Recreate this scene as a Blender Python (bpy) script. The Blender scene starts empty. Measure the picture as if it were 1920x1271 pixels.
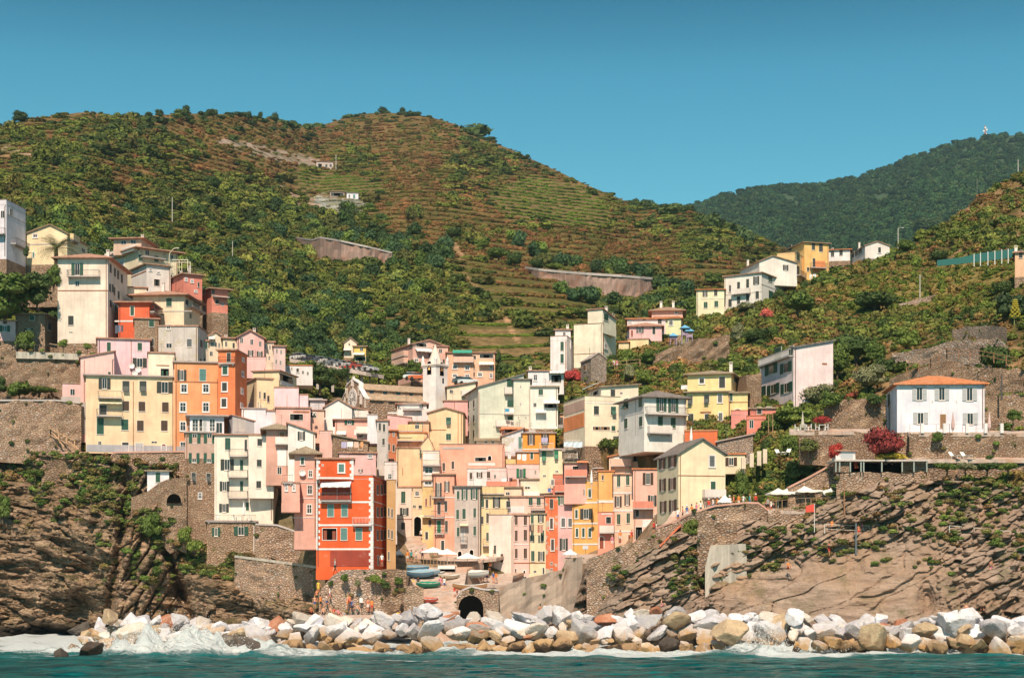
import bpy, bmesh, math, random
import numpy as np
from mathutils import Vector, Matrix

# ------------------------------------------------------------------ camera, sky, sun, exposure
F = 3200.0            # focal length in photograph pixels (1920 wide)
CX, HY, CH = 960.0, 1095.0, 8.0   # optical centre, horizon row, eye height above the sea (a ferry's upper deck)
sc = bpy.context.scene
cam = bpy.data.cameras.new('camera'); cam_o = bpy.data.objects.new('camera', cam)
sc.collection.objects.link(cam_o); sc.camera = cam_o
cam.sensor_width = 36; cam.lens = F / 1920 * 36
cam.clip_start = 1; cam.clip_end = 20000
cam.shift_y = (HY - 635.5) / 1920
cam_o.location = (0, 0, CH); cam_o.rotation_euler = (math.pi / 2, 0, 0)

SUN_EL, SUN_AZ = math.radians(47), math.radians(4)   # azimuth to the left of straight behind the camera
sdir = Vector((-math.sin(SUN_AZ) * math.cos(SUN_EL), -math.cos(SUN_AZ) * math.cos(SUN_EL), math.sin(SUN_EL)))
w = bpy.data.worlds.new('World'); sc.world = w; w.use_nodes = True
nt = w.node_tree; bg = nt.nodes['Background']
sky = nt.nodes.new('ShaderNodeTexSky'); sky.sky_type = 'NISHITA'; sky.sun_disc = False
sky.sun_elevation = SUN_EL; sky.sun_rotation = math.atan2(sdir.x, sdir.y)
sky.air_density = 1.0; sky.dust_density = 0.2; sky.ozone_density = 3.0
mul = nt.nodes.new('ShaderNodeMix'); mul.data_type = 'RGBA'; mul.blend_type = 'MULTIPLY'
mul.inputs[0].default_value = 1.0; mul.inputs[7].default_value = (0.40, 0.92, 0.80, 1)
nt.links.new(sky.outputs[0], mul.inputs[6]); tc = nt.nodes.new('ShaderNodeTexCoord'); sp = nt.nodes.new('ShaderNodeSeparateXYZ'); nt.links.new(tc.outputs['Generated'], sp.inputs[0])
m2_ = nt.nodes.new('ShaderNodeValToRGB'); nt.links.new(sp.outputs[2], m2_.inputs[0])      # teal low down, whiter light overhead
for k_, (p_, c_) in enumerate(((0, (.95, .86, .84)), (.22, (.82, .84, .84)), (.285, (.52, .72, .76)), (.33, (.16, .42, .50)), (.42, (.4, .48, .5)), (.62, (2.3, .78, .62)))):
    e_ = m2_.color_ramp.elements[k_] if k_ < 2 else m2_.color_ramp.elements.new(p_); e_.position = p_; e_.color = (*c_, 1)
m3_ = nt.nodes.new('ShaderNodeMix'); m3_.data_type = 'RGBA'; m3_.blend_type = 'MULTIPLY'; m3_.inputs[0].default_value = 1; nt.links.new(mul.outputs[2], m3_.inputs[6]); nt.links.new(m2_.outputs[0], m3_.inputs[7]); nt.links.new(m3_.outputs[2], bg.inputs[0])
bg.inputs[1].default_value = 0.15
sun = bpy.data.lights.new('sun', 'SUN'); sun.energy = 5.0; sun.angle = math.radians(0.53); sun.color = (1.0, 0.83, 0.63)
sun_o = bpy.data.objects.new('sun', sun); sc.collection.objects.link(sun_o)
sun_o.rotation_euler = sdir.to_track_quat('Z', 'Y').to_euler()
sc.view_settings.view_transform = 'Standard'; sc.view_settings.look = 'None'
sc.view_settings.gamma = 1; sc.view_settings.exposure = 0.20
sc.cycles.max_bounces = 5; sc.cycles.diffuse_bounces = 3; sc.cycles.glossy_bounces = 2
sc.cycles.transmission_bounces = 2; sc.cycles.volume_bounces = 0; sc.cycles.transparent_max_bounces = 4
sc.cycles.use_denoising = True

# ------------------------------------------------------------------ helpers
rng = np.random.default_rng(7); random.seed(7)
def at(px, py, Y):
    return Vector(((px - CX) / F * Y, Y, CH + (HY - py) / F * Y))
def zpx(py, Y): return CH + (HY - py) / F * Y
def link(o, parent=None):
    sc.collection.objects.link(o)
    if parent is not None: o.parent = parent
    return o
def tag(o, label=None, cat=None, group=None, kind=None):
    if label: o['label'] = label
    if cat: o['category'] = cat
    if group: o['group'] = group
    if kind: o['kind'] = kind
    return o
def empty(name, loc, rz=0.0):
    o = bpy.data.objects.new(name, None); o.empty_display_size = .5
    o.location = loc; o.rotation_euler = (0, 0, rz); return link(o)
def mesh_np(name, V, Fc, mats=None, mi=None, smooth=False):
    me = bpy.data.meshes.new(name)
    V = np.asarray(V, dtype=np.float32).reshape(-1, 3)
    if isinstance(Fc, np.ndarray):
        n, k = Fc.shape
        me.vertices.add(len(V)); me.vertices.foreach_set('co', V.ravel())
        me.loops.add(n * k); me.loops.foreach_set('vertex_index', Fc.astype(np.int32).ravel())
        me.polygons.add(n); me.polygons.foreach_set('loop_start', np.arange(n, dtype=np.int32) * k)
        me.update(calc_edges=True)
    else:
        me.from_pydata([tuple(map(float, v)) for v in V], [], [tuple(map(int, f)) for f in Fc]); me.update()
    for m in (mats or []): me.materials.append(m)
    if mi is not None: me.polygons.foreach_set('material_index', np.asarray(mi, dtype=np.int32))
    if smooth: me.polygons.foreach_set('use_smooth', np.ones(len(me.polygons), dtype=bool))
    return me
class MB:
    """collects simple shapes into one mesh"""
    def __init__(s): s.v = []; s.f = []; s.m = []
    def add(s, vs, fs, mi=0):
        n = len(s.v); s.v += [tuple(v) for v in vs]; s.f += [tuple(i + n for i in f) for f in fs]; s.m += [mi] * len(fs); return s
    def box(s, x0, x1, y0, y1, z0, z1, mi=0):
        return s.add([(x0,y0,z0),(x1,y0,z0),(x1,y1,z0),(x0,y1,z0),(x0,y0,z1),(x1,y0,z1),(x1,y1,z1),(x0,y1,z1)],
                     [(0,3,2,1),(4,5,6,7),(0,1,5,4),(1,2,6,5),(2,3,7,6),(3,0,4,7)], mi)
    def prism(s, poly, z0, z1, mi=0):      # poly counter-clockwise seen from above; z0/z1 number or list
        n = len(poly); a = z0 if hasattr(z0, '__len__') else [z0]*n; b = z1 if hasattr(z1, '__len__') else [z1]*n
        vs = [(p[0],p[1],a[i]) for i,p in enumerate(poly)] + [(p[0],p[1],b[i]) for i,p in enumerate(poly)]
        fs = [tuple(reversed(range(n))), tuple(range(n, 2*n))] + [(i,(i+1)%n,n+(i+1)%n,n+i) for i in range(n)]
        return s.add(vs, fs, mi)
    def slab(s, pts, th, mi=0):            # top polygon in 3D, thickness downward
        n = len(pts); vs = [tuple(p) for p in pts] + [(p[0],p[1],p[2]-th) for p in pts]
        fs = [tuple(range(n)), tuple(reversed(range(n, 2*n)))] + [(i,n+i,n+(i+1)%n,(i+1)%n) for i in range(n)]
        return s.add(vs, fs, mi)
    def tube(s, pts, r, seg=6, mi=0, r1=None):
        pts = [Vector(p) for p in pts]; n = len(pts); rings = []
        for i, p in enumerate(pts):
            d = (pts[min(i+1,n-1)] - pts[max(i-1,0)]).normalized()
            a = d.orthogonal().normalized(); b = d.cross(a)
            rr = r if r1 is None else r + (r1 - r) * i / max(1, n-1)
            rings.append([p + (a*math.cos(t)+b*math.sin(t))*rr for t in [2*math.pi*k/seg for k in range(seg)]])
        vs = [q for R in rings for q in R]; fs = []
        for i in range(n-1):
            for k in range(seg): fs.append((i*seg+k, i*seg+(k+1)%seg, (i+1)*seg+(k+1)%seg, (i+1)*seg+k))
        fs += [tuple(reversed(range(seg))), tuple(range((n-1)*seg, n*seg))]
        return s.add(vs, fs, mi)
    def lathe(s, prof, seg=16, mi=0, c=(0,0)):
        vs = []; fs = []
        for r, z in prof:
            for k in range(seg): t = 2*math.pi*k/seg; vs.append((c[0]+r*math.cos(t), c[1]+r*math.sin(t), z))
        for i in range(len(prof)-1):
            for k in range(seg): fs.append((i*seg+k, i*seg+(k+1)%seg, (i+1)*seg+(k+1)%seg, (i+1)*seg+k))
        fs += [tuple(reversed(range(seg))), tuple(range((len(prof)-1)*seg, len(prof)*seg))]
        return s.add(vs, fs, mi)
    def mesh(s, name, mats):
        if not isinstance(mats, (list, tuple)): mats = [mats]
        return mesh_np(name, s.v, s.f, mats, s.m)
    def build(s, name, mats, parent=None):
        return link(bpy.data.objects.new(name, s.mesh(name, mats)), parent)

def smooth_all(me):
    me.polygons.foreach_set('use_smooth', np.ones(len(me.polygons), dtype=bool)); return me
# numpy gradient-free value noise ---------------------------------------------------------------
_perm = np.random.default_rng(3).random((4096,)).astype(np.float64)
def _h(ix, iy, iz):
    h = (ix * 73856093) ^ (iy * 19349663) ^ (iz * 83492791)
    h = (h ^ (h >> 13)) * 1274126177
    return _perm[(h ^ (h >> 7)) & 4095]
def vnoise(x, y, z=0.0):
    x, y, z = np.broadcast_arrays(np.asarray(x, float), np.asarray(y, float), np.asarray(z, float))
    ix, iy, iz = np.floor(x).astype(np.int64), np.floor(y).astype(np.int64), np.floor(z).astype(np.int64)
    fx, fy, fz = x-ix, y-iy, z-iz
    fx, fy, fz = fx*fx*(3-2*fx), fy*fy*(3-2*fy), fz*fz*(3-2*fz)
    r = 0
    for a in (0,1):
        for b in (0,1):
            for c in (0,1):
                r = r + _h(ix+a,iy+b,iz+c) * (fx if a else 1-fx) * (fy if b else 1-fy) * (fz if c else 1-fz)
    return r * 2 - 1
def fbm(x, y, z=0.0, oct=4, g=.5):
    s = 0; a = 1; f = 1; t = 0
    for i in range(oct):
        s = s + a * vnoise(np.asarray(x)*f + i*17.3, np.asarray(y)*f + i*9.1, np.asarray(z)*f + i*5.7); t += a; a *= g; f *= 2.03
    return s / t
def ridge(x, y, z=0.0, oct=4):
    s = 0; a = 1; f = 1; t = 0
    for i in range(oct):
        s = s + a * (1 - np.abs(vnoise(np.asarray(x)*f + i*7.3, np.asarray(y)*f + i*3.1, np.asarray(z)*f)) * 2); t += a; a *= .5; f *= 2.1
    return s / t
def cell(x, y, seed=0):
    """2-D voronoi: returns (distance to border-ish, random id value)"""
    x = np.asarray(x, float); y = np.asarray(y, float)
    ix, iy = np.floor(x).astype(np.int64), np.floor(y).astype(np.int64)
    d1 = np.full(x.shape, 9.); d2 = np.full(x.shape, 9.); idv = np.zeros(x.shape)
    for a in (-1,0,1):
        for b in (-1,0,1):
            jx, jy = ix+a, iy+b
            px = jx + _h(jx, jy, jx*0+seed); py = jy + _h(jx, jy, jx*0+seed+5)
            d = (px-x)**2 + (py-y)**2
            m = d < d1
            d2 = np.where(m, d1, np.minimum(d2, d)); idv = np.where(m, _h(jx, jy, jx*0+seed+11), idv); d1 = np.where(m, d, d1)
    return np.sqrt(d2) - np.sqrt(d1), idv

# ------------------------------------------------------------------ materials
_M = {}
def new_mat(name):
    m = bpy.data.materials.new(name); m.use_nodes = True
    return m, m.node_tree, m.node_tree.nodes['Principled BSDF']
def N(nt, t, **kw):
    n = nt.nodes.new(t)
    for k, v in kw.items(): setattr(n, k, v)
    return n
def c4(c): return (c[0], c[1], c[2], 1)
def mixc(nt, fac, a, b, mode='MIX'):
    m = N(nt, 'ShaderNodeMix', data_type='RGBA', blend_type=mode)
    for i, v in ((0, fac), (6, a), (7, b)):
        if hasattr(v, 'is_output'): nt.links.new(v, m.inputs[i])
        else: m.inputs[i].default_value = v if i == 0 else c4(v)
    return m.outputs[2]
def math_(nt, op, a, b=0.0, c=0.0, clamp=False):
    m = N(nt, 'ShaderNodeMath', operation=op); m.use_clamp = clamp
    for i, v in enumerate((a, b, c)):
        if hasattr(v, 'is_output'): nt.links.new(v, m.inputs[i])
        else: m.inputs[i].default_value = v
    return m.outputs[0]
def coords(nt, scale=(1,1,1), rot=(0,0,0), world=False, loc=(0,0,0)):
    mp = N(nt, 'ShaderNodeMapping'); mp.inputs[3].default_value = scale; mp.inputs[2].default_value = rot; mp.inputs[1].default_value = loc
    if world: g = N(nt, 'ShaderNodeNewGeometry'); nt.links.new(g.outputs[0], mp.inputs[0])
    else: g = N(nt, 'ShaderNodeTexCoord'); nt.links.new(g.outputs[3], mp.inputs[0])
    return mp.outputs[0]
def noise(nt, vec, scale, detail=4, rough=.6):
    n = N(nt, 'ShaderNodeTexNoise'); n.inputs['Scale'].default_value = scale
    n.inputs['Detail'].default_value = detail; n.inputs['Roughness'].default_value = rough
    nt.links.new(vec, n.inputs['Vector']); return n.outputs['Fac']
def ramp(nt, fac, lo, hi):
    m = N(nt, 'ShaderNodeMapRange'); m.inputs[1].default_value = lo; m.inputs[2].default_value = hi
    nt.links.new(fac, m.inputs[0]); return m.outputs[0]
def bump(nt, bs, h, strength=.5, dist=.1):
    b = N(nt, 'ShaderNodeBump'); b.inputs['Strength'].default_value = strength; b.inputs['Distance'].default_value = dist
    nt.links.new(h, b.inputs['Height']); nt.links.new(b.outputs[0], bs.inputs['Normal'])
def simple(name, col, rough=.7, metal=0.0, spec=.3):
    k = ('s', name, col, rough)
    if k not in _M:
        m, nt, bs = new_mat(name); bs.inputs['Base Color'].default_value = c4(col)
        bs.inputs['Roughness'].default_value = rough; bs.inputs['Metallic'].default_value = metal
        bs.inputs['Specular IOR Level'].default_value = spec; _M[k] = m
    return _M[k]
def plaster(col, wear=.75):
    col = (min(.92, col[0]*1.02), col[1]*.955, col[2]*.97+.015)
    if min(col) > .22: col = tuple(c+(.88-c)*.10 for c in col)
    k = ('p', tuple(round(c, 3) for c in col), wear)
    if k in _M: return _M[k]
    m, nt, bs = new_mat('painted_plaster'); bs.inputs['Roughness'].default_value = .9
    bs.inputs['Specular IOR Level'].default_value = .15
    v = coords(nt, (1,1,1), world=True)
    big = ramp(nt, noise(nt, v, .35, 5, .65), .35, .7)
    st = noise(nt, coords(nt, (2.2, 2.2, .16), world=True), 1.0, 4, .6)     # rain streaks
    fine = noise(nt, v, 5.0, 4, .7)
    dk = tuple(c * .80 for c in col); lt = tuple(min(.93, c * 1.08 + .02) for c in col)
    a = mixc(nt, big, c4(dk)[:3], lt)
    a = mixc(nt, math_(nt, 'MULTIPLY', ramp(nt, st, .50, .72), wear, clamp=True), a, tuple(c * .62 + .03 for c in col))
    a = mixc(nt, math_(nt, 'MULTIPLY', ramp(nt, fine, .55, .8), .35, clamp=True), a, tuple(c*.75 + .06 for c in col))
    pt = ramp(nt, noise(nt, coords(nt, world=True, loc=(col[0]*90, 5, 9)), .8, 7, .75), .60, .64); a = mixc(nt, math_(nt, 'MULTIPLY', pt, .38), a, tuple(c*.6+.2 for c in col))
    if wear > .9:   # patches of bare render
        pt = ramp(nt, noise(nt, v, .55, 6, .7), .53, .57)
        a = mixc(nt, pt, a, (.52, .46, .38))
    nt.links.new(a, bs.inputs['Base Color'])
    bump(nt, bs, noise(nt, v, 7.0, 5, .7), .25, .05)
    _M[k] = m; return m
def stone(a=(.42,.33,.25), b=(.24,.18,.14), c=(.62,.56,.5), size=2.2, key=''):
    a = (a[0]*1.34, a[1]*1.18, a[2]*1.08); b = (b[0]*1.6, b[1]*1.32, b[2]*1.2)
    k = ('st', a, b, c, size)
    if k in _M: return _M[k]
    m, nt, bs = new_mat('rubble_stone'); bs.inputs['Roughness'].default_value = .95; bs.inputs['Specular IOR Level'].default_value = .1
    v = coords(nt, (size*1.7, size*1.7, size * 3.2), world=True)
    nz = N(nt, 'ShaderNodeTexNoise'); nz.inputs['Scale'].default_value = 1.3; nt.links.new(v, nz.inputs['Vector'])
    vv = N(nt, 'ShaderNodeMix', data_type='VECTOR'); vv.inputs[0].default_value = .22
    nt.links.new(v, vv.inputs[4]); nt.links.new(nz.outputs['Color'], vv.inputs[5])
    vo = N(nt, 'ShaderNodeTexVoronoi'); nt.links.new(vv.outputs[1], vo.inputs['Vector']); vo.inputs['Scale'].default_value = 1
    vd = N(nt, 'ShaderNodeTexVoronoi', feature='DISTANCE_TO_EDGE'); nt.links.new(vv.outputs[1], vd.inputs['Vector']); vd.inputs['Scale'].default_value = 1
    sp = N(nt, 'ShaderNodeSeparateColor'); nt.links.new(vo.outputs['Color'], sp.inputs[0])
    col = mixc(nt, sp.outputs[0], b, a)
    col = mixc(nt, math_(nt, 'MULTIPLY', ramp(nt, sp.outputs[1], .72, .95), .7), col, c)
    col = mixc(nt, math_(nt, 'MULTIPLY', ramp(nt, sp.outputs[2], .7, 1.0), .5), col, (.5, .28, .17))
    col = mixc(nt, ramp(nt, vd.outputs['Distance'], .0, .12), tuple(x * .5 for x in b), col)
    big = ramp(nt, noise(nt, coords(nt, world=True), .22, 4, .6), .38, .66)
    col = mixc(nt, math_(nt, 'MULTIPLY', big, .6), col, tuple(x*.5 for x in a))
    b2 = ramp(nt, noise(nt, coords(nt, world=True, loc=(30,7,3)), .35, 5, .7), .52, .62)
    col = mixc(nt, math_(nt, 'MULTIPLY', b2, .55), col, (.56,.40,.28))
    b3 = ramp(nt, noise(nt, coords(nt, world=True, loc=(3,70,13)), .6, 6, .75), .60, .66)
    col = mixc(nt, math_(nt, 'MULTIPLY', b3, .7), col, (.13,.13,.05))
    nt.links.new(col, bs.inputs['Base Color'])
    bump(nt, bs, ramp(nt, vd.outputs['Distance'], 0, .25), .9, .18)
    _M[k] = m; return m
def tiles(col):
    k = ('t', col)
    if k in _M: return _M[k]
    m, nt, bs = new_mat('roof_tiles'); bs.inputs['Roughness'].default_value = .9; bs.inputs['Specular IOR Level'].default_value = .1
    v = coords(nt); wv = N(nt, 'ShaderNodeTexWave', bands_direction='X'); wv.inputs['Scale'].default_value = 1.1
    nt.links.new(v, wv.inputs['Vector'])
    n1 = noise(nt, coords(nt, world=True), 1.6, 5, .7); n2 = noise(nt, coords(nt, world=True), .4, 3, .6)
    a = mixc(nt, ramp(nt, n1, .35, .7), tuple(x*.62 for x in col), tuple(min(.9, x*1.2+.03) for x in col))
    a = mixc(nt, math_(nt, 'MULTIPLY', ramp(nt, n2, .5, .7), .5), a, (.33,.29,.22))
    a = mixc(nt, math_(nt, 'MULTIPLY', wv.outputs['Fac'], .3), a, tuple(x*.45 for x in col))
    nt.links.new(a, bs.inputs['Base Color']); bump(nt, bs, wv.outputs['Fac'], .7, .08)
    _M[k] = m; return m
def slats(col):
    k = ('sl', col)
    if k in _M: return _M[k]
    m, nt, bs = new_mat('louvred_wood'); bs.inputs['Roughness'].default_value = .6
    wv = N(nt, 'ShaderNodeTexWave', bands_direction='Z', wave_profile='SAW'); wv.inputs['Scale'].default_value = 3.2
    nt.links.new(coords(nt), wv.inputs['Vector'])
    a = mixc(nt, wv.outputs['Fac'], tuple(x*.6 for x in col), tuple(x*1.25 for x in col))
    a = mixc(nt, math_(nt, 'MULTIPLY', noise(nt, coords(nt, world=True), 1.1, 3), .5), a, tuple(x*.6+.05 for x in col))
    nt.links.new(a, bs.inputs['Base Color']); bump(nt, bs, wv.outputs['Fac'], .6, .04)
    _M[k] = m; return m
GLASS = simple('window_glass', (.018,.02,.024), .12, 0, .6)
DARK = simple('painted_shade_black', (.004,.0035,.003), 1, 0, 0)  # near-black colour stands in for the shade inside openings
WHITE = plaster((.80,.78,.75), .3)
TRIM = plaster((.82,.76,.68), .2)
IRON = simple('iron', (.10,.085,.08), .6)
RUST = simple('rusty_iron', (.33,.16,.09), .8)
WOOD = simple('weathered_wood', (.42,.26,.15), .8)
CONC = plaster((.50,.46,.42), .8)
SH = {'g': slats((.028,.115,.075)), 'G': slats((.02,.21,.10)), 'b': slats((.10,.055,.035)), 'e': slats((.16,.18,.19)),
      't': slats((.13,.30,.28)), 'k': slats((.05,.06,.055)), 'w': slats((.6,.6,.62)), 'r': slats((.36,.08,.04)), 'o': slats((.36,.19,.09))}
# ------------------------------------------------------------------ terrain sheets
class Sheet:
    """land surface given by columns of (row, distance) knots; every point keeps its real distance"""
    def __init__(s, cols, nx, ns, x0, x1, smooth=6, jit=0.0):
        cols = sorted(cols); K = len(cols[0][1]); xs = np.array([c[0] for c in cols], float)
        s.px = np.linspace(x0, x1, nx); s.s = np.linspace(0, 1, ns)
        kp = np.array([[k[0] for k in c[1]] for c in cols], float); kY = np.array([[k[1] for k in c[1]] for c in cols], float)
        P = np.stack([np.interp(s.px, xs, kp[:, i]) for i in range(K)], 1); Y = np.stack([np.interp(s.px, xs, kY[:, i]) for i in range(K)], 1)
        t = np.linspace(0, 1, K)
        s.py = np.stack([np.interp(s.s, t, P[i]) for i in range(nx)]); s.Y = np.stack([np.interp(s.s, t, Y[i]) for i in range(nx)])
        ker = np.hanning(2*smooth+3)[1:-1]; ker /= ker.sum(); r = len(ker)//2
        for ax in (0, 1):
            A = np.apply_along_axis(lambda v: np.convolve(np.pad(v, r, mode='reflect', reflect_type='odd'), ker, 'valid'), ax, s.Y); s.Y = A
    def disp(s, fn):   # fn(X, Z, Y) -> metres towards(-)/away(+)
        X = (s.px[:, None]-CX)/F*s.Y; Z = CH+(HY-s.py)/F*s.Y
        s.Y = s.Y + fn(X, Z, s.Y)
    def XYZ(s):
        return np.stack([(s.px[:, None]-CX)/F*s.Y, s.Y, CH+(HY-s.py)/F*s.Y], 2)
    def q(s, px, py):  # distance of the surface seen at a pixel
        px = np.atleast_1d(np.asarray(px, float)); py = np.atleast_1d(np.asarray(py, float)); out = np.empty(len(px))
        ii = np.clip(np.searchsorted(s.px, px) - 1, 0, len(s.px)-2); f = np.clip((px - s.px[ii])/(s.px[ii+1]-s.px[ii]), 0, 1)
        for j in range(len(px)):
            i = ii[j]; a = np.interp(-py[j], -s.py[i], s.Y[i]); b = np.interp(-py[j], -s.py[i+1], s.Y[i+1]); out[j] = a*(1-f[j])+b*f[j]
        return out if len(out) > 1 else float(out[0])
    def build(s, name, mat, back=True, drop=.5, col=None, smooth=True):
        V = s.XYZ(); nx, ns = V.shape[:2]
        if back:       # the land rounds over the crest and goes down behind
            ex = []
            for k, (dy, dz) in enumerate(((6, .3), (16, -1.5), (40, -10), (110, -45), (260, -140), (300, -400))):
                e = V[:, -1].copy(); e[:, 1] += dy; e[:, 0] *= (e[:, 1]/V[:, -1, 1]); e[:, 2] = np.maximum(e[:, 2] + dz*drop, -3); ex.append(e)
            V = np.concatenate([V, np.stack(ex, 1)], 1); ns = V.shape[1]
        # foot of the sheet goes straight down
        ft = V[:, :1].copy(); ft[:, :, 2] -= 12; ft[:, :, 1] += 2; V = np.concatenate([ft, V], 1); ns += 1
        idx = np.arange(nx*ns).reshape(nx, ns)
        Fc = np.stack([idx[:-1, :-1], idx[1:, :-1], idx[1:, 1:], idx[:-1, 1:]], -1).reshape(-1, 4)
        me = mesh_np(name, V.reshape(-1, 3), Fc, [mat], smooth=smooth)
        o = bpy.data.objects.new(name, me); link(o); o['kind'] = 'structure'
        if col is not None:
            P = np.repeat(s.px[:, None], ns, 1); Q = np.concatenate([s.py[:, :1], s.py] + ([np.repeat(s.py[:, -1:], 6, 1)] if back else []), 1)
            C = col(P.ravel(), Q.ravel()); C = np.concatenate([C, np.ones((len(C), 1))], 1).astype(np.float32)
            a = me.color_attributes.new('col', 'FLOAT_COLOR', 'POINT'); a.data.foreach_set('color', C.ravel())
        return o

def poly_in(px, py, poly):
    px = np.asarray(px, float); py = np.asarray(py, float); ins = np.zeros(px.shape, bool); n = len(poly)
    for i in range(n):
        x0, y0 = poly[i]; x1, y1 = poly[(i+1) % n]
        c = ((y0 > py) != (y1 > py)) & (px < (x1-x0)*(py-y0)/((y1-y0) or 1e-9)+x0); ins ^= c
    return ins
def line_d(px, py, pts):
    d = np.full(np.shape(px), 1e9)
    for (x0, y0), (x1, y1) in zip(pts[:-1], pts[1:]):
        t = np.clip(((px-x0)*(x1-x0)+(py-y0)*(y1-y0))/((x1-x0)**2+(y1-y0)**2), 0, 1)
        d = np.minimum(d, np.hypot(px-x0-t*(x1-x0), py-y0-t*(y1-y0)))
    return d

def earth_mat():
    m, nt, bs = new_mat('dry_earth'); bs.inputs['Roughness'].default_value = 1; bs.inputs['Specular IOR Level'].default_value = .05
    at_ = N(nt, 'ShaderNodeAttribute'); at_.attribute_name = 'col'
    v = coords(nt, world=True); n1 = noise(nt, v, .5, 6, .7); n2 = noise(nt, v, .09, 4, .6)
    a = mixc(nt, ramp(nt, n1, .35, .65), tuple([.45]*3), tuple([1.35]*3))
    c = mixc(nt, 1.0, at_.outputs['Color'], a, 'MULTIPLY')
    c = mixc(nt, math_(nt, 'MULTIPLY', ramp(nt, n2, .45, .6), .6), c, (.055, .075, .018))
    nt.links.new(c, bs.inputs['Base Color']); bump(nt, bs, n1, .8, .6)
    return m
EARTH = earth_mat()
def col_mat(name, tr=False, lo=.7, hi=1.3, kind='GEOMETRY'):
    m, nt, bs = new_mat(name); bs.inputs['Roughness'].default_value = .75; bs.inputs['Specular IOR Level'].default_value = .15
    at_ = N(nt, 'ShaderNodeAttribute'); at_.attribute_name = 'col'; at_.attribute_type = kind
    g = N(nt, 'ShaderNodeNewGeometry')
    a = mixc(nt, g.outputs['Random Per Island'], tuple([lo]*3), (hi, hi*1.02, hi*.85))
    c = mixc(nt, 1.0, at_.outputs['Color'], a, 'MULTIPLY'); nt.links.new(c, bs.inputs['Base Color'])
    return m

SKYL = [(-600,300),(-300,262),(0,238),(40,226),(85,219),(130,213),(170,211),(215,216),(260,219),(350,213),(440,215),(500,223),(560,236),(595,238),(640,224),(680,214),(720,211),(780,214),(850,232),(920,264),(1000,300),(1080,338),(1150,369),(1200,386),(1290,393),(1380,425),(1460,462),(1530,500),(1600,535),(1800,610)]
def skyl(x): return float(np.interp(x, [a for a, b in SKYL], [b for a, b in SKYL]))
_hp = [(-600,(265,280,300,380,600)),(0,(290,300,322,450,700)),(150,(294,306,350,480,740)),(300,(297,330,405,590,780)),(500,(305,365,470,700,950)),
       (620,(318,392,490,740,1120)),(700,(335,415,505,760,1180)),(900,(338,410,500,720,1080)),(1100,(325,385,490,640,900)),(1300,(335,400,480,590,800)),(1500,(350,400,460,540,680)),(1800,(350,400,450,520,620))]
_xs = sorted(set([a for a, b in SKYL] + [a for a, b in _hp]))
hc = []
for x in _xs:
    ys = [float(np.interp(x, [h[0] for h in _hp], [h[1][i] for h in _hp])) for i in range(5)]; sk = skyl(x)
    hc.append((x, [(770 + (sk-770)*i/4, ys[i]) for i in range(5)]))
HILL = Sheet(hc, 480, 230, -600, 1800, smooth=8)
HILL.py[:, -1] += 1.5*fbm(HILL.px/9., 0, 0, 3)
VINES = [[(920,360),(1000,330),(1090,352),(1140,392),(1150,425),(1060,432),(960,408),(925,390)],
         [(528,325),(600,322),(700,340),(735,362),(640,374),(560,356)],
         [(620,572),(700,568),(760,590),(765,625),(740,668),(660,640)],
         [(895,540),(960,545),(980,560),(900,562)],
         [(860,610),(940,600),(1030,640),(1032,690),(900,690),(850,650)],
         [(955,575),(1010,585),(1050,620),(975,610)]]
BARE = [[(395,258),(470,268),(560,290),(622,306),(640,322),(560,312),(470,292),(420,275)],
        [(522,345),(560,358),(600,380),(640,398),(620,402),(560,385),(524,362)],
        [(585,368),(680,372),(684,400),(650,412),(610,396)],
        [(0,270),(60,282),(76,292),(30,288),(0,280)]]
PATHS = [[(840,448),(862,478),(872,520),(905,555),(948,598),(975,640)], [(0,290),(75,300),(130,345),(190,372),(240,400),(300,415)], [(395,406),(480,428),(545,440),(560,448)]]
def hill_ground(px, py):
    n = px.shape[0]; C = np.tile(np.array([.20,.125,.055]), (n, 1))
    u = fbm(px/60, py/30, 1, 3)
    C = C * (1 + .35*u[:, None])
    g = np.clip((py - (330+.12*(960-px)))/150, 0, 1)*.5
    C = C*(1-g[:, None]) + np.array([.11,.12,.035])*g[:, None]
    for k, p in enumerate(BARE):
        m = poly_in(px+6*vnoise(px/8, py/8), py+3*vnoise(px/8, py/8, 4), p); C[m] = [(.36,.27,.22),(.40,.27,.20),(.38,.38,.36),(.40,.28,.2)][k]
    for p in VINES: m = poly_in(px, py, p); C[m] = (.22,.15,.07)
    for i, p in enumerate(PATHS):
        m = line_d(px+5*vnoise(px/14, py/14), py, p) < (5, 3, 1.5)[i]; C[m] = (.42,.25,.14)
    return np.clip(C, .01, .6)
def hdisp(X, Z, Y):
    d = 9*fbm(X/55, Z/45, 3, 3)*np.clip((Y-330)/200, 0, 1) + 2.2*fbm(X/9, Z/6, 9, 3)*np.clip((Y-300)/100,.2,1)
    # dry-stone terraces: the ground climbs in steps about 5 m high
    zz = Z/5.0 + .35*fbm(X/40, Z/90, 2, 2); fr = zz-np.floor(zz)
    amp = np.clip(1.4*fbm(X/70, Z/40, 6, 2)+.55, 0, 1)
    return d + amp*5.0*1.0*(np.clip((fr-.0)/.75, 0, 1) - fr)*1.6
HILL.disp(hdisp)
hill_o = HILL.build('hillside', EARTH, col=hill_ground)

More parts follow.
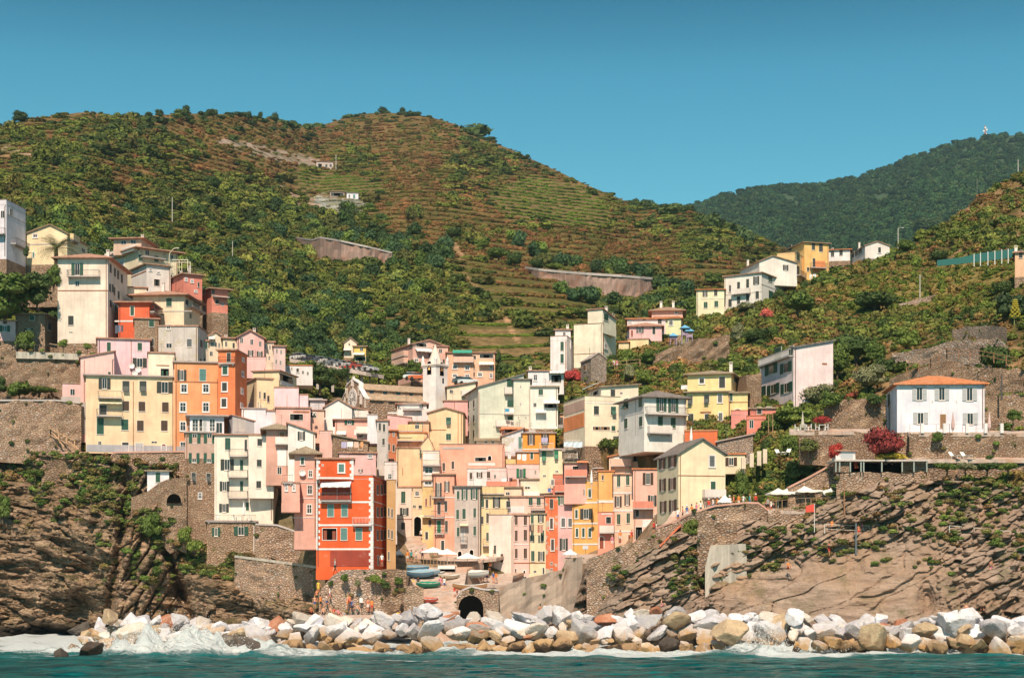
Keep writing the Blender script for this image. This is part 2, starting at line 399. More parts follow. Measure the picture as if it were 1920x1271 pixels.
# right-hand slope
rc = [(1000,[(840,285),(800,296),(775,304),(745,314),(722,330)]), (1090,[(840,268),(790,288),(750,300),(712,312),(676,332)]),
      (1130,[(840,262),(780,286),(735,300),(695,314),(662,334)]), (1200,[(840,258),(780,278),(730,298),(685,316),(648,338)]),
      (1270,[(845,250),(790,268),(730,292),(672,318),(628,348)]), (1290,[(905,241),(785,268),(725,292),(665,322),(606,368)]),
      (1360,[(948,230),(790,266),(720,290),(655,326),(590,372)]), (1450,[(952,224.5),(800,256),(720,282),(640,325),(556,378)]), (1530,[(940,222.5),(810,246),(720,276),(625,325),(530,385)]),
      (1600,[(925,221),(815,240),(720,266),(610,325),(500,395)]), (1700,[(912,221),(812,232),(715,252),(590,318),(462,410)]),
      (1770,[(915,219),(812,229),(712,246),(570,315),(422,425)]), (1850,[(918,216),(812,227),(700,243),(545,305),(362,440)]), (1920,[(920,214),(812,225),(690,240),(520,300),(320,450)]),
      (2100,[(925,210),(820,222),(680,240),(480,300),(255,480)]), (2500,[(930,205),(820,218),(670,238),(470,300),(200,500)])]
RIGHT = Sheet(rc, 300, 200, 1000, 2500, smooth=4)
RIGHT.disp(lambda X, Z, Y: 1.6*fbm(X/8, Z/5, 3, 4) + 1.3*np.where(Y > 235, (np.clip(((Z/3.2)%1)/.7, 0, 1) - (Z/3.2)%1)*2.2, 0))
def right_ground(px, py):
    C = np.tile(np.array([.20,.13,.06]), (len(px), 1)); u = fbm(px/30, py/20, 1, 3)
    C *= (1+.4*u[:, None]); m = u > .1; C[m] = (.30,.19,.10)
    m = poly_in(px, py, [(1500,560),(1900,470),(1920,600),(1700,590),(1560,600)]); C[m] = np.array([.26,.20,.07])
    return np.clip(C, .01, .6)
right_o = RIGHT.build('right_slope', EARTH, col=right_ground, drop=.6)
# far mountain
fm = [(900,440),(1150,405),(1280,392),(1350,372),(1400,358),(1450,352),(1530,350),(1600,336),(1650,322),(1700,298),(1760,281),(1800,268),(1850,260),(1900,254),(1960,256),(2100,262),(2600,240)]
FAR = Sheet([(x, [(640, 1300), (y+(640-y)*.6, 1650), (y+(640-y)*.25, 2050), (y, 2700)]) for x, y in fm], 300, 120, 900, 2600, smooth=4)
FAR.disp(lambda X, Z, Y: 60*fbm(X/220, Z/160, 3, 4) + 25*fbm(X/60, Z/40, 5, 2))
m_, nt, bs = new_mat('distant_forest_floor'); bs.inputs['Roughness'].default_value = 1
v = coords(nt, world=True); nt.links.new(mixc(nt, ramp(nt, noise(nt, v, .05, 6, .7), .4, .62), (.02,.045,.018), (.05,.09,.03)), bs.inputs['Base Color'])
m2 = mixc  # keep
far_o = FAR.build('mountain', m_, drop=1.5)

# town ground: rises from the harbour between the houses
tc = [(-600,[(900,276),(840,282),(770,290),(720,292),(640,300)]),(0,[(860,277),(815,282),(765,290),(700,296),(620,302)]),(200,[(870,271),(848,274),(800,290),(760,298),(700,304)]),
      (340,[(870,270),(848,274),(800,290),(760,302),(700,310)]),(400,[(1045,264),(950,268),(850,280),(780,296),(740,310)]),(550,[(1045,258),(960,264),(860,280),(800,300),(740,316)]),
      (600,[(1078,236),(1000,255),(900,276),(830,300),(745,326)]),(720,[(1078,236),(1000,262),(900,282),(830,305),(745,338)]),
      (760,[(1060,250),(1010,270),(940,290),(850,315),(745,342)]),(840,[(1060,252),(1040,264),(950,280),(850,310),(745,342)]),(1000,[(1080,266),(1040,270),(950,280),(850,300),(760,325)]),
      (1150,[(1040,256),(1000,262),(930,270),(850,280),(780,295)]),(1250,[(985,240),(950,248),(900,256),(850,262),(800,275)]),(1330,[(965,238),(930,244),(890,248),(860,254),(830,262)])]
TOWN = Sheet(tc, 240, 120, -600, 1330, smooth=3)
TOWN.disp(lambda X, Z, Y: .8*fbm(X/6, Z/4, 3, 3))
def town_ground(px, py):
    C = np.tile(np.array([.30,.21,.14]), (len(px), 1)); return C*(1+.4*fbm(px/20, py/12, 1, 3)[:, None])
town_o = TOWN.build('town_ground', EARTH, col=town_ground, back=False)
# land beneath everything, to the horizon
g = MB(); g.add([(-9000,262,-2),(9000,262,-2),(9000,15000,-2),(-9000,15000,-2)], [(0,1,2,3)])
gm, nt, bs = new_mat('scrubland'); nt.links.new(mixc(nt, noise(nt, coords(nt, world=True), .02, 5), (.05,.07,.02), (.14,.12,.05)), bs.inputs['Base Color'])
tag(g.build('ground', gm), kind='structure')

# ------------------------------------------------------------------ rock
def rock_mat(name, a, b, c, dip, sc_=1.0, green=.0, rz=0.0, ck=1.0):
    m, nt, bs = new_mat(name); bs.inputs['Roughness'].default_value = .92; bs.inputs['Specular IOR Level'].default_value = .2
    v = coords(nt, (.25*sc_, .25*sc_, 1.6*sc_), (0, dip, rz), world=True)
    st = noise(nt, v, 1.0, 7, .68); w0 = coords(nt, world=True)
    big = noise(nt, w0, .13, 5, .65); fine = noise(nt, w0, 1.6, 6, .72)
    col = mixc(nt, ramp(nt, st, .34, .64), b, a); col = mixc(nt, ramp(nt, big, .46, .68), col, c)
    col = mixc(nt, math_(nt, 'MULTIPLY', ramp(nt, fine, .56, .72), .6), col, tuple(x*.45 for x in b))
    if green:
        sx = N(nt, 'ShaderNodeSeparateXYZ'); g_ = N(nt, 'ShaderNodeNewGeometry'); nt.links.new(g_.outputs['Normal'], sx.inputs[0])
        up = ramp(nt, sx.outputs[2], .35, .75); gz = ramp(nt, noise(nt, w0, .3, 5, .7), .5, .62)
        col = mixc(nt, math_(nt, 'MULTIPLY', math_(nt, 'MULTIPLY', up, gz), green), col, (.09,.10,.03))
    for k_, (sz_, wd_, am_) in enumerate(((.55*ck, .05*ck, .75*ck), (1.6, .07, .55*ck**2))):      # open joints and cracks
        cv = coords(nt, (.5*sz_, .5*sz_, 1.35*sz_), (0, dip*1.3, rz), world=True, loc=(k_*7, 0, 0)); wn = N(nt, 'ShaderNodeTexNoise'); wn.inputs['Scale'].default_value = .9; wn.inputs['Detail'].default_value = 4; nt.links.new(cv, wn.inputs['Vector'])
        wm_ = N(nt, 'ShaderNodeMix', data_type='VECTOR'); wm_.inputs[0].default_value = .35; nt.links.new(cv, wm_.inputs[4]); nt.links.new(wn.outputs['Color'], wm_.inputs[5])
        vd = N(nt, 'ShaderNodeTexVoronoi', feature='DISTANCE_TO_EDGE'); nt.links.new(wm_.outputs[1], vd.inputs['Vector']); vd.inputs['Scale'].default_value = 1
        vc = N(nt, 'ShaderNodeTexVoronoi'); nt.links.new(wm_.outputs[1], vc.inputs['Vector']); vc.inputs['Scale'].default_value = 1; sc_c = N(nt, 'ShaderNodeSeparateColor'); nt.links.new(vc.outputs['Color'], sc_c.inputs[0])
        col = mixc(nt, .55*ck, col, mixc(nt, sc_c.outputs[0], (.55,.52,.50), (1.45,1.42,1.4)), 'MULTIPLY')
        crk = ramp(nt, vd.outputs['Distance'], wd_, 0); col = mixc(nt, math_(nt, 'MULTIPLY', crk, am_), col, tuple(x*.25 for x in b)); hcr = crk if k_ == 0 else math_(nt, 'ADD', hcr, crk)
    # dark wet tide band
    sz = N(nt, 'ShaderNodeSeparateXYZ'); nt.links.new(w0, sz.inputs[0])
    z = math_(nt, 'ADD', sz.outputs[2], math_(nt, 'MULTIPLY', fine, 2.0))
    col = mixc(nt, ramp(nt, z, 3.8, 2.2), col, (.035,.026,.02))
    nt.links.new(col, bs.inputs['Base Color'])
    h = math_(nt, 'SUBTRACT', math_(nt, 'ADD', st, math_(nt, 'MULTIPLY', fine, .6)), math_(nt, 'MULTIPLY', hcr, .8*ck**2)); bump(nt, bs, h, 1.0, .6)
    return m
ROCK_L = rock_mat('dark_sandstone', (.52,.37,.26), (.18,.12,.08), (.40,.25,.15), math.radians(-12), 1.0, .8, ck=.7)
ROCK_R = rock_mat('grey_brown_sandstone', (.50,.375,.30), (.25,.175,.135), (.42,.275,.19), math.radians(24), .9, .6, ck=.30)
# left cliff
lc = [(-600,[(1215,245),(1120,252),(1020,258),(920,270),(815,281)]), (-100,[(1196,255),(1110,259),(1010,264),(905,271),(812,283)]), (40,[(1193,262),(1110,262),(1010,265),(915,270),(848,278)]),
      (150,[(1192,263),(1120,261),(1030,261),(930,261),(856,267)]), (215,[(1185,256),(1110,255),(1030,257),(950,260),(856,266)]), (260,[(1185,258),(1110,258),(1020,259),(960,261),(866,266)]),
      (330,[(1188,260),(1130,261),(1060,260),(1005,261),(880,266.5)]), (345,[(1188,256),(1120,262),(1070,262),(1020,262),(975,265)]), (400,[(1185,249),(1130,252),(1080,256),(1045,259),(1030,261)]),
      (480,[(1180,246),(1130,249),(1090,252),(1060,255),(1036,259)]), (560,[(1178,241),(1140,243),(1110,246),(1085,249),(1060,253)]), (640,[(1178,238),(1160,239),(1140,241),(1120,243),(1100,246)])]
LCL = Sheet(lc, 700, 300, -600, 640, smooth=3)
def ldisp(X, Z, Y):
    a = math.radians(-14); u = X*math.cos(a)+Z*math.sin(a); w = -X*math.sin(a)+Z*math.cos(a)
    c1, i1 = cell(u/8+1.0*fbm(X/6, Z/4,0,3), w/1.5+.7*fbm(X/5,Z/3,4,3)); c2, i2 = cell(u/2.4+.5*vnoise(X,Z), w/.6, 3)
    d = -3.2*ridge(u/13, w/6, 2, 3) - 1.6*i1 - .5*i2 - .35*fbm(X/1.2, Z/.8, 4, 3)
    d += .7*np.exp(-c1*7)*np.clip(fbm(X/7,Z/5,6,2)*2+.6,0,1) + .3*np.exp(-c2*6) - .5*ridge(X/2.5,Z/1.0,3,3)
    # the rib at column 200-330 stands steep, split by near-vertical clefts
    px = X/Y*F+CX; m = np.exp(-((px-275)/62)**2)
    b = math.radians(62); u2 = X*math.cos(b)+Z*math.sin(b); w2 = -X*math.sin(b)+Z*math.cos(b); c3, i3 = cell(u2/8, w2/1.5, 7)
    d = d*(1-.6*m) + m*(-2.2*i3 + 2.0*np.exp(-c3*7) - 2*ridge(w2/4, u2/14, 8, 3)) + 3.5*np.exp(-((px-205-(1150-(HY-(Z-CH)/Y*F))*.15)/10)**2)
    d += 5.0*np.exp(-((px-(300+ (HY-(Z-CH)/Y*F-950)*.42*0+ ((HY-(Z-CH)/Y*F)-1000)*.35))/9)**2)*np.clip(((HY-(Z-CH)/Y*F)-1000)/60, 0, 1)
    d = d*1.25 + .5*fbm(X/.9, Z/.6, 9, 2); q_ = .8; e = d/q_ + .6*fbm(X/4,Z/3,2,2); d = d*.6 + .4*((np.floor(e)+np.clip((e-np.floor(e)-.8)/.2,0,1))*q_)
    return np.clip(d, -7, 7)+1.0
LCL.disp(ldisp); lcl_o = LCL.build('left_cliff', ROCK_L, back=False, smooth=False)
# right cliff
r2 = [(900,[(1190,240),(1185,240.5),(1180,241),(1175,242),(1170,243)]), (1040,[(1185,231),(1182,231.5),(1178,232),(1174,233),(1168,234)]), (1072,[(1185,226),(1178,227),(1170,228),(1160,229),(1150,230)]),
      (1100,[(1180,223),(1140,226),(1110,229),(1080,231),(1052,236)]), (1200,[(1180,216),(1120,219),(1070,222),(1030,226),(1012,240)]), (1260,[(1180,214),(1110,217),(1050,220),(1000,223),(985,232)]),
      (1320,[(1180,212),(1110,214),(1050,217),(1000,220),(968,226)]), (1420,[(1180,208),(1110,212),(1050,216),(1000,219),(945,224)]), (1520,[(1180,205),(1100,209),(1030,214),(985,217),(925,222)]),
      (1640,[(1182,203),(1080,207),(1010,211),(950,214),(905,219)]), (1760,[(1185,202),(1080,206),(1015,210),(950,214),(900,218)]), (1920,[(1188,202),(1090,205),(1025,208),(960,212),(905,216)]), (2500,[(1200,196),(1090,200),(1020,204),(960,208),(900,214)])]
RCL = Sheet(r2, 900, 300, 900, 2500, smooth=3)
def rdisp(X, Z, Y):
    py = HY-(Z-CH)/Y*F; px = X/Y*F+CX
    a = math.radians(27); u = X*math.cos(a)+Z*math.sin(a); w = -X*math.sin(a)+Z*math.cos(a)
    c1, i1 = cell(u/15+.5*fbm(X/9, Z/5,0,3), w/2.6+ .5*fbm(X/8, Z/4,3,3), 2); c2, i2 = cell(u/3.0+.5*vnoise(X,Z), w/.65, 4)
    slab = np.clip((py-1020-(1500-px)*.12)/50, 0, 1)*np.clip((px-1330)/40, 0, 1)*np.clip((1800-px)/60, 0, 1)      # smooth tilted slabs low on the right
    rough = 1-slab
    d = -(1.1+.9*slab)*i1 + (.3+.7*slab)*np.exp(-c1*14)*np.clip(fbm(X/9,Z/6,6,2)*2.2+.5,0,1) - .35*ridge(X/3,Z/1.2,3,3) + rough*(-1.6*i2 + .5*np.exp(-c2*8) - 1.6*ridge(X/9, Z/4, 2, 3)) - .3*fbm(X/1.5, Z/1.0, 4, 3)
    d += 4.0*np.exp(-((px-1738)/14)**2-((py-1125)/26)**2)       # hollow
    d += 5.0*np.exp(-((px-1120-(py-1100)*-.3)/20)**2)*np.clip((py-1085)/30, 0, 1)
    d += 4.0*np.exp(-((px-1318)/13)**2-((py-1085)/55)**2)
    d = d*1.3*(1-.45*slab) + .45*fbm(X/.9, Z/.6, 9, 2)*rough; q_ = .9; e = d/q_ + .6*fbm(X/5,Z/3,2,2); d = d*.45 + .42*((np.floor(e)+np.clip((e-np.floor(e)-.8)/.2,0,1))*q_)
    return np.clip(d, -5, 7)+.5
RCL.disp(rdisp); rcl_o = RCL.build('right_cliff', ROCK_R, back=False, smooth=False)
def NEAR(px, py):
    """distance of whichever cliff, slope or town surface shows at a pixel"""
    best = 1e9
    for S in (LCL, RCL, TOWN, RIGHT, HILL, FAR):
        if S.px[0] <= px <= S.px[-1]:
            i = int(np.clip(np.searchsorted(S.px, px), 0, len(S.px)-1))
            if S.py[i, 0] >= py >= S.py[i, -1]: best = min(best, S.q(px, py))
    return best if best < 1e8 else HILL.q(px, py)

# ------------------------------------------------------------------ sea
def spaced(a, b, da, lo, hi, grow=1.12):
    m = list(np.arange(a, b+1e-6, da)); s = da; x = b
    while x < hi: s *= grow; x += s; m.append(x)
    s = da; x = a; L = []
    while x > lo: s *= grow; x -= s; L.append(x)
    return np.array(L[::-1] + m)
gx = spaced(-92, 92, .42, -9000, 9000, 1.2); gy = spaced(112, 210, .3, -6000, 272, 1.2)
gx = gx; XX, YY = np.meshgrid(gx, gy, indexing='ij')
amp = np.exp(-np.maximum(0, np.abs(XX)-110)/60)*np.exp(-np.maximum(0, 95-YY)/40)
ZZ = .50*fbm(XX/9+.2*YY/9, YY/4, 1, 4) + .16*ridge(XX/3.5, YY/1.6, 2, 3)
EDGE = lambda X: 196.5 + 4*vnoise(np.asarray(X)/14., 3.3) - 4.2/(1+np.exp(-(np.asarray(X)-27)/2.5)) + np.where(np.asarray(X) < -48, -(np.asarray(X)+48)*.9, 0)    # line where waves meet the stones
dist = EDGE(XX) - YY
surf = np.exp(-(np.maximum(0, dist)/ (4.2+2.5*vnoise(XX/7, 9.)))**2)
surge = surf*(.35+.5*np.clip(fbm(XX/6, YY/4, 7, 3)+.3, 0, 1))
sx_ = (XX+37)/8.5                                    # wave breaking at the left end
bl = np.exp(-sx_**2)*np.exp(-((YY-194)/5.5)**2)
br_ = np.exp(-((XX-30.5)/4.)**2)*np.exp(-((YY-196)/3)**2)
lump = np.clip(fbm(XX/2.6, YY/2.0, 5, 5)*1.3+.35, 0, 1.3)**1.3 + .25*np.clip(ridge(XX/1.1, YY/1.0, 8, 3), 0, 1)
ZZ = ZZ*amp + surge*lump*.8 + (bl*2.6 + br_*2.6)*(.12+lump*1.15)
foam = np.clip(surf*1.35*(.6+.5*fbm(XX/5, YY/2.5, 3, 4)) , 0, 1)
foam = np.maximum(foam, np.clip(bl*2.2+br_*2.4, 0, 1)*(.6+.5*lump))
foam = np.maximum(foam, np.clip(1.8*fbm(XX/13, YY/2.6, 11, 5)-.32, 0, 1)*np.exp(-np.maximum(0, dist-3)/16)*2.0)
foam = np.maximum(foam, np.exp(-((XX+72)/14)**2)*np.clip(fbm(XX/5, YY/1.5, 12, 4)*2.3+.15, 0, 1)*np.exp(-((YY-200)/16)**2))
foam = np.clip(foam, 0, 1)
idx = np.arange(XX.size).reshape(XX.shape)
Fc = np.stack([idx[:-1, :-1], idx[1:, :-1], idx[1:, 1:], idx[:-1, 1:]], -1).reshape(-1, 4)
me = mesh_np('water', np.stack([XX, YY, ZZ], -1).reshape(-1, 3), Fc, smooth=True)
a = me.attributes.new('foam', 'FLOAT', 'POINT'); a.data.foreach_set('value', foam.ravel().astype(np.float32))
wm, nt, bs = new_mat('sea_water'); fa = N(nt, 'ShaderNodeAttribute'); fa.attribute_name = 'foam'
v = coords(nt, world=True); nf = noise(nt, coords(nt, (1.2, 2.6, 1), world=True), 1.3, 6, .72)
ff = ramp(nt, math_(nt, 'ADD', fa.outputs['Fac'], math_(nt, 'MULTIPLY', math_(nt, 'SUBTRACT', nf, .5), 1.1)), .30, .62)
deep = mixc(nt, ramp(nt, noise(nt, coords(nt, (.16,.75,1), world=True), 1, 5), .42, .60), (.000,.060,.070), (.002,.175,.180))
deep = mixc(nt, ramp(nt, fa.outputs['Fac'], .0, .35), deep, (.03,.26,.27))
nt.links.new(mixc(nt, ff, deep, mixc(nt, ramp(nt, noise(nt, v, 2.4, 5, .7), .42, .66), (.78,.86,.88), (.90,.92,.93))), bs.inputs['Base Color'])
rr = N(nt, 'ShaderNodeMapRange'); nt.links.new(ff, rr.inputs[0]); rr.inputs[3].default_value = .16; rr.inputs[4].default_value = .9
nt.links.new(rr.outputs[0], bs.inputs['Roughness']); bs.inputs['Specular IOR Level'].default_value = .08
hn = math_(nt, 'ADD', noise(nt, coords(nt, (.7, 1.6, 1), world=True), 1.2, 6, .7), math_(nt, 'MULTIPLY', ff, .5)); bump(nt, bs, hn, 1.0, 1.1)
me.materials.append(wm); sea_o = link(bpy.data.objects.new('water', me)); sea_o['kind'] = 'structure'
SEA = (XX, YY, ZZ, foam)
# ------------------------------------------------------------------ plants
LEAFI = col_mat('foliage', lo=.62, hi=1.3, kind='INSTANCER')
def leaf_mesh(name, mat, n=240, blobs=6, size=.16, flat=.75, seed=0, core=True, spiky=0.0, rows=False, spread=.55):
    """unit plant about 1 m in radius, standing on z=0: leaf-sized faces through an uneven volume"""
    r = np.random.default_rng(seed); V = []; Fc = []
    cs = [(0, 0, flat*.75, .75)] + [(r.uniform(-spread, spread)*(1.9 if rows else 1), r.uniform(-spread, spread)*.8, flat*r.uniform(.35, 1.25), r.uniform(.28, .55)) for _ in range(blobs-1)]
    if core:
        bm = bmesh.new(); bmesh.ops.create_icosphere(bm, subdivisions=1, radius=1)
        iv = np.array([v.co for v in bm.verts]); ifc = [[v.index for v in f.verts] for f in bm.faces]; bm.free()
        for (x, y, z, q) in cs:
            b = len(V); d = iv * q * (.72 + .16*r.random((len(iv), 1))); d[:, 2] *= flat
            V += [(x+p[0], y+p[1], max(.0, z+p[2])) for p in d]; Fc += [tuple(i+b for i in f) for f in ifc]
    wts = np.array([c[3]**2 for c in cs]); wts /= wts.sum()
    for _ in range(n):
        x, y, z, q = cs[r.choice(len(cs), p=wts)]
        d = r.normal(size=3); d /= np.linalg.norm(d)
        if d[2] < -.35: d[2] *= -1
        p = np.array([x, y, z]) + d*q*r.uniform(.78, 1.12 + spiky)*np.array([1, 1, flat])
        nrm = d + r.normal(size=3)*.55; nrm /= np.linalg.norm(nrm)
        t = np.cross(nrm, r.normal(size=3)); t /= np.linalg.norm(t); s = np.cross(nrm, t); e = size*r.uniform(.55, 1.3)
        b = len(V); V += [tuple(p+t*e), tuple(p+s*e*.6), tuple(p-t*e), tuple(p-s*e*.6)]; Fc.append((b, b+1, b+2, b+3))
    return mesh_np(name, V, Fc, [mat])
def protos(tag_, **kw):
    L = []
    for i in range(4): L.append(bpy.data.objects.new('plant_form', leaf_mesh('plant_form', seed=kw.get('seed0', 0)+i, **{k: v for k, v in kw.items() if k != 'seed0'})))
    c = bpy.data.collections.new(tag_)
    for o in L: c.objects.link(o)
    return c
def scatter(name, P, S, R, C, coll, label=None, cat=None):
    """one uncountable mass of plants; P points, S per-axis size, R turn, C colour"""
    me = bpy.data.meshes.new(name); me.vertices.add(len(P)); me.vertices.foreach_set('co', np.asarray(P, np.float32).ravel())
    for nm, ty, fld, dat in (('sz', 'FLOAT_VECTOR', 'vector', S), ('rot', 'FLOAT', 'value', R), ('pick', 'INT', 'value', rng.integers(0, len(coll.objects), len(P)))):
        a = me.attributes.new(nm, ty, 'POINT'); a.data.foreach_set(fld, np.asarray(dat, np.int32 if ty == 'INT' else np.float32).ravel())
    a = me.attributes.new('col', 'FLOAT_COLOR', 'POINT'); a.data.foreach_set('color', np.concatenate([C, np.ones((len(C), 1))], 1).astype(np.float32).ravel())
    o = link(bpy.data.objects.new(name, me)); ng = bpy.data.node_groups.new('plant_scatter', 'GeometryNodeTree')
    ng.interface.new_socket('Geometry', in_out='INPUT', socket_type='NodeSocketGeometry'); ng.interface.new_socket('Geometry', in_out='OUTPUT', socket_type='NodeSocketGeometry')
    i_ = ng.nodes.new('NodeGroupInput'); o_ = ng.nodes.new('NodeGroupOutput'); ip = ng.nodes.new('GeometryNodeInstanceOnPoints')
    ci = ng.nodes.new('GeometryNodeCollectionInfo'); ci.inputs[0].default_value = coll; ci.inputs['Separate Children'].default_value = True
    ci.inputs['Reset Children'].default_value = True
    ip.inputs['Pick Instance'].default_value = True
    def na(nm, ty):
        n = ng.nodes.new('GeometryNodeInputNamedAttribute'); n.data_type = ty; n.inputs[0].default_value = nm; return n.outputs[0]
    cx = ng.nodes.new('ShaderNodeCombineXYZ'); ng.links.new(na('rot', 'FLOAT'), cx.inputs[2])
    ng.links.new(i_.outputs[0], ip.inputs['Points']); ng.links.new(ci.outputs[0], ip.inputs['Instance'])
    ng.links.new(na('pick', 'INT'), ip.inputs['Instance Index']); ng.links.new(cx.outputs[0], ip.inputs['Rotation']); ng.links.new(na('sz', 'FLOAT_VECTOR'), ip.inputs['Scale'])
    ng.links.new(ip.outputs[0], o_.inputs[0])
    md = o.modifiers.new('scatter', 'NODES'); md.node_group = ng
    o['kind'] = 'stuff'
    if label: o['label'] = label
    return o
BUSH = protos('bush_forms', mat=LEAFI, n=150, blobs=6, size=.20, flat=.8)
ROWP = protos('vine_forms', mat=LEAFI, n=120, blobs=6, size=.18, flat=.6, seed0=20, rows=True)
CANOPY = protos('canopy_forms', mat=LEAFI, n=420, blobs=9, size=.13, flat=.95, seed0=40, spread=.6)

G_FOR = np.array([[.095,.140,.035],[.065,.105,.030],[.120,.165,.040],[.045,.080,.028],[.150,.180,.055],[.105,.115,.040]])
G_OLI = np.array([[.150,.140,.048],[.120,.120,.040],[.090,.125,.036],[.170,.130,.060],[.100,.130,.040]])
G_BRN = np.array([[.210,.120,.065],[.190,.125,.062],[.250,.150,.080],[.150,.105,.052],[.165,.135,.055]])
G_VIN = np.array([[.115,.205,.035],[.090,.170,.030],[.140,.215,.050]])
G_DRK = np.array([[.034,.062,.026],[.045,.080,.030],[.036,.070,.036]])
def pick(tab, n): return tab[rng.integers(0, len(tab), n)]

def hill_cover(n):
    px = rng.uniform(-260, 1640, n); u = rng.random(n); sk = np.array([skyl(x) for x in px])
    py = sk + (770-sk)*u**.9
    # keep off the walls' faces and bare ground
    keep = np.ones(n, bool)
    nz = fbm(px/45, py/28, 2, 4); nz2 = fbm(px/110, py/60, 8, 3)
    # greenness: lush low and left, brown maquis high in the centre
    line = np.interp(px, [0,200,400,600,800,850,1000,1200,1400,1600], [330,330,350,400,470,560,600,560,560,600])
    lush = np.clip((py-line)/60 + .5, 0, 1); lush = np.maximum(lush, np.clip((380-px)/320, 0, .75))
    lush = np.clip(lush*.78 + nz2*.85, 0, 1)
    ch = rng.random(n)
    C = np.where((ch < lush)[:, None], pick(G_FOR, n), np.where((nz + rng.normal(0, .25, n) > .02)[:, None], pick(G_OLI, n), pick(G_BRN, n)))
    S = np.where(ch < lush, rng.uniform(.8, 2.0, n)*np.where(rng.random(n) < .12, 1.7, 1), rng.uniform(.5, 1.15, n))
    S = np.where(py - sk < 12, S*.5, S)
    # pines along the crest and dotted over the top of the hill
    top = (py - sk < 26) & (py - sk > 3) & (rng.random(n) < .12) & ((px > 200) & (px < 600) | (px > 600) & (px < 1000) | (px > 1150))
    cr = (py - sk < 11) & (rng.random(n) < .45) & ((px > 330) & (px < 610) | (px > 640) & (px < 780) | (px > 850) & (px < 1010) | (px > 1180) & (px < 1300)); S[cr] *= 2.0; top |= cr
    C[top] = pick(G_DRK, top.sum())*1.3; S[top] *= 1.5
    # terrace rows: snap to the step levels
    Y = HILL.q(px, py)
    rowz = ((lush < .62) & (fbm(px/38, py/22, 77, 3) > -.22)) | (rng.random(n) < .2)
    tight = poly_in(px, py, [(560,300),(760,225),(900,265),(1150,375),(1400,440),(1420,520),(1100,560),(880,520),(700,330)])
    return px, py, Y, C, S, keep, rowz, tight
n = 52000
px, py, Y, C, S, keep, rowz, tight = hill_cover(n)
for i, p in enumerate(BARE): keep &= ~(poly_in(px, py, p) & (rng.random(n) < (.72, .8, .25, .8)[i]))
m = poly_in(px, py, BARE[2]); C[m] = np.array([.33,.36,.30]); S[m] = .9
for p in VINES:
    m = poly_in(px, py, p); C[m] = pick(G_VIN, m.sum()); S[m] = rng.uniform(.6, .9, m.sum()); rowz |= m
for i, p in enumerate(PATHS): keep &= line_d(px, py, p) > (7, 5, 3)[i]
WALLS_H = [[(552,446),(560,444),(590,468),(605,447),(640,454),(735,476),(738,492),(690,497),(617,492),(585,470)],
           [(982,503),(1230,524),(1226,545),(1200,556),(1165,556),(1100,546),(1050,530),(1010,519)]]
for wp in WALLS_H:
    cx_, cy_ = np.mean(wp, 0); keep &= ~poly_in(px, py, wp)
    keep &= ~poly_in(px, py-9, wp)
P3 = np.stack([(px-CX)/F*Y, Y, CH+(HY-py)/F*Y], -1)
# grow rows along terraces: move up or down to the lip of the nearest terrace on the same column
zz = P3[:, 2]; stepz = np.where(tight | True, 5.0, 5.0); tgt = (np.floor(zz/stepz + .35*fbm(P3[:, 0]/40, zz/90, 2, 2)) + .82)*stepz - stepz*.35*fbm(P3[:, 0]/40, zz/90, 2, 2)
HP = HILL.XYZ()
for i in np.nonzero(rowz)[0]:
    k = int(np.clip(round((px[i]-HILL.px[0])/(HILL.px[1]-HILL.px[0])), 0, len(HILL.px)-1))
    zc = HP[k, :, 2]; j = int(np.clip(np.searchsorted(zc, tgt[i]), 1, len(zc)-1))
    Yn = HILL.Y[k, j]; P3[i] = ((px[i]-CX)/F*Yn, Yn, zc[j])
S = S * np.clip(P3[:, 1]/520, .62, 2.0)**.85
kk = keep
vin = rowz & (C[:, 1] > .16)
Sx = S*rng.uniform(.85, 1.35, n)*np.where(rowz, 1.5, 1.1); Sz = S*rng.uniform(.7, 1.3, n)*np.where(rowz, .8, 1.05)
SS = np.stack([Sx, S, Sz], -1); R = np.where(rowz, rng.normal(0, .12, n), rng.uniform(0, 6.28, n))
hv = fbm(px/30, py/20, 31, 3)[:, None]; C = C*(1 + .5*hv)*rng.uniform(.72, 1.28, (n, 1))*np.array([1.24, 1.0, .88])
P3[:, 2] -= .25*S
o = scatter('hillside_scrub', P3[kk & ~vin], SS[kk & ~vin], R[kk & ~vin], C[kk & ~vin], BUSH, 'green and rust-brown scrub covering the big terraced hill')
o = scatter('vine_rows', P3[kk & vin], SS[kk & vin], R[kk & vin], C[kk & vin], ROWP, 'bright green rows of vines on the terraces of the hill')
# woodland masses: valley side behind the town and around the long walls
WOOD_POLY = [[(300,380),(420,430),(560,425),(700,455),(840,470),(830,520),(740,500),(560,440),(430,440)],
             [(380,560),(430,520),(560,560),(680,560),(760,640),(790,700),(640,660),(540,650),(480,620),(420,600)],
             [(560,660),(700,690),(800,700),(800,735),(690,720),(640,745),(560,700)],
             [(960,450),(1010,480),(1080,500),(1220,515),(1330,560),(1300,600),(1220,570),(1060,540),(1010,510)],
             [(1010,535),(1080,545),(1170,560),(1300,590),(1290,640),(1150,590),(1060,560)],
             [(0,440),(60,400),(200,440),(330,470),(420,540),(330,520),(150,470),(60,440)]]
n = 3800; px = rng.uniform(-200, 1420, n); py = rng.uniform(390, 750, n)
m = np.zeros(n, bool)
for p in WOOD_POLY: m |= poly_in(px, py, p)
m |= (rng.random(n) < .16) & (px < 800) & (py > 380)
m &= py > np.array([skyl(x) for x in px]) + 40
m &= ~poly_in(px, py, [(625,700),(700,690),(900,640),(940,660),(940,770),(625,770)])
for wp in WALLS_H: m &= ~poly_in(px, py, wp) & ~poly_in(px, py-14, wp)
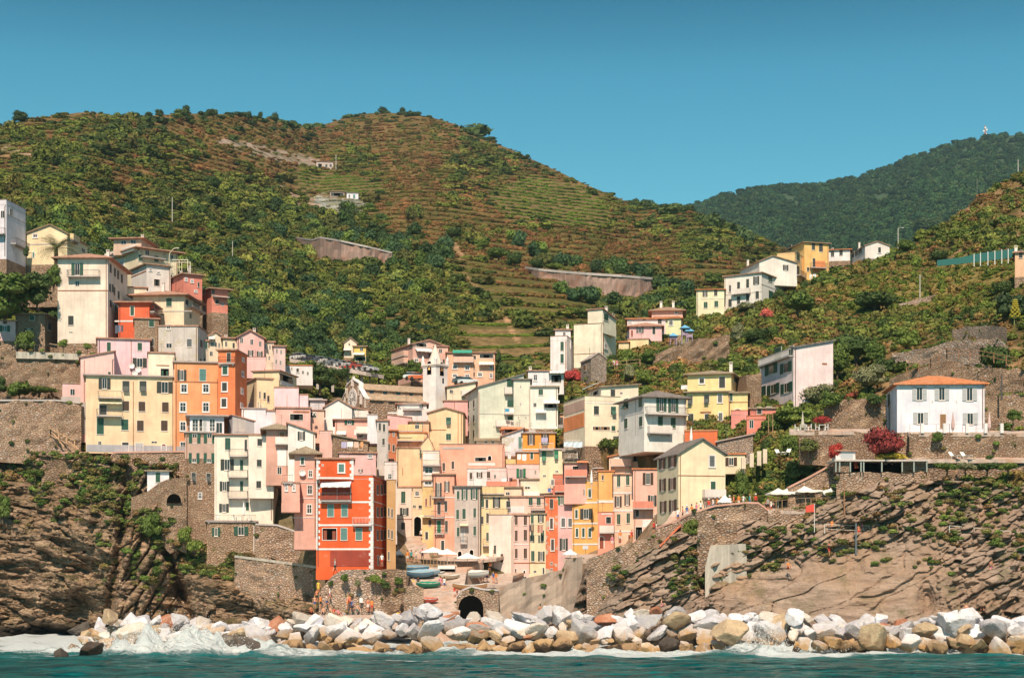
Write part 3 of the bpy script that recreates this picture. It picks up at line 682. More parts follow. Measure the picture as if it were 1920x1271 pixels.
px, py = px[m], py[m]; Y = HILL.q(px, py); n = len(px)
S = rng.uniform(1.3, 3.2, n)*np.clip(Y/450, .7, 1.3)
P3 = np.stack([(px-CX)/F*Y, Y-1, CH+(HY-py)/F*Y - .3*S], -1)
C = pick(np.concatenate([G_FOR, G_DRK, G_DRK]), n)*rng.uniform(.8, 1.6, (n, 1))*np.array([1.1,1.05,1])
scatter('woodland', P3, np.stack([S, S, S*rng.uniform(.8, 1.2, n)], -1), rng.uniform(0, 6.28, n), C, CANOPY, 'dense dark green woodland on the hillside above the town')
# far mountain forest
n = 9000; px = rng.uniform(1150, 2100, n); u = rng.random(n); sk = np.interp(px, [a for a, b in fm], [b for a, b in fm]); py = sk+(560-sk)*u
bare = poly_in(px, py, [(1632,372),(1655,364),(1672,368),(1668,378),(1645,380)])
px, py = px[~bare], py[~bare]; n = len(px); Y = FAR.q(px, py); S = rng.uniform(5, 9, n)
P3 = np.stack([(px-CX)/F*Y, Y, CH+(HY-py)/F*Y-.2*S], -1)
C = pick(np.array([[.026,.062,.026],[.034,.078,.030],[.020,.050,.026],[.050,.085,.032]]), n)*rng.uniform(.7, 1.3, (n, 1))*(1+.3*fbm(px/50, py/40, 3, 3)[:, None])
scatter('forest', P3, np.stack([S, S, S*.9], -1), rng.uniform(0, 6.28, n), C, BUSH, 'dark blue-green forest on the far mountain')
# right-hand slope cover
n = 18000; px = rng.uniform(1000, 2250, n); lo = np.interp(px, [c[0] for c in rc], [c[1][0][0] for c in rc]); hi = np.interp(px, [c[0] for c in rc], [c[1][4][0] for c in rc])
u = rng.random(n); py = hi+(lo-hi)*u; Y = RIGHT.q(px, py)
keep = np.ones(n, bool)
STONY = [[(1225,650),(1290,625),(1370,632),(1365,655),(1300,690),(1230,680)], [(1560,735),(1668,720),(1670,790),(1600,800),(1560,780)], [(1510,790),(1600,795),(1600,850),(1500,850)],
         [(1650,640),(1920,610),(1920,815),(1660,815)]]
for p in STONY: keep &= ~(poly_in(px, py, p) & (rng.random(n) < .66))
lush = np.clip(.62 + fbm(px/45, py/30, 4, 3)*.9, 0, 1); ch = rng.random(n)
C = np.where((ch < lush)[:, None], pick(G_FOR, n)*1.05, np.where((rng.random(n) < .6)[:, None], pick(G_OLI, n)*1.2, pick(G_BRN, n)))
gr = poly_in(px, py, [(1500,560),(1690,490),(1900,470),(1920,560),(1760,590),(1600,590)]); C[gr] = pick(np.array([[.12,.17,.04],[.16,.17,.05],[.09,.14,.03],[.22,.17,.07]]), gr.sum())
S = rng.uniform(.35, 1.2, n)*np.where(rng.random(n) < .1, 1.6, 1)*np.clip(Y/290, .7, 1.25); S[gr] *= .7
P3 = np.stack([(px-CX)/F*Y, Y, CH+(HY-py)/F*Y-.25*S], -1); C = C*rng.uniform(.8, 1.3, (n, 1))*np.array([1.15, 1.02, .9])
scatter('slope_undergrowth', P3[keep], np.stack([S*1.2, S, S*rng.uniform(.6, 1.2, n)], -1)[keep], rng.uniform(0, 6.28, n)[keep], C[keep], BUSH, 'mixed green and dry undergrowth on the garden slope at right')
# tufts on the cliffs and the town's banks
def tufts(name, S_, n, x0, x1, fn, label, smin=.25, smax=.9):
    px = rng.uniform(x0, x1, n); i = np.clip(np.searchsorted(S_.px, px), 0, len(S_.px)-1)
    lo, hi = S_.py[i, 0], S_.py[i, -1]; py = hi+(lo-hi)*rng.random(n); p = fn(px, py); k = rng.random(n) < p; px, py = px[k], py[k]; n = len(px)
    Y = S_.q(px, py); S = rng.uniform(smin, smax, n)
    u_ = rng.random(n); C = np.where((u_ < .5)[:, None], pick(G_OLI, n), np.where((u_ < .7)[:, None], pick(G_BRN, n), pick(G_FOR, n)))*rng.uniform(.8, 1.6, (n, 1))
    P = np.stack([(px-CX)/F*Y, Y-.1, CH+(HY-py)/F*Y-.15*S], -1)
    return scatter(name, P, np.stack([S*1.3, S, S*.8], -1), rng.uniform(0, 6.28, n), C, BUSH, label)
def pl(px, py):
    p = np.clip((1005-py)/120, 0, 1)*.85*np.clip(fbm(px/22, py/16, 5, 3)*3+.4, 0, 1)
    p = np.maximum(p, poly_in(px, py, [(330,985),(370,1000),(430,1040),(500,1050),(430,1090),(340,1075),(330,1030)])*.8)
    p = np.maximum(p, poly_in(px, py, [(215,860),(345,862),(345,880),(275,880),(250,930),(215,900)])*.8)
    p = np.maximum(p, poly_in(px, py, [(170,960),(300,950),(330,1130),(200,1120)])*.38*np.clip(fbm(px/14, py/20, 15, 3)*3+.3, 0, 1))
    p = np.where(poly_in(px, py, [(270,880),(335,880),(350,960),(250,960)]), p*.1, p)
    p = np.maximum(p, poly_in(px, py, [(150,885),(210,885),(215,940),(160,945)])*.9)
    return np.maximum(p, poly_in(px, py, [(250,955),(330,960),(360,1000),(300,1030),(250,1000)])*.7)
tufts('cliff_scrub', LCL, 7500, -200, 640, pl, 'olive scrub growing over the top of the left cliff', .3, 1.0)
def pr(px, py):
    p = np.clip(fbm(px/30, py/14, 6, 3)*3+.1, 0, 1)*.65*np.clip((1085-py)/60, 0, 1)
    p = np.maximum(p, poly_in(px, py, [(1262,1040),(1330,1030),(1325,1100),(1255,1125)])*.8)
    p = np.maximum(p, poly_in(px, py, [(1440,990),(1530,985),(1560,1030),(1420,1065)])*.4)
    p = np.maximum(p, poly_in(px, py, [(1740,880),(1920,885),(1920,960),(1760,990)])*.7)
    return np.maximum(p, poly_in(px, py, [(1130,1040),(1165,1035),(1170,1110),(1130,1105)])*.6)
tufts('cliff_tufts', RCL, 5200, 1050, 2200, pr, 'small green tufts in the cracks of the right cliff', .2, .75)
def pt(px, py): return .9*np.clip(fbm(px/25, py/14, 9, 3)*2.5+.55, 0, 1)*((px < 350) & (py < 850))
tufts('terrace_weeds', TOWN, 2600, -300, 400, pt, 'weeds and shrubs on the banks between the left terraces', .4, 1.2)
# ------------------------------------------------------------------ houses
_WM = {}
def q5(x): return max(.1, round(x/.05)*.05)
def win_meshes(kind, w, h, sh):
    """meshes of one window, door or loggia, local x across, y into the wall, z up from the sill"""
    k = (kind, w, h, sh)
    if k in _WM: return _WM[k]
    out = []; mt = SH.get(sh, SH['g']); f = MB(); hw = w/2
    def ring(x0, x1, z0, z1, t, d, m):
        f.box(x0, x0+t, -d, .02, z0, z1, m).box(x1-t, x1, -d, .02, z0, z1, m).box(x0+t, x1-t, -d+.003, .02, z1-t, z1, m).box(x0+t, x1-t, -d+.003, .02, z0, z0+t, m)
    def shutter(x0, x1, z0, z1):
        s = MB(); s.box(x0, x1, -.075, -.012, z0, z1)
        s.box(x0, x1, -.095, -.0755, z0, z0+.07).box(x0, x1, -.095, -.0755, z1-.07, z1).box(x0, x1, -.095, -.0755, (z0+z1)/2-.04, (z0+z1)/2+.04)
        return s.mesh('shutter', mt)
    if kind == 'o':        # open shutters either side of a dark opening
        ow = w*.42; f.box(-ow/2-.06, ow/2+.06, -.10, .02, -.08, 0, 0); ring(-ow/2, ow/2, 0, h, .06, .03, 0)
        f.box(-.025, .025, -.02, .02, .06, h-.06, 0)
        p = MB(); p.box(-ow/2+.06, ow/2-.06, -.012, .02, .06, h-.06)
        out = [('window', f.mesh('window', TRIM), None), ('pane', p.mesh('pane', GLASS), 0),
               ('shutter', shutter(-hw, -ow/2-.01, 0, h), 0), ('shutter', shutter(ow/2+.01, hw, 0, h), 0)]
    elif kind in 'cp':     # closed shutters, p = lower leaves propped outwards
        f.box(-hw-.07, hw+.07, -.10, .02, -.09, 0, 0); ring(-hw-.05, hw+.05, 0, h+.05, .05, .03, 0)
        out = [('window', f.mesh('window', TRIM), None)]
        if kind == 'c': out += [('shutter', shutter(-hw, -.01, .02, h), 0), ('shutter', shutter(.01, hw, .02, h), 0)]
        else:
            s = MB(); s.box(-hw, hw, -.075, -.01, h*.5, h); s.box(-hw, -hw+.08, -.075, -.01, 0, h*.5).box(hw-.08, hw, -.075, -.01, 0, h*.5)
            fl = MB(); fl.add([(-hw+.08,-.08,h*.5),(hw-.08,-.08,h*.5),(hw-.08,-.62,.02),(-hw+.08,-.62,.02),(-hw+.08,-.03,h*.5),(hw-.08,-.03,h*.5),(hw-.08,-.57,-.02),(-hw+.08,-.57,-.02)],
                              [(0,1,2,3),(7,6,5,4),(0,4,5,1),(1,5,6,2),(2,6,7,3),(3,7,4,0)])
            p = MB(); p.box(-hw+.08, hw-.08, -.012, .02, .02, h*.5)
            out += [('shutter', s.mesh('shutter', mt), 0), ('shutter_flap', fl.mesh('shutter_flap', mt), 0), ('pane', p.mesh('pane', GLASS), 0)]
    elif kind == 'w':      # pale surround with casement (sh colour fills the opening when it is a shutter letter)
        t = max(.12, w*.16); ring(-hw, hw, 0, h, t, .05, 0); f.box(-hw-.05, hw+.05, -.12, .02, -.08, 0, 0)
        p = MB()
        if sh == '-':
            p.box(-hw+t, hw-t, -.015, .02, t, h-t); f.box(-.03, .03, -.03, .02, t, h-t); f.box(-hw+t, hw-t, -.028, .02, h*.6-.025, h*.6+.025)
            out = [('window', f.mesh('window', WHITE), None), ('pane', p.mesh('pane', GLASS), 0)]
        else: out = [('window', f.mesh('window', WHITE), None), ('shutter', shutter(-hw+t, -.01, t, h-t), 0), ('shutter', shutter(.01, hw-t, t, h-t), 0)]
    elif kind == 'd':      # plain dark opening with thin frame
        ring(-hw, hw, 0, h, .05, .04, 0); p = MB(); p.box(-hw+.05, hw-.05, -.014, .02, .05, h-.05)
        out = [('window', f.mesh('window', TRIM), None), ('pane', p.mesh('pane', GLASS), 0)]
        if w < 3: f2 = MB(); f2.box(-.025, .025, -.03, .02, .05, h-.05); out.append(('glazing_bar', f2.mesh('glazing_bar', TRIM), 0))
    elif kind == 'L':      # loggia: flat panel painted black for the shade of a deep bay
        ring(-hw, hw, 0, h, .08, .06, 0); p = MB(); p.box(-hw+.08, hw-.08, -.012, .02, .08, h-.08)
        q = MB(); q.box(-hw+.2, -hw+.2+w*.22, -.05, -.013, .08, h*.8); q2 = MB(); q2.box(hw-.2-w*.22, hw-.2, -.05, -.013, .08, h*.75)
        out = [('loggia', f.mesh('loggia', TRIM), None), ('shade_painted_back', p.mesh('shade_painted_back', DARK), 0), ('shutter', q.mesh('shutter', mt), 0), ('shutter', q2.mesh('shutter', mt), 0)]
    elif kind == 'D':      # door
        ring(-hw, hw, 0, h, .09, .05, 0); p = MB(); p.box(-hw+.09, hw-.09, -.035, .02, .02, h-.09)
        k_ = MB(); k_.box(hw*.5, hw*.5+.06, -.10, -.036, h*.45, h*.45+.12)
        out = [('door', f.mesh('door', TRIM), None), ('door_leaf', p.mesh('door_leaf', mt), 0), ('handle', k_.mesh('handle', IRON), 0)]
    elif kind == 'A':      # arched opening; the flat panel's black paints the shade inside
        def arc(r0, r1, y0, y1, z):
            n = 9; vs = []; fs = []
            pts = [(-1, 0)] + [(-math.cos(math.pi*i/n), math.sin(math.pi*i/n)) for i in range(n+1)] + [(1, 0)]
            def P(r, e, y): return (e[0]*r, y, (z + e[1]*r) if not (e == (-1,0) and False) else 0)
            o_ = [(-r1, 0)] + [(-r1*math.cos(math.pi*i/n), z+r1*math.sin(math.pi*i/n)) for i in range(n+1)] + [(r1, 0)]
            i_ = [(-r0, 0)] + [(-r0*math.cos(math.pi*i/n), z+r0*math.sin(math.pi*i/n)) for i in range(n+1)] + [(r0, 0)]
            return o_, i_
        z = max(.1, h-hw); o_, i_ = arc(hw-.12, hw, 0, 0, z); n = len(o_)
        vs = [(x, -.05, zz) for x, zz in o_] + [(x, -.05, zz) for x, zz in i_] + [(x, .02, zz) for x, zz in o_] + [(x, .02, zz) for x, zz in i_]
        fs = []
        for i in range(n-1): fs += [(i, i+1, n+i+1, n+i), (2*n+i+1, 2*n+i, 3*n+i, 3*n+i+1), (i+1, i, 2*n+i, 2*n+i+1), (n+i, n+i+1, 3*n+i+1, 3*n+i)]
        f.add(vs, fs); p = MB(); p.add([(x, -.012, zz) for x, zz in i_], [tuple(range(n))])
        out = [('arch', f.mesh('arch', TRIM), None), ('opening_panel', p.mesh('opening_panel', SH['r'] if sh == 'r' else DARK), 0)]
    elif kind == 'a':      # sloping fabric awning
        f.add([(-hw,-.02,h),(hw,-.02,h),(hw,-1.0,h*.35),(-hw,-1.0,h*.35),(-hw,-.02,h-.05),(hw,-.02,h-.05),(hw,-1.0,h*.35-.05),(-hw,-1.0,h*.35-.05)],
              [(0,3,2,1),(4,5,6,7),(0,1,5,4),(1,2,6,5),(2,3,7,6),(3,0,4,7)])
        n = 8
        for i in range(n): f.box(-hw+w*i/n+.01, -hw+w*(i+1)/n-.01, -1.03, -1.005, -.02+.04*(i%2), h*.35, 0)
        out = [('awning', f.mesh('awning', {'w': simple('awning_cloth', (.82,.80,.78), .9), 's': simple('striped_awning_cloth', (.74,.76,.80), .9), 'g': simple('green_awning_cloth', (.06,.34,.25), .9), 'o': simple('orange_awning_cloth', (.72,.26,.13), .9), 'c': simple('cream_awning_cloth', (.80,.70,.50), .9)}.get(sh)), None)]
    elif kind == 'u':      # dish antenna
        f.lathe([(.03, 0), (.28, .04), (.45, .14), (.46, .15), (.44, .16), (.27, .07), (.02, .03)], 14)
        vs = [(x, -z-.35, y) for x, y, z in f.v]; f.v = vs; g_ = MB(); g_.tube([(0,.02,-.2),(0,-.35,-.1),(0,-.36,0)], .03, 5)
        out = [('dish_antenna', f.mesh('dish_antenna', simple('white_metal', (.8,.8,.8), .5)), None), ('bracket', g_.mesh('bracket', IRON), 0)]
    elif kind == 'b':      # band, pipe or plain panel standing proud
        f.box(-hw, hw, -.05, .02, 0, h); col = {'-': WHITE}.get(sh)
        col = col or {'n': plaster((.36,.15,.06)), 'r': plaster((.34,.06,.02)), 'k': CONC, 'w': WHITE, 'g': plaster((.40,.40,.42)), 'o': plaster((.8,.3,.1)), 'v': plaster((.55,.36,.26))}[sh]
        out = [('wall_band' if w > h else 'drainpipe', f.mesh('wall_band', col), None)]
    _WM[k] = out; return out
def rail_mesh(L, D, kind, h=1.0):
    """balcony railing round three sides, origin at wall centre, outwards = -y"""
    k = ('rail', round(L, 1), round(D, 1), kind); L = round(L, 1); D = round(D, 1)
    if k in _WM: return _WM[k]
    f = MB(); m = {'r': IRON, 'w': simple('white_iron', (.75,.73,.72), .6), 's': None, 'c': None}.get(kind, IRON)
    if kind in 'sxyz':
        m = {'s': TRIM, 'x': plaster((.78,.30,.20)), 'y': plaster((.85,.62,.28)), 'z': plaster((.80,.50,.36))}[kind]
        f.box(-L/2, L/2, -D, -D+.12, 0, h).box(-L/2, -L/2+.12, -D+.12, 0, 0, h).box(L/2-.12, L/2, -D+.12, 0, 0, h)
    else:
        f.box(-L/2, L/2, -D, -D+.05, h-.05, h).box(-L/2, L/2, -D, -D+.04, .08, .12)
        for sx in (-1, 1): f.box(sx*(L/2-.025)-.025, sx*(L/2-.025)+.025, -D+.05, 0, h-.05, h)
        n = max(2, int(L/.2))
        for i in range(n+1): x = -L/2+.02+(L-.04)*i/n; f.box(x-.011, x+.011, -D+.01, -D+.035, .12, h-.05)
        n = max(2, int(D/.25))
        for sx in (-1, 1):
            for i in range(1, n): y = -D*i/n; f.box(sx*(L/2-.025)-.011, sx*(L/2-.025)+.011, y-.011, y+.011, 0, h-.05)
    _WM[k] = f.mesh('railing', m); return _WM[k]
ROOFC = {'t': tiles((.46,.29,.20)), 'o': tiles((.74,.27,.12)), 's': tiles((.26,.22,.21)), 'n': tiles((.40,.31,.22)), 'p': tiles((.55,.30,.22)), 'k': plaster((.40,.33,.29), .8)}
STOF = stone((.42,.33,.26),(.27,.21,.16),(.56,.50,.44),1.6)
HOUSES = {}; LOG = []
class House: pass
def solve(xs, Y, d, ratio=None, tw=None):
    k = [(x-CX)/F for x in xs]
    if len(xs) == 2:
        km = (k[0]+k[1])/2; ph = -math.atan(km) + (tw or 0); u = (math.cos(ph), math.sin(ph))
        P1 = (k[1]*Y, Y); a = (k[0]*P1[1]-P1[0])/(-(u[0]-k[0]*u[1])); b = d
        return P1, u, a, b
    X1, Y1 = k[1]*Y, Y; wl, wr = xs[1]-xs[0], xs[2]-xs[1]
    if wl >= wr:
        b = d
        for _ in range(60):
            s = (X1-k[2]*Y1)/(b*math.sqrt(1+k[2]**2))
            if abs(s) < .985: break
            b *= 1.08
        ph = math.asin(max(-1, min(1, s))) - math.atan(k[2])
        u = (math.cos(ph), math.sin(ph)); a = (X1-k[0]*Y1)/(u[0]-k[0]*u[1])
    else:
        a = d
        for _ in range(60):
            s = (X1-k[0]*Y1)/(a*math.sqrt(1+k[0]**2))
            if abs(s) < .985: break
            a *= 1.08
        ph = -math.acos(max(-1, min(1, s))) - math.atan(k[0]); u = (math.cos(ph), math.sin(ph)); v = (-u[1], u[0])
        b = (k[2]*Y1-X1)/(v[0]-k[2]*v[1])
    return (X1, Y1), u, a, b
def H(label, Y, xs, top, base, col, roof='F', rh=1.0, d=9, over=.35, rf=.5, rc='t', wins='', bal='', wear=.5, cat='house', name='house', group=None, par=.8, down=2, ch='', mat=None, tw=0, noroof=False, fnd=1.6):
    if Y is None: Y = NEAR(xs[len(xs)//2 if len(xs) > 2 else 1]*.5+xs[0]*.5, base) + .5
    P1, u, a, b = solve(xs, Y, d, tw=tw); v = (-u[1], u[0]); P0 = (P1[0]-a*u[0], P1[1]-a*u[1])
    zt = zpx(top, Y); zb = zpx(base, Y); LOG.append('%s a=%.1f b=%.1f h=%.1f Y=%.0f' % (label[:40], a, b, zt-zb, Y))
    root = empty(name, (P0[0], P0[1], zb), math.atan2(u[1], u[0])); tag(root, label, cat, group)
    e = zt - zb; z0 = -.35 if down else 0; m = MB(); wall = mat or plaster(tuple(col), wear)
    if down:
        ext = .8
        for px_ in (xs[0]+2, xs[1]-2):
            Yc_ = Y
            for k_ in range(1, 26):
                if NEAR(px_, base + 4*k_) < Yc_ - .3: break
            ext = max(ext, (4*k_+6)*Y/F)
        ext = min(ext, fnd); fm_ = MB(); fm_.box(-.04, a+.04, -.04, b+.04, -ext, -.34); fm_.build('foundation', mat or (STOF if fnd > 2 else wall), root)
    R = []; o = over
    if roof in 'FTH':
        m.prism([(0,0),(a,0),(a,b),(0,b)], z0, e)
    elif roof == 'G':
        m.add([(0,0,z0),(a,0,z0),(a,0,e),(rf*a,0,e+rh),(0,0,e),(0,b,z0),(a,b,z0),(a,b,e),(rf*a,b,e+rh),(0,b,e)],
              [(0,1,2,3,4),(9,8,7,6,5),(1,6,7,2),(5,0,4,9),(4,3,8,9),(3,2,7,8),(0,5,6,1)])
        t = .18; sl = rh/(rf*a); sr = rh/((1-rf)*a)
        R += [[(-o,-o,e-sl*o+t),(rf*a,-o,e+rh+t),(rf*a,b+o,e+rh+t),(-o,b+o,e-sl*o+t)], [(rf*a,-o,e+rh+t),(a+o,-o,e-sr*o+t),(a+o,b+o,e-sr*o+t),(rf*a,b+o,e+rh+t)]]
    elif roof == 'R':
        m.add([(0,0,z0),(0,b,z0),(0,b,e),(0,rf*b,e+rh),(0,0,e),(a,0,z0),(a,b,z0),(a,b,e),(a,rf*b,e+rh),(a,0,e)],
              [(4,3,2,1,0),(5,6,7,8,9),(6,1,2,7),(0,5,9,4),(3,4,9,8),(2,3,8,7),(5,0,1,6)])
        t = .18; sl = rh/(rf*b); sr = rh/((1-rf)*b)
        R += [[(-o,-o,e-sl*o+t),(a+o,-o,e-sl*o+t),(a+o,rf*b,e+rh+t),(-o,rf*b,e+rh+t)], [(-o,rf*b,e+rh+t),(a+o,rf*b,e+rh+t),(a+o,b+o,e-sr*o+t),(-o,b+o,e-sr*o+t)]]
    elif roof in ('S', 'l', 'r', 'B'):      # lean-to roofs: rising backwards, to the left, to the right, or falling backwards
        zz = {'S': (e,e,e+rh,e+rh), 'l': (e+rh,e,e,e+rh), 'r': (e,e+rh,e+rh,e), 'B': (e+rh,e+rh,e,e)}[roof]
        m.prism([(0,0),(a,0),(a,b),(0,b)], z0, zz)
        def zat(x, y): return zz[0] + (zz[1]-zz[0])*x/a + (zz[3]-zz[0])*y/b + .18
        R += [[(x, y, zat(x, y)) for x, y in ((-o,-o),(a+o,-o),(a+o,b+o),(-o,b+o))]]
    m.build('wall', wall, root)
    if not noroof:
        rm = MB()
        if roof == 'F':
            rm.box(-o, a+o, -o, b+o, e+.003, e+.22); rm.build('roof', ROOFC[rc], root)
        elif roof == 'T':
            rm.box(.0, a, .0, b, e+.003, e+.06); rm.build('roof', CONC, root)
            p = MB(); p.box(0,a,-.02,.16,e+.061,e+par).box(0,a,b-.16,b,e+.061,e+par).box(0,.16,.16,b-.16,e+.061,e+par).box(a-.14,a+.02,.16,b-.16,e+.061,e+par); p.build('parapet', wall, root)
            c = MB(); c.box(-.06,a+.06,-.08,.2,e+par+.002,e+par+.08).box(-.06,a+.06,b-.2,b+.06,e+par+.002,e+par+.08).box(-.06,.2,.2,b-.2,e+par+.002,e+par+.08).box(a-.2,a+.08,.2,b-.2,e+par+.002,e+par+.08); c.build('coping', ROOFC[rc], root)
        elif roof == 'H':
            q = min(a, b)/2; x0, x1, y0, y1 = -o, a+o, -o, b+o; s_ = .16
            if a >= b: r0, r1 = (q, b/2, e+rh), (a-q, b/2, e+rh)
            else: r0, r1 = (a/2, q, e+rh), (a/2, b-q, e+rh)
            vs = [(x0,y0,e+s_),(x1,y0,e+s_),(x1,y1,e+s_),(x0,y1,e+s_),r0,r1,(x0,y0,e+.002),(x1,y0,e+.002),(x1,y1,e+.002),(x0,y1,e+.002)]
            if a >= b: fs = [(0,1,5,4),(1,2,5),(2,3,4,5),(3,0,4)]
            else: fs = [(0,1,4),(1,2,5,4),(2,3,5),(3,0,4,5)]
            rm.add(vs, fs + [(6,7,1,0),(7,8,2,1),(8,9,3,2),(9,6,0,3),(9,8,7,6)]); rm.build('roof', ROOFC[rc], root)
        else:
            for q in R: rm.slab(q, .17)
            rm.build('roof', ROOFC[rc], root)
    ro = root.children[-1]
    for i, s in enumerate(ch.split()):       # chimneys: fx,fy,height
        fx, fy, hh = map(float, s.split(',')); c = MB(); c.box(fx*a-.24, fx*a+.24, fy*b-.2, fy*b+.2, e-.1, e+hh+ (rh if roof in 'GRH' else .2))
        zt_ = e+hh+(rh if roof in 'GRH' else .2); c.box(fx*a-.3, fx*a+.3, fy*b-.26, fy*b+.26, zt_+.25, zt_+.33).box(fx*a-.24, fx*a-.14, fy*b-.2, fy*b+.2, zt_, zt_+.25).box(fx*a+.14, fx*a+.24, fy*b-.2, fy*b+.2, zt_, zt_+.25)
        o_ = c.build('chimney', TRIM, ro)
    xc = xs[1]; hr_ = random.Random(len(label)*7+int(xs[0])); Lf = a if (len(xs) == 2 or xs[1]-xs[0] > xs[2]-xs[1]) else b
    if e > 5 and cat == 'house' and Lf > 3:      # drainpipe down one corner
        s_ = Lf-.25 if hr_.random() < .5 else .25; dp = MB(); dp.tube([(0,-.10,.2),(0,-.10,e-.35),(.12,-.02,e-.1)], .055, 6); do = dp.build('drainpipe', simple('copper_pipe', (.30,.17,.11), .7) if hr_.random() < .6 else IRON, root)
        do.location = (s_, 0, 0) if Lf == a else (a, s_, 0); do.rotation_euler = (0, 0, 0 if Lf == a else math.pi/2)
    if hr_.random() < .45 and cat == 'house':      # aerial
        x_, y_ = a*hr_.uniform(.2, .8), b*hr_.uniform(.3, .7); zr = e+(rh*.6 if roof not in 'FT' and rh > 0 else .1); ae = MB(); ae.tube([(x_,y_,zr-.3),(x_,y_,zr+1.9)], .03, 4)
        for k_ in range(3): ae.tube([(x_-.45+.08*k_,y_,zr+1.3+.25*k_),(x_+.45-.08*k_,y_,zr+1.3+.25*k_)], .018, 4)
        ae.build('aerial', IRON, ro)
    def place(px, py, wpx):
        k = (px-CX)/F; kl = (px-wpx/2-CX)/F; kr = (px+wpx/2-CX)/F
        if len(xs) == 2 or px <= xc: Q, dv, L = P0, u, a; face = 0
        else: Q, dv, L = P1, v, b; face = 1
        g_ = lambda kk: (kk*Q[1]-Q[0])/(dv[0]-kk*dv[1])
        s = g_(k); w_ = abs(g_(kr)-g_(kl)); Yp = Q[1]+s*dv[1]; z = zpx(py, Yp)-zb
        return face, s, w_, Yp, z
    for grp in wins.split(';'):
        tk = grp.split()
        if not tk: continue
        kd = tk[0][0]; dims = tk[0][1:]; sh = '-'
        if dims and not dims[-1].isdigit(): sh = dims[-1]; dims = dims[:-1]
        wp, hp = map(float, dims.split('x'))
        for t in tk[1:]:
            px, py = map(float, t.split(','))
            face, s, w_, Yp, z = place(px, py, wp); h_ = hp*Yp/F; z -= h_/2
            if kd == 'u': w_ = h_ = 1
            for nm, me, par_ in [(nm, me, p) for nm, me, p in win_meshes(kd, q5(w_), q5(h_), sh)]:
                ob = bpy.data.objects.new(nm, me)
                if par_ is None:
                    link(ob, root); ob.location = (s, 0, z) if face == 0 else (a, s, z); ob.rotation_euler = (0, 0, 0 if face == 0 else math.pi/2); base_o = ob
                else: link(ob, base_o)
    for t in bal.split():      # balconies x0,x1,y,depth,kind
        q = t.split(','); x0, x1, y, D = map(float, q[:4]); kd = q[4] if len(q) > 4 else 'r'
        face, s, w_, Yp, z = place((x0+x1)/2, y, x1-x0)
        if kd not in 'rwsxyz': kd = 'r'
        c = MB(); c.box(-w_/2, w_/2, -D, .02, -.16, 0).box(-w_/2+.2, -w_/2+.35, -D*.7, .02, -.4, -.161).box(w_/2-.35, w_/2-.2, -D*.7, .02, -.4, -.161)
        bo = c.build('balcony', CONC, root); bo.location = (s, 0, z) if face == 0 else (a, s, z); bo.rotation_euler = (0, 0, 0 if face == 0 else math.pi/2)
        link(bpy.data.objects.new('railing', rail_mesh(w_, D, kd)), bo)
    hs = House(); hs.root, hs.P0, hs.P1, hs.u, hs.v, hs.a, hs.b, hs.e, hs.zb, hs.Y, hs.wall = root, P0, P1, u, v, a, b, e, zb, Y, wall
    return hs
CRE=(.86,.70,.46); BEI=(.84,.73,.60); YEL=(.92,.64,.37); PIK=(.84,.52,.48); LIL=(.82,.57,.62); SAL=(.84,.45,.32); ORA=(.86,.36,.15); WHI=(.84,.82,.80); TER=(.72,.19,.08); GRY=(.50,.46,.42); OCH=(.80,.46,.14); COR=(.82,.27,.20); LIM=(.70,.76,.58)
STO=stone(); STOG=stone((.45,.42,.39),(.27,.24,.22),(.6,.58,.56),2.0)
# ---- upper left
H('lavender white tower house with roof terrace at the far left edge, above the palm',300,(-60,12,48),384,482,(.74,.72,.78),'T',d=8,wins='d6x15 21,399;d7x14 5,402;b34x2k 30,410',bal='20,46,462,1,r -20,11,440,1.2,r',par=.9,fnd=8)
H('cream gabled house behind the palm tree, with an open side stair',308,(47,126,164),438,492,(.85,.69,.40),'G',rh=1.6,rf=.6,d=11,wins='w10x9- 66,442;d6x8 143,455 156,470;b78x2k 87,458;D5x12t 63,478',bal='128,140,452,1,y',fnd=8)
H('tall beige house with hipped roof, balcony and long shuttered side wall',288,(108,202,239),485,640,(.82,.72,.58),'H',rh=1.7,d=14,over=.9,rc='p',wins='o22x22g 145,505;d8x10 145,532;c10x17k 133,601;d7x3 133,623;b94x1.6n 156,545;c3x16k 207,504 215,511 221,516 228,523;c3x15k 206,540 211,541 214,546 222,554;c3x13k 207,570 217,578;c3x11k 215,604;b1.2x150g 203,560',bal='128,188,519,1.1,r',ch='.8,.5,.8',fnd=8)
H('flat roofed modern villa block with stacked terraces, upper left of the town',330,(203,260,333),466,552,(.80,.70,.46),'F',over=1.2,d=13,rc='p',wins='c10x8g 238,470;w20x16w 224,494;c7x12g 263,484 293,486;d5x9 322,482;d8x9 276,474;b58x2n 232,477',bal='204,258,478,1,s 263,306,484,1.2,r 266,316,502,1.2,r',fnd=8)
H('small set-back penthouse storey on the terraced modern villa',333,(213,265,290),448,462,(.66,.46,.32),'F',over=.8,d=8,rc='p',wins='d10x7 232,455 250,454',ch='.95,.2,.6')
H('low white wing with dark garage under the terraced modern villa',320,(246,275,320),496,548,(.78,.74,.68),'F',over=.5,d=8,wins='w6x9w 282,504;w7x5w 297,511;L12x14k 294,530;b28x2n 260,514',fnd=8)
H('salmon red house with railed roof terrace on the slope',318,(313,344,379),514,556,(.74,.27,.19),'F',over=.5,rh=.5,d=9,wins='w6x7w 349,524 360,527;w6x5w 367,546;d5x7 321,520;c3x9k 372,534',bal='345,378,513,.3,r',ch='.3,.5,1.2 .8,.5,1.4',fnd=8)
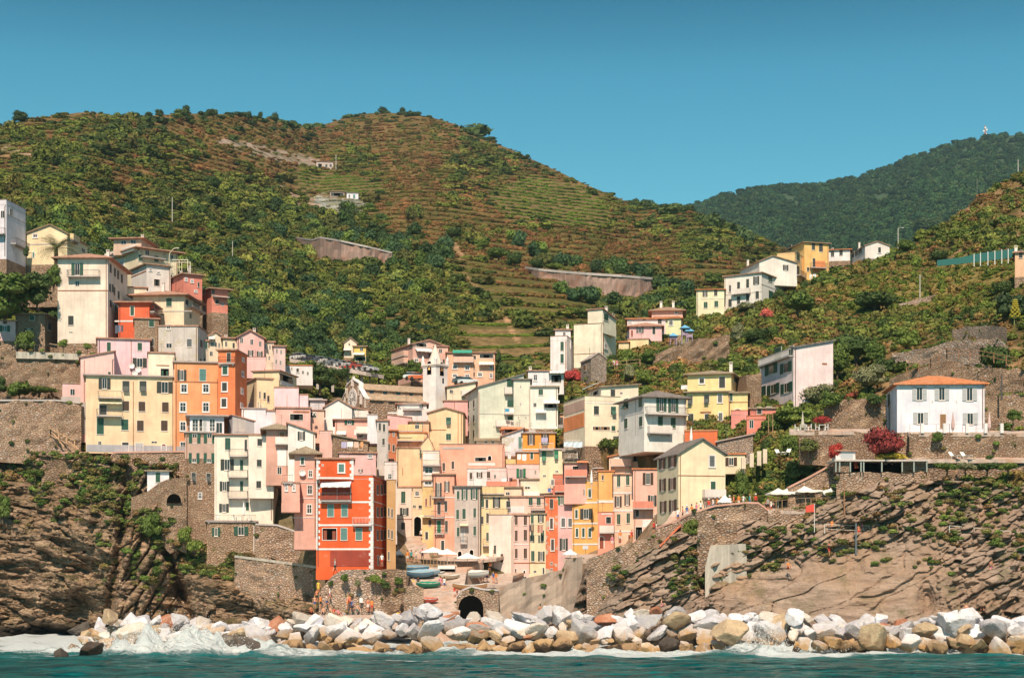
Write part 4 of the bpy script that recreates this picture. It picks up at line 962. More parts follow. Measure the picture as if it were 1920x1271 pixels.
H('lower salmon red wing with slab balconies, below the salmon terrace house',321,(373,397,427),542,582,(.74,.28,.19),'F',over=.8,d=7,wins='w10x9w 381,550;c5x9k 400,548;c6x8k 407,566;d5x6 417,571',bal='398,427,557,1,r',fnd=8)
H('cream wall house with a flat ledge, left of the hipped cream house',303,(231,275),540,575,(.84,.72,.52),'S',rh=.5,d=6,over=.3,rc='p')
H('cream house with low hipped roof and wide rear balcony',298,(249,345,374),554,606,(.86,.72,.48),'H',rh=1.7,d=10,over=1.0,rc='p',wins='c10x15g 317,567;w10x12- 268,575;D6x11k 350,567;d4x10 357,592;b120x1.5k 300,584',bal='350,376,580,1.1,r',ch='.5,.3,.8')
H('vivid orange red cottage with green door beside the tall beige house',290,(222,280,297),568,640,(.76,.15,.05),'F',over=.7,d=7,rc='p',wins='D9x19g 248,583;c4x10k 288,585;b50x3w 240,602',bal='281,297,589,.8,r')
H('rough stone house with green shutters above the lilac houses',284,(252,298),599,660,GRY,'F',over=.25,mat=stone((.50,.42,.34),(.32,.26,.2),(.62,.56,.5)),wins='c9x12g 284,607;c7x14k 285,642',d=8,rc='p')
H('weathered grey house with flaking render above the cream penthouse',282,(297,371,389),612,700,(.56,.53,.48),'F',over=.15,d=8,wear=1,rc='p',wins='w8x10- 316,613;d11x9 317,648;c9x14e 355,643;c9x8k 355,680;c4x14k 377,645 384,648;c4x9k 376,678 384,679')
H('small stone cottage with grey roof at the far left',288,(29,84,108),590,632,GRY,'F',over=.4,d=7,mat=stone((.50,.40,.32),(.32,.24,.18),(.6,.5,.4)),wins='c9x9g 60,596;o16x13k 54,622;c5x14k 92,612',fnd=8)
H('pink cottage with green shutters cut by the left edge',287,(-20,29),603,636,PIK,'F',over=.3,d=7,wins='o19x11g 9,616',rc='p',fnd=8)
H('low rubble hut with sloping roof and white door on the left terrace',290,(66,160,182),640,662,GRY,'r',rh=-1.5,d=6,mat=STO,wins='w10x10- 73,648;D7x19w 89,650',rc='n',over=.4,fnd=8)
H('lilac house with two green shuttered windows, highest of the lilac pair',281,(183,281),638,720,LIL,'F',over=.3,d=8,rc='p',wins='c7x20g 204,652;c8x14g 262,650;c6x13k 202,681;o26x17k 262,680;b1.2x75n 246,672;u5x5 247,684 259,691 253,698')
H('pink house wedge standing behind the big yellow house, left corner',276,(151,214),672,812,(.84,.52,.46),'r',rh=1.1,d=8,over=.3,rc='p',wins='b1.2x80n 158,715;c5x6k 205,700;b12x60k 157,784')
H('small pink annex with grey parapet beside the terraces',277,(117,152),720,754,(.82,.50,.46),'F',over=.1,d=5,wins='d9x12 136,735;b40x10k 135,748')
H('cream rooftop block with brown-hooded window behind the yellow house',277,(278,327),663,715,(.88,.78,.58),'F',over=.2,d=8,rc='p',wins='L17x19g 309,700;b24x2n 305,685;b2x40v 325,690')
# ---- the big front pair
y13=H('big yellow house with blue washing on its balcony',268,(161,327),708,846,YEL,'F',over=.45,d=9,rc='k',wins='o22x20k 196,719;p13x20k 236,724 268,724;o30x21k 309,726;D16x20k 193,768;c12x18b 236,761 266,762 310,763;c13x30g 188,799;c13x20g 234,796;c12x19b 263,798 308,798;d6x11 187,832;D14x20k 235,838;D16x16w 261,838;A11x18r 307,840;d11x4 289,829;b1.5x130n 250,780;b163x13g 244,841;a44x6c 207,755',bal='184,228,746,1.2,r 181,228,780,1.2,r',fnd=.5)
H('orange house with white window surrounds next to the yellow house',268,(327,411),681,848,ORA,'F',over=.3,d=9,rc='k',wins='o17x20k 341,703;c12x22t 380,703;w14x18- 345,728 386,728;w14x20- 343,763 386,763;w13x19- 343,799;w12x20- 343,837;b84x2n 369,716;b1.4x100n 408,760;b54x12g 356,843',fnd=.5)
H('tall deep orange tower house with three white framed green windows',267,(409,441,463),657,800,(.80,.24,.08),'F',over=.35,d=7.5,rc='p',wins='w13x19g 422,694;w13x19k 421,725 420,755;c7x17k 429,670;w5x9- 456,674;w5x12- 455,701;w5x12- 454,733;w5x10- 453,760;b32x2n 425,681',bal='410,441,681,.5,r')
H('white glazed penthouse with wide awning on the stone house',263,(356,420),781,814,(.74,.76,.84),'F',over=.7,d=6,rc='k',wins='w14x26- 366,797;w10x28w 384,797;L8x24k 377,797;w13x26- 398,797;d12x20 411,802',bal='350,404,813,1.1,w')
H('low grey rooftop annex between the penthouse and the white block',263.5,(419,436,477),779,812,(.46,.45,.46),'S',rh=-.8,d=7,over=.2,rc='p',wins='b24x26k 450,797')
H('narrow stone house with paired green shutters beside the tall white house',261,(347,403),812,1000,GRY,'F',over=.2,d=8,mat=stone((.44,.34,.26),(.28,.21,.16),(.62,.52,.42)),rc='k',wins='o22x18g 365,822 393,822;o20x18g 364,858 392,858;p8x14k 363,893 391,894;w8x13- 375,929;b56x40v 375,840')
h16=H('tall cream house with three stacked balconies over the terrace',261,(402,512,521),816,976,(.86,.77,.62),'F',over=.3,d=8,rc='p',wins='c10x22g 427,832;D7x24k 461,835;o25x20k 426,871;D8x22g 453,872;o18x18k 421,911;D8x20g 453,911;o18x16k 420,952;D8x18g 464,949;c9x13k 487,828 486,868 485,907;b1.2x110k 465,872;b110x1.5n 457,816;b1x150k 405,895',bal='430,465,855,1.2,r 428,465,894,1.2,r 428,465,933,1.2,r')
H('projecting bay wall of the tall cream house, carried on brackets',259.5,(466,513),818,934,(.88,.80,.67),'F',over=.02,d=1.2,down=0,wins='c9x13k 487,829 486,868 485,908',cat='bay',name='bay')
H('stone ground storey with green shutters under the cream house terrace',258,(388,481),978,1042,GRY,'F',over=.3,d=4,mat=stone((.48,.38,.29),(.32,.24,.18),(.6,.5,.4),1.8),rc='k',wins='o15x16g 405,997;o27x16g 452,995;b1.2x50w 476,1010',bal='388,480,977,.25,r')
H('white hut with brown flat roof on the cliff wall',260.8,(276,317),884,922,(.84,.84,.88),'F',over=.5,d=5,rc='n',wins='c8x18g 296,895')
H('blank white block with flat top behind the grey rooftop annex',271,(453,500),767,830,(.82,.82,.90),'F',over=.15,d=8,rc='k')
H('lower blank white block joined to the right of the white block',270,(500,537),771,830,(.80,.79,.86),'F',over=.15,d=7,rc='p',wins='b24x18w 523,783')
H('dim russet porch house under a wide tan roof',259,(499,541),806,890,(.62,.32,.22),'H',rh=1.2,over=.9,rc='n',d=8,wins='c9x20o 529,820;b20x30w 530,858;d8x14 524,882',bal='516,540,832,.8,s')  # wall colour is darkened for the shade under the porch
H('white gabled house with one shuttered window, left of the red tower house',257,(540,591),812,905,(.88,.84,.76),'l',rh=1.4,over=.3,rc='p',d=8,wins='o14x16k 565,817;o12x9k 561,845;b1.2x70w 543,860')
H('small pink box house behind the white gabled house',259,(599,623),813,860,(.84,.50,.42),'T',par=.4,d=6,rc='p')
H('dull rose house with small white framed windows, left of the red house',236,(552,594),852,1008,(.72,.38,.28),'H',rh=1.3,over=.8,rc='n',d=9,wins='w9x15g 567,864;w9x14- 582,888;w11x18- 581,918;w11x18- 580,954;b60x1.5w 572,904 572,934 572,970;u5x5 567,884')
H('rose bay room with two windows overhanging the passage',233.5,(528,562),906,938,(.74,.38,.28),'F',over=.1,d=3,down=.2,rc='p',wins='w6x13- 537,914;w6x13- 551,914',bal='530,549,904,.3,r',cat='bay',name='bay')
RED=(.76,.125,.018)
red=H('red house',229.5,(593,699,725),898,1064,RED,'T',d=13,rc='k',par=.5,wins='c12x22t 620,957 646,957 645,1001 673,1001;L28x24r 618,1001;D27x24k 645,927;b53x23r 630,927;a56x12s 631,908;b76x29r 657,1047;c3.4x18k 708,918 715,918 721,917;c3.4x18k 708,960 715,960 721,959;c3.4x18k 708,1003 715,1003 721,1002;d3.6x20 709,1050 717,1048;b104x3.6- 645,941 645,984 645,1029;b26x1.6- 712,943 712,985 712,1027',bal='602,660,938,.9,r 662,698,984,.7,w')  # dark red panels paint the shade of the loggia and ground-floor recess
red.root['label']='bright red five storey house with white toothed corner stones'
rt=H('top storey of the red house, with a green window in a white frame',229.5,(593,663),861,899,RED,'F',d=12,over=.25,rc='p',down=0,wins='w15x19t 640,877;d4x4 605,872;b66x3.4- 628,896',cat='storey',name='top_storey')
H('narrow dim yellow house tucked against the right side of the red house',238,(725,742),905,1064,(.58,.36,.15),'T',d=9,par=.4,rc='p',wins='c3x16k 729,960 735,962;c3x16k 729,1000 735,1002;c3x16k 729,1042')  # shade is mixed into this wall's yellow
def quoins(hs, s, face, zlo, zhi, side):
    m = MB(); z = zlo; i = 0
    while z < zhi-.2:
        w_ = .52 if i % 2 else .30
        if face == 0: m.box(s if side > 0 else s-w_, s+w_ if side > 0 else s, -.075, .0, z, z+.40)
        else: m.box(hs.a, hs.a+.075, s, s+w_, z, z+.40)
        z += .42; i += 1
    m.build('corner_stones', WHITE, hs.root)
quoins(red, 0.0, 0, 2.6, red.e, 1); quoins(red, red.a, 0, -.5, red.e, -1); quoins(red, .0, 1, -.5, red.e, 1)
quoins(rt, 0.0, 0, 0, rt.e, 1); quoins(rt, rt.a, 0, 0, rt.e, -1)
# ---- middle left, rising behind
H('narrow shaded beige house with green shutters beside the grey weathered house',287,(374,391),640,690,(.52,.42,.30),'F',over=.2,d=8,rc='p',wins='c5x15k 380,645;c4x14g 387,648;c4x9k 383,676')  # darker beige carries the shade of this side wall
H('cream cottage under a sagging tiled roof, first of the upper row',304,(390,418),632,690,(.84,.72,.52),'G',rh=.9,over=.4,d=9,rc='p',wins='d6x8 398,645;d4x9 405,646 411,647;a12x7w 397,634;d6x9 396,663')
H('pale yellow cottage with railed front, second of the upper row',303,(418,445),635,680,(.86,.74,.46),'F',over=.4,d=8,rc='p',wins='d5x10 424,645;c4x10k 438,648;d6x8 430,664',ch='.2,.5,.7')
H('long pink house with tiled roof and dark windows, upper row',298,(444,495,500),634,700,(.80,.47,.42),'G',rh=1.3,over=.4,d=9,rc='p',wins='d6x11 453,638 472,641;d5x10 488,645;o10x11k 470,662;o11x10k 487,664;u5x5 463,678;b1.2x30v 449,665',ch='.6,.4,.6')
H('narrow cream house squeezed between the two pink houses of the upper row',300,(495,514),642,700,(.78,.66,.50),'F',over=.3,d=8,rc='p',wins='d4x9 498,650;d4x9 506,651;d4x8 497,668 505,671')
H('last pink grey house at the right end of the upper row',299,(513,535),650,705,(.70,.52,.48),'F',over=.3,d=7,rc='p',wins='d4x9 519,658 527,660;d4x9 518,678 526,680')
H('small pink terrace box below the long pink house',291,(462,499),674,692,(.84,.50,.46),'T',par=.4,d=6,rc='p')
H('yellow cream house with warm open loggia',286,(474,523,556),696,748,(.88,.70,.40),'F',over=.3,d=9,rc='p',wins='L24x14o 536,710;b22x8w 537,720;D4x10k 548,716')
H('tall cream house with shaded rusty side, right of the deep orange tower',277,(461,481,512),710,775,(.86,.68,.40),'F',over=.2,d=7,rc='p',wins='w6x8- 469,758;d4x14 487,740;c4x12k 496,742;c4x12k 503,748;d3x12 484,760;d3x12 489,764')
H('pale lilac blank wall house, stepped top, above the white blocks',275,(514,560),728,775,(.86,.61,.66),'F',over=.05,d=8,rc='p',wins='b1.2x24v 538,752')
H('lower lilac step of the pale lilac house',276,(559,578),741,775,(.85,.60,.65),'F',over=.05,d=8,rc='p')
H('salmon house with gaping dark garage below the lilac wall',269,(517,582),766,800,(.84,.46,.38),'F',over=.2,d=8,rc='p',wins='L26x13k 556,782;b30x3n 565,772;A6x6k 589,776')
H('small peach house with arch right of the dark garage',271,(581,608),770,812,(.84,.50,.36),'S',rh=-.4,over=.2,d=7,rc='p',wins='L12x11k 588,778')
H('long white arcaded house half way up the slope beside the car road',308,(533,586),686,706,(.80,.77,.76),'S',rh=.6,over=.1,d=6,rc='o',wins='d3x7 541,690 547,691;w7x9k 558,694;d4x7 568,698 577,700')
H('grey flat roofed house behind the pale lilac wall',283,(575,609),751,800,(.62,.61,.62),'F',over=.4,d=8,rc='k',wins='c5x8k 579,756;b26x2w 592,748')
H('white gabled house in the middle of the lower left cluster',279,(608,660),764,800,(.88,.85,.79),'G',rh=1.3,over=.3,d=9,rc='p',wins='b1.2x16v 640,775',rf=.5)
H('cream house with small dark window next to the white gabled house',281,(656,692),763,800,(.88,.80,.58),'r',rh=-.7,over=.3,d=8,rc='p',wins='d8x7 664,770;d4x6 682,770',bal='655,690,782,.8,s')
H('salmon house with green shutters and white balcony',268,(628,692),788,870,(.84,.40,.30),'S',rh=-.3,over=.4,d=8,rc='p',wins='o18x8g 655,792;L14x9o 676,816;d6x8 681,817;d7x10 644,820;b40x10w 684,811;a18x8w 640,812',bal='668,700,812,.8,s')
H('little bluish white cube house on the roofs left of the grey tower house',264,(689,708),779,812,(.84,.85,.92),'F',over=.03,d=6,rc='k')
H('slim grey house with narrow dark shutters',262,(707,728),789,872,(.60,.56,.51),'F',over=.25,d=8,rc='p',wins='c4x14k 712,800 720,802;c4x12k 719,828;b1.2x80k 726,830')
H('low pink roof house directly behind the red house',250,(636,705),850,900,(.84,.50,.46),'F',over=.25,d=10,rc='p',wins='w9x7- 694,855;b30x2n 670,851;o8x5k 676,882')
H('broken stone walled house with sloping tiles above the pink roof house',257,(624,690),829,862,GRY,'l',rh=1.0,over=.3,d=8,mat=STO,rc='n',wins='d7x7 655,838;c6x9o 676,838')
H('brick orange side house deep in the shade by the street',275,(725,744),808,900,(.56,.21,.09),'F',over=.3,d=8,rc='o',wins='c4x13k 729,838 738,840;c4x12k 730,866 738,868;d4x10 729,812 738,814')  # orange is darkened to paint in the street's shade
H('narrow white house with a small framed window at the street corner',256,(721,744),872,1000,(.80,.74,.70),'T',par=.5,d=7,rc='p',wins='w9x12- 731,893;c5x12k 727,930;c6x13k 733,965;d5x10 728,990')
# ---- church quarter and the blocks behind
H('pink apartment block with rounded balconies behind the bell tower',346,(736,774,833),645,712,(.80,.47,.36),'R',rh=1.0,rf=.5,over=.4,d=11,rc='p',wins='L14x9o 752,664;L14x8o 756,676;w9x7- 781,675;a30x7w 793,657;L20x8k 790,647;c5x9k 806,668;w5x8- 818,680;b60x1.6k 805,652',bal='742,765,670,1,z 742,765,683,1,z',ch='.5,.2,.6',fnd=8)
H('orange apartment block with green terrace awning',336,(838,928),662,735,(.82,.47,.28),'F',over=.35,d=10,rc='p',wins='w10x9- 853,688 876,690 900,702;w10x8- 853,704 876,705;w6x9- 921,688 921,704;L40x8k 873,670;a36x7g 867,660;c4x9o 889,688 889,702;a28x6w 912,682;L26x8k 912,668;a34x4o 868,714',bal='850,888,679,.9,z',fnd=8)
H('salmon stair tower between the two apartment blocks',338,(815,840),650,735,(.80,.46,.34),'F',over=.3,d=9,rc='p',wins='d6x8 826,658;c4x9k 832,678;d5x7 833,704')
H('tiny cream gabled house high on the wooded bank',372,(645,669),643,668,(.84,.72,.54),'G',rh=1.1,over=.3,d=8,wins='d4x5 655,646;a14x4w 651,656',fnd=8)
H('tiny bright yellow house with white awning on the wooded bank',370,(664,686,692),650,678,(.88,.60,.16),'F',over=.4,d=7,wins='d6x7 678,655;L20x9k 676,673;a22x5w 673,664',fnd=8)
# ---- centre right, upper
grn=H('large pale green house with a tower of small balconies',283,(872,897,982),726,832,(.66,.72,.57),'S',rh=2.3,over=.35,rc='s',d=13,wins='c2.6x14k 879,760 889,757 879,786 889,785 879,815 889,813;c9x22g 955,722;D14x15g 957,757;p9x12g 956,786;b90x1.4k 940,776;d3x5 926,800;b1.4x90v 898,780',bal='945,966,738,.9,s 945,966,776,.9,s 929,950,799,.8,s 951,970,800,.8,s',fnd=8)
H('narrow pale green end wing with three tiny windows',281.5,(963,994),712,830,(.67,.71,.56),'S',rh=.3,over=.35,rc='s',d=10,wins='d3x6 976,725;d3x6 976,758;d3x5 972,783 986,783;b31x1.2k 978,778;b1.4x90v 993,770')
H('whitish green house with one green shutter right of the pale green house',282,(994,1046),726,800,(.78,.84,.74),'F',over=.3,rc='n',d=9,wins='c8x11g 1014,735;d6x8 1003,759;a30x7w 1034,754;L24x9k 1032,761;a20x6w 1014,772',fnd=8)
H('plain white house with one window below the bougainvillea terrace',300,(990,1033),696,724,(.84,.84,.84),'F',over=.25,rc='p',d=8,wins='w8x12- 1004,708',ch='.1,.3,.6')
H('white covered terrace with awning beside the red bougainvillea',299,(1031,1057),700,722,(.80,.78,.74),'F',over=.2,d=6,wins='L20x15k 1043,710;a26x6w 1044,698')
H('tall slender white house with two green shutters one above the other',315,(1032,1063,1075),638,694,(.86,.78,.76),'T',par=.8,d=6,rc='p',wins='c6x17g 1054,649 1054,672;b1.2x50v 1062,665',fnd=8)
H('set-back top room of the slender white house',318,(1041,1070),619,638,(.84,.78,.76),'F',over=.3,d=5,rc='p',wins='d5x7 1058,626',ch='.8,.5,.9')
H('tall blank cream house with lean-to roof and side windows',317,(1076,1130,1155),607,684,(.87,.80,.60),'T',par=.1,d=9.5,rc='p',wins='c8x11g 1136,623;w7x12- 1136,649;b1.4x72n 1131,640;b25x2n 1143,611;b53x1.2n 1103,663',fnd=8)
H('upper lean-to storey of the tall blank cream house',317,(1102,1130,1155),580,608,(.87,.80,.60),'S',rh=-1.2,d=6,over=.3,rc='p',down=.3,wins='c8x12g 1136,595;d4x5 1150,590',ch='.8,.5,.5')
H('salmon villa with slate hipped roof and twin white chimneys',343,(1222,1280),583,606,(.82,.50,.38),'H',rh=1.4,over=.7,d=9,rc='t',wins='w6x7- 1268,586;b50x1n 1250,594',ch='.3,.5,1 .7,.5,1',fnd=8)
H('long pale pink villa wing under a thin tiled roof',341,(1176,1248),598,638,(.86,.68,.66),'F',over=.4,d=8,rc='o',wins='c7x10k 1237,602;d7x4 1208,599;c7x7w 1181,603',fnd=8)
H('lime yellow end of the pink villa with a grey shutter',341,(1248,1277),597,625,(.80,.84,.46),'F',over=.4,d=8,rc='o',wins='w9x11e 1258,605',fnd=8)
H('pink veranda house with hipped tiled roof and white fascia',336,(1180,1241),612,636,(.84,.52,.50),'H',rh=1.3,over=.5,d=8,rc='p',wins='o14x10e 1200,619;D7x15k 1226,620;b38x3w 1214,611;c4x12r 1185,625',fnd=8)
H('plain yellow block under the pink veranda house',331,(1177,1216,1222),636,662,(.90,.72,.36),'F',over=.12,d=6,rc='p',fnd=8)
H('low yellow garden wall house beside the plain yellow block',330,(1160,1179),642,662,(.88,.72,.40),'F',over=.3,d=5,rc='o',fnd=8)
H('half ruined stone barn with one slit window and no render',303,(1089,1108,1137),672,712,GRY,'R',rh=1.0,over=.15,d=6,mat=STOG,rc='k',wins='c4x11o 1097,690',fnd=8)
# ---- right hill villas
H('yellow two storey house at the lower left end of the ridge row',372,(1306,1358),543,592,(.90,.82,.52),'S',rh=.9,over=.4,d=9,rc='o',wins='o9x10k 1322,551;c6x11k 1342,549;c7x11g 1323,572 1343,570;b52x1w 1332,560',fnd=8)
H('long white shuttered villa, lower storeys, on the ridge',370,(1358,1428,1495),512,592,(.86,.83,.74),'F',over=.4,d=20,rc='t',wins='w5x14k 1369,541;c5x20k 1385,539 1402,533;o11x15k 1418,526;c6x14k 1369,568 1385,563 1402,558 1420,553;c7x13g 1444,522;c7x13e 1470,526;c8x19g 1445,555;c7x6g 1471,552;b70x1k 1393,550;c7x8k 1456,583;b65x1k 1461,545',bal='1375,1408,551,1,s',fnd=8)
H('upper gabled wing of the long white villa',375,(1388,1424,1494),490,520,(.88,.85,.76),'R',rh=1.3,rf=.35,over=.35,d=11,rc='t',down=2,wins='o10x10k 1473,502',ch='.2,.1,.3')
H('ochre house with shallow roof behind the long white villa',388,(1473,1508,1554),455,548,(.86,.56,.20),'H',rh=.9,over=.5,d=10,rc='t',wins='c5x10k 1482,465;c6x13k 1525,462;c7x14k 1539,465;c5x17k 1526,493;c6x14k 1539,515;c4x7k 1515,505 1524,531;b22x22o 1536,500',bal='1518,1547,503,1.2,r',fnd=8)
H('stepped ochre front wing with a tall green window',383,(1457,1490,1511),476,510,(.87,.58,.22),'T',par=.4,d=9,rc='t',wins='c6x16g 1496,481;c5x18k 1496,508',bal='1493,1510,520,1,r')
H('small white house with orange roof on the crest',405,(1547,1594),468,486,(.84,.83,.80),'S',rh=.8,over=.5,d=9,rc='o',wins='c6x10k 1561,476 1577,474',ch='.1,.5,.5 .3,.5,.8',fnd=8)
H('white gabled farmhouse on a stone undercroft, last on the crest',395,(1597,1622,1668),461,486,(.84,.80,.74),'R',rh=1.0,over=.25,d=11,rc='t',wins='c3x11k 1600,478;c5x11k 1606,474;c6x11k 1613,470;w7x12k 1649,469',down=1,ch='.2,.2,1.2',fnd=8)
H('grey stone undercroft with open bay below the white farmhouse',395,(1600,1622,1650),486,512,GRY,'F',over=.05,d=10,mat=STOG,rc='k',wins='L14x18g 1636,497;c6x14g 1612,496')
H('ochre house with terracotta chimneys cut by the right edge',292,(1903,1990),470,512,(.80,.48,.26),'F',over=.4,d=8,rc='p',wins='c7x14k 1914,477',ch='.02,.2,1 .25,.5,1.4',fnd=8)
# ---- right middle
H('white and pink modern house with bands of green shutters',262,(1425,1488,1562),652,762,(.88,.72,.71),'S',rh=1.2,over=.35,rc='s',d=15,wins='c12x22g 1459,663;D9x21g 1484,659;o23x19g 1446,692;o22x19g 1474,689;c11x18g 1431,733;o23x18g 1450,729;o22x18g 1475,727;b9x3n 1546,682;b62x2.4k 1456,677;b1.2x90k 1487,700',bal='1428,1486,677,.7,w',fnd=8)
YV=NEAR(1330,800)+.5
H('yellow villa with propped shutters, lower storeys',YV,(1287,1371,1378),735,800,(.88,.68,.26),'F',over=.5,d=9,rc='n',wins='p9x15k 1294,750;p10x15k 1325,748;w11x17e 1350,747;c10x16k 1295,784;D9x18k 1325,784;w10x17e 1351,781;b20x3n 1323,773;b1.3x60n 1367,765',fnd=8)
H('upper storey of the yellow villa with washing along its terrace',YV+2,(1289,1371,1384),701,736,(.88,.69,.29),'H',rh=1.1,over=.6,d=8,rc='n',wins='w12x12k 1316,714;D13x22k 1354,717;c4x10k 1378,712',ch='.98,.1,.5',down=1)
H('yellow arched side wing of the yellow villa',YV-.5,(1371,1402),737,785,(.89,.70,.28),'F',over=.4,d=8,rc='n',wins='A22x9k 1383,773;c5x14n 1371,744;b31x1.2n 1386,754')
H('small coral red house stepping down beside the yellow villa',YV-4,(1371,1402),778,818,(.82,.28,.22),'T',par=.7,d=8,rc='o',wins='c4x7r 1379,805;D5x12w 1396,806',fnd=8)
H('coral red terrace house with dark glazed bay',NEAR(1418,822)+.3,(1400,1436),787,820,(.80,.28,.20),'T',par=.6,d=6,rc='o',wins='d8x16 1409,795;b34x1.5n 1418,786',fnd=8)
H('upper coral red wing with open veranda under the pink modern house',NEAR(1430,792)+.2,(1406,1455),766,790,(.80,.28,.20),'F',over=.3,d=6,rc='n',wins='L10x14k 1424,770;L11x6k 1442,765',bal='1407,1430,786,1,r',fnd=8)
villa=H('white villa with bright orange hipped roof and pale grey shutters',221,(1662,1682,1846),722,806,(.80,.83,.94),'H',rh=1.75,over=.55,rc='o',d=9.5,wins='o27x25w 1724,738 1766,738 1818,739;o28x22w 1726,784 1819,785;D13x29o 1768,790;d3x4 1748,753 1793,753;c4x22k 1667,750',fnd=8)
# ---- centre and right of the street
H('tall peach gabled house with two green shuttered windows below the church',280,(803,868,873),774,850,(.88,.59,.31),'G',rh=.8,rf=.5,over=.3,d=10,rc='p',wins='p9x13g 841,789;c9x12g 841,819;b1.2x70n 859,805;b34x1n 820,806')
H('blank peach wall house left of the tall peach gable',272,(743,787),840,925,(.88,.60,.32),'F',over=.15,d=8,rc='p',wins='b1x14n 755,884')
H('peach house with peaked end joining the blank peach wall',272.2,(786,813),838,925,(.87,.59,.32),'G',rh=1.7,rf=.62,over=.15,d=8,rc='p',wins='c5x16g 788,851;b1.2x60n 791,880')
H('orange terraced roof rooms above the blank peach wall',277,(745,800),812,845,(.84,.50,.26),'F',over=.2,d=6,rc='o',wins='L26x8k 760,826;a26x5c 760,818;d8x8 782,800;b50x2n 770,811',bal='745,795,826,.9,y')
H('open roof loggia under rusty tiles left of the peach gable',279,(768,804),792,815,(.82,.48,.26),'S',rh=-.6,over=.3,d=6,rc='p',wins='d5x12 783,798;d4x12 792,796',bal='746,792,808,.9,y')
H('rose wall house with tiny white roof room beneath the church',290,(726,772),778,815,(.80,.46,.42),'r',rh=-.5,over=.1,d=8,rc='p',wins='b30x3w 742,774')
H('little white house with glazed balcony at the foot of the church wall',292,(745,800),758,792,(.80,.74,.70),'F',over=.4,d=7,rc='p',wins='d6x7 749,764;c7x10e 790,760;b36x10w 768,760',bal='755,790,768,.8,w')
H('rose house with tiled roof between the church and the pale green house',293,(832,877),752,800,(.82,.42,.38),'S',rh=.5,over=.2,d=8,rc='p',wins='b1x20n 852,760;D5x10k 835,790')
H('pale house with balcony under the apartment block',310,(838,892),726,760,(.84,.72,.50),'r',rh=.9,over=.4,d=8,rc='p',wins='d5x8 866,736;d6x7 846,734',bal='865,890,742,.9,s')
H('pinkish white narrow house left of the dark passage',270,(744,772),914,1010,(.82,.67,.56),'F',over=.1,d=7,rc='p',wins='c8x22g 756,932;o16x14k 758,959;c7x13k 756,986;b28x1n 758,973')
H('cream archway house over the dark passage',270.5,(772,793),914,1010,(.80,.64,.42),'F',over=.1,d=7,rc='p',wins='w9x10- 782,925;d6x6 777,949;c6x6k 788,950;A16x46k 783,990')
H('yellow slit house between the passage and the salmon house',266,(792,815),902,1030,(.80,.58,.22),'F',over=.2,d=8,rc='p',wins='w18x11- 803,905;c3x13r 799,941;c3x20o 807,938;d3x8 798,960;a30x4c 800,968;c5x10k 806,980;D7x16k 800,1004',bal='794,822,966,1,y')
H('glazed cream veranda house perched over the yellow slit house',267,(793,824),850,897,(.84,.72,.56),'T',par=.4,d=7,rc='k',wins='w20x17- 804,881;b24x12w 806,856',bal='792,826,872,.8,w')
H('wide salmon house wall with rooftop loggia',271,(824,946),834,915,(.86,.40,.25),'T',par=.1,d=9,rc='p',wins='c5x15k 832,875;c5x14k 849,872;L22x9k 901,861;A9x10k 918,858;b50x5w 903,870;b40x4k 850,840')
H('tall salmon tenement with stacked green balconies',262,(813,852),890,1045,(.83,.37,.22),'F',over=.3,d=9,rc='p',wins='o12x28k 822,919;o10x20k 838,912;c6x22k 823,953;c5x20k 836,949;D9x25G 823,987;c5x22k 837,987;b24x2- 842,932 842,969;D8x20k 830,1022',bal='808,833,932,.9,r 808,833,970,.9,r 815,833,1000,.5,r')
H('plain grey tenement with dark green shutters',261.5,(852,900),913,1045,(.53,.46,.40),'F',over=.35,d=9,rc='s',wins='c5x16g 859,928;o11x19g 871,927;o13x19g 889,926;c5x18g 858,964;c6x19g 870,963;c5x18g 890,961;c5x17g 859,997;D8x28w 868,1004;c5x17g 890,995;a16x4c 870,984;A10x22k 884,1040;A10x20k 862,1042',bal='863,876,1018,.6,r')
H('white terrace house with brown windows on the salmon wall',268,(876,914),886,925,(.84,.79,.76),'T',par=.6,d=7,rc='k',wins='c5x12b 883,892;o11x10b 899,890;c5x11b 916,888;b30x14w 903,908')
H('pale blush house with rusty railings above the yellow balconies',267,(914,950),884,935,(.84,.60,.54),'T',par=.6,d=7,rc='p',wins='u8x8 945,895;d5x8 928,893;c6x12b 916,890',bal='912,968,915,.9,x')
H('soft pink house with green hinged shutters and a hanging terrace',269,(949,1013),880,925,(.85,.56,.52),'T',par=.8,d=8,rc='p',wins='o17x17G 977,887;d4x9 1004,885;b12x10n 963,903')
H('thin yellow strip house behind the washing lines',274,(926,972),857,885,(.88,.66,.26),'F',over=.3,d=7,rc='p')
H('bright orange house with striped washing in its window',275,(980,1041),812,850,(.88,.36,.05),'S',rh=.5,over=.3,d=8,rc='k',wins='o14x19b 996,824;o15x19b 1022,824;b60x1.5w 1010,842')
H('grey white rendered wall house with one turquoise shutter',275.5,(941,981),818,855,(.66,.66,.68),'r',rh=1.2,over=.3,d=8,rc='p',wins='c6x22t 975,830;b12x10w 952,842',wear=1)
H('tan roofed cream attic left of the turquoise shutter',279,(893,942),826,850,(.82,.66,.44),'S',rh=1.0,over=.4,d=7,rc='n',wins='d5x5 911,829;d6x6 924,829;b14x3w 930,833')
H('row of orange attics with grey green shutters',284,(1012,1058),784,815,(.86,.42,.20),'r',rh=.8,over=.3,d=7,rc='n',wins='c8x18g 1020,795;c5x12k 1032,790;c5x14k 1053,789;b18x12k 1048,801',bal='1030,1056,806,.7,r')
H('terracotta awning terrace below the pale green house',277,(940,988),806,826,(.78,.38,.26),'F',over=.3,d=6,rc='o',wins='L20x7k 956,808;c8x10g 980,812;a40x5o 960,803;b16x10k 996,810')
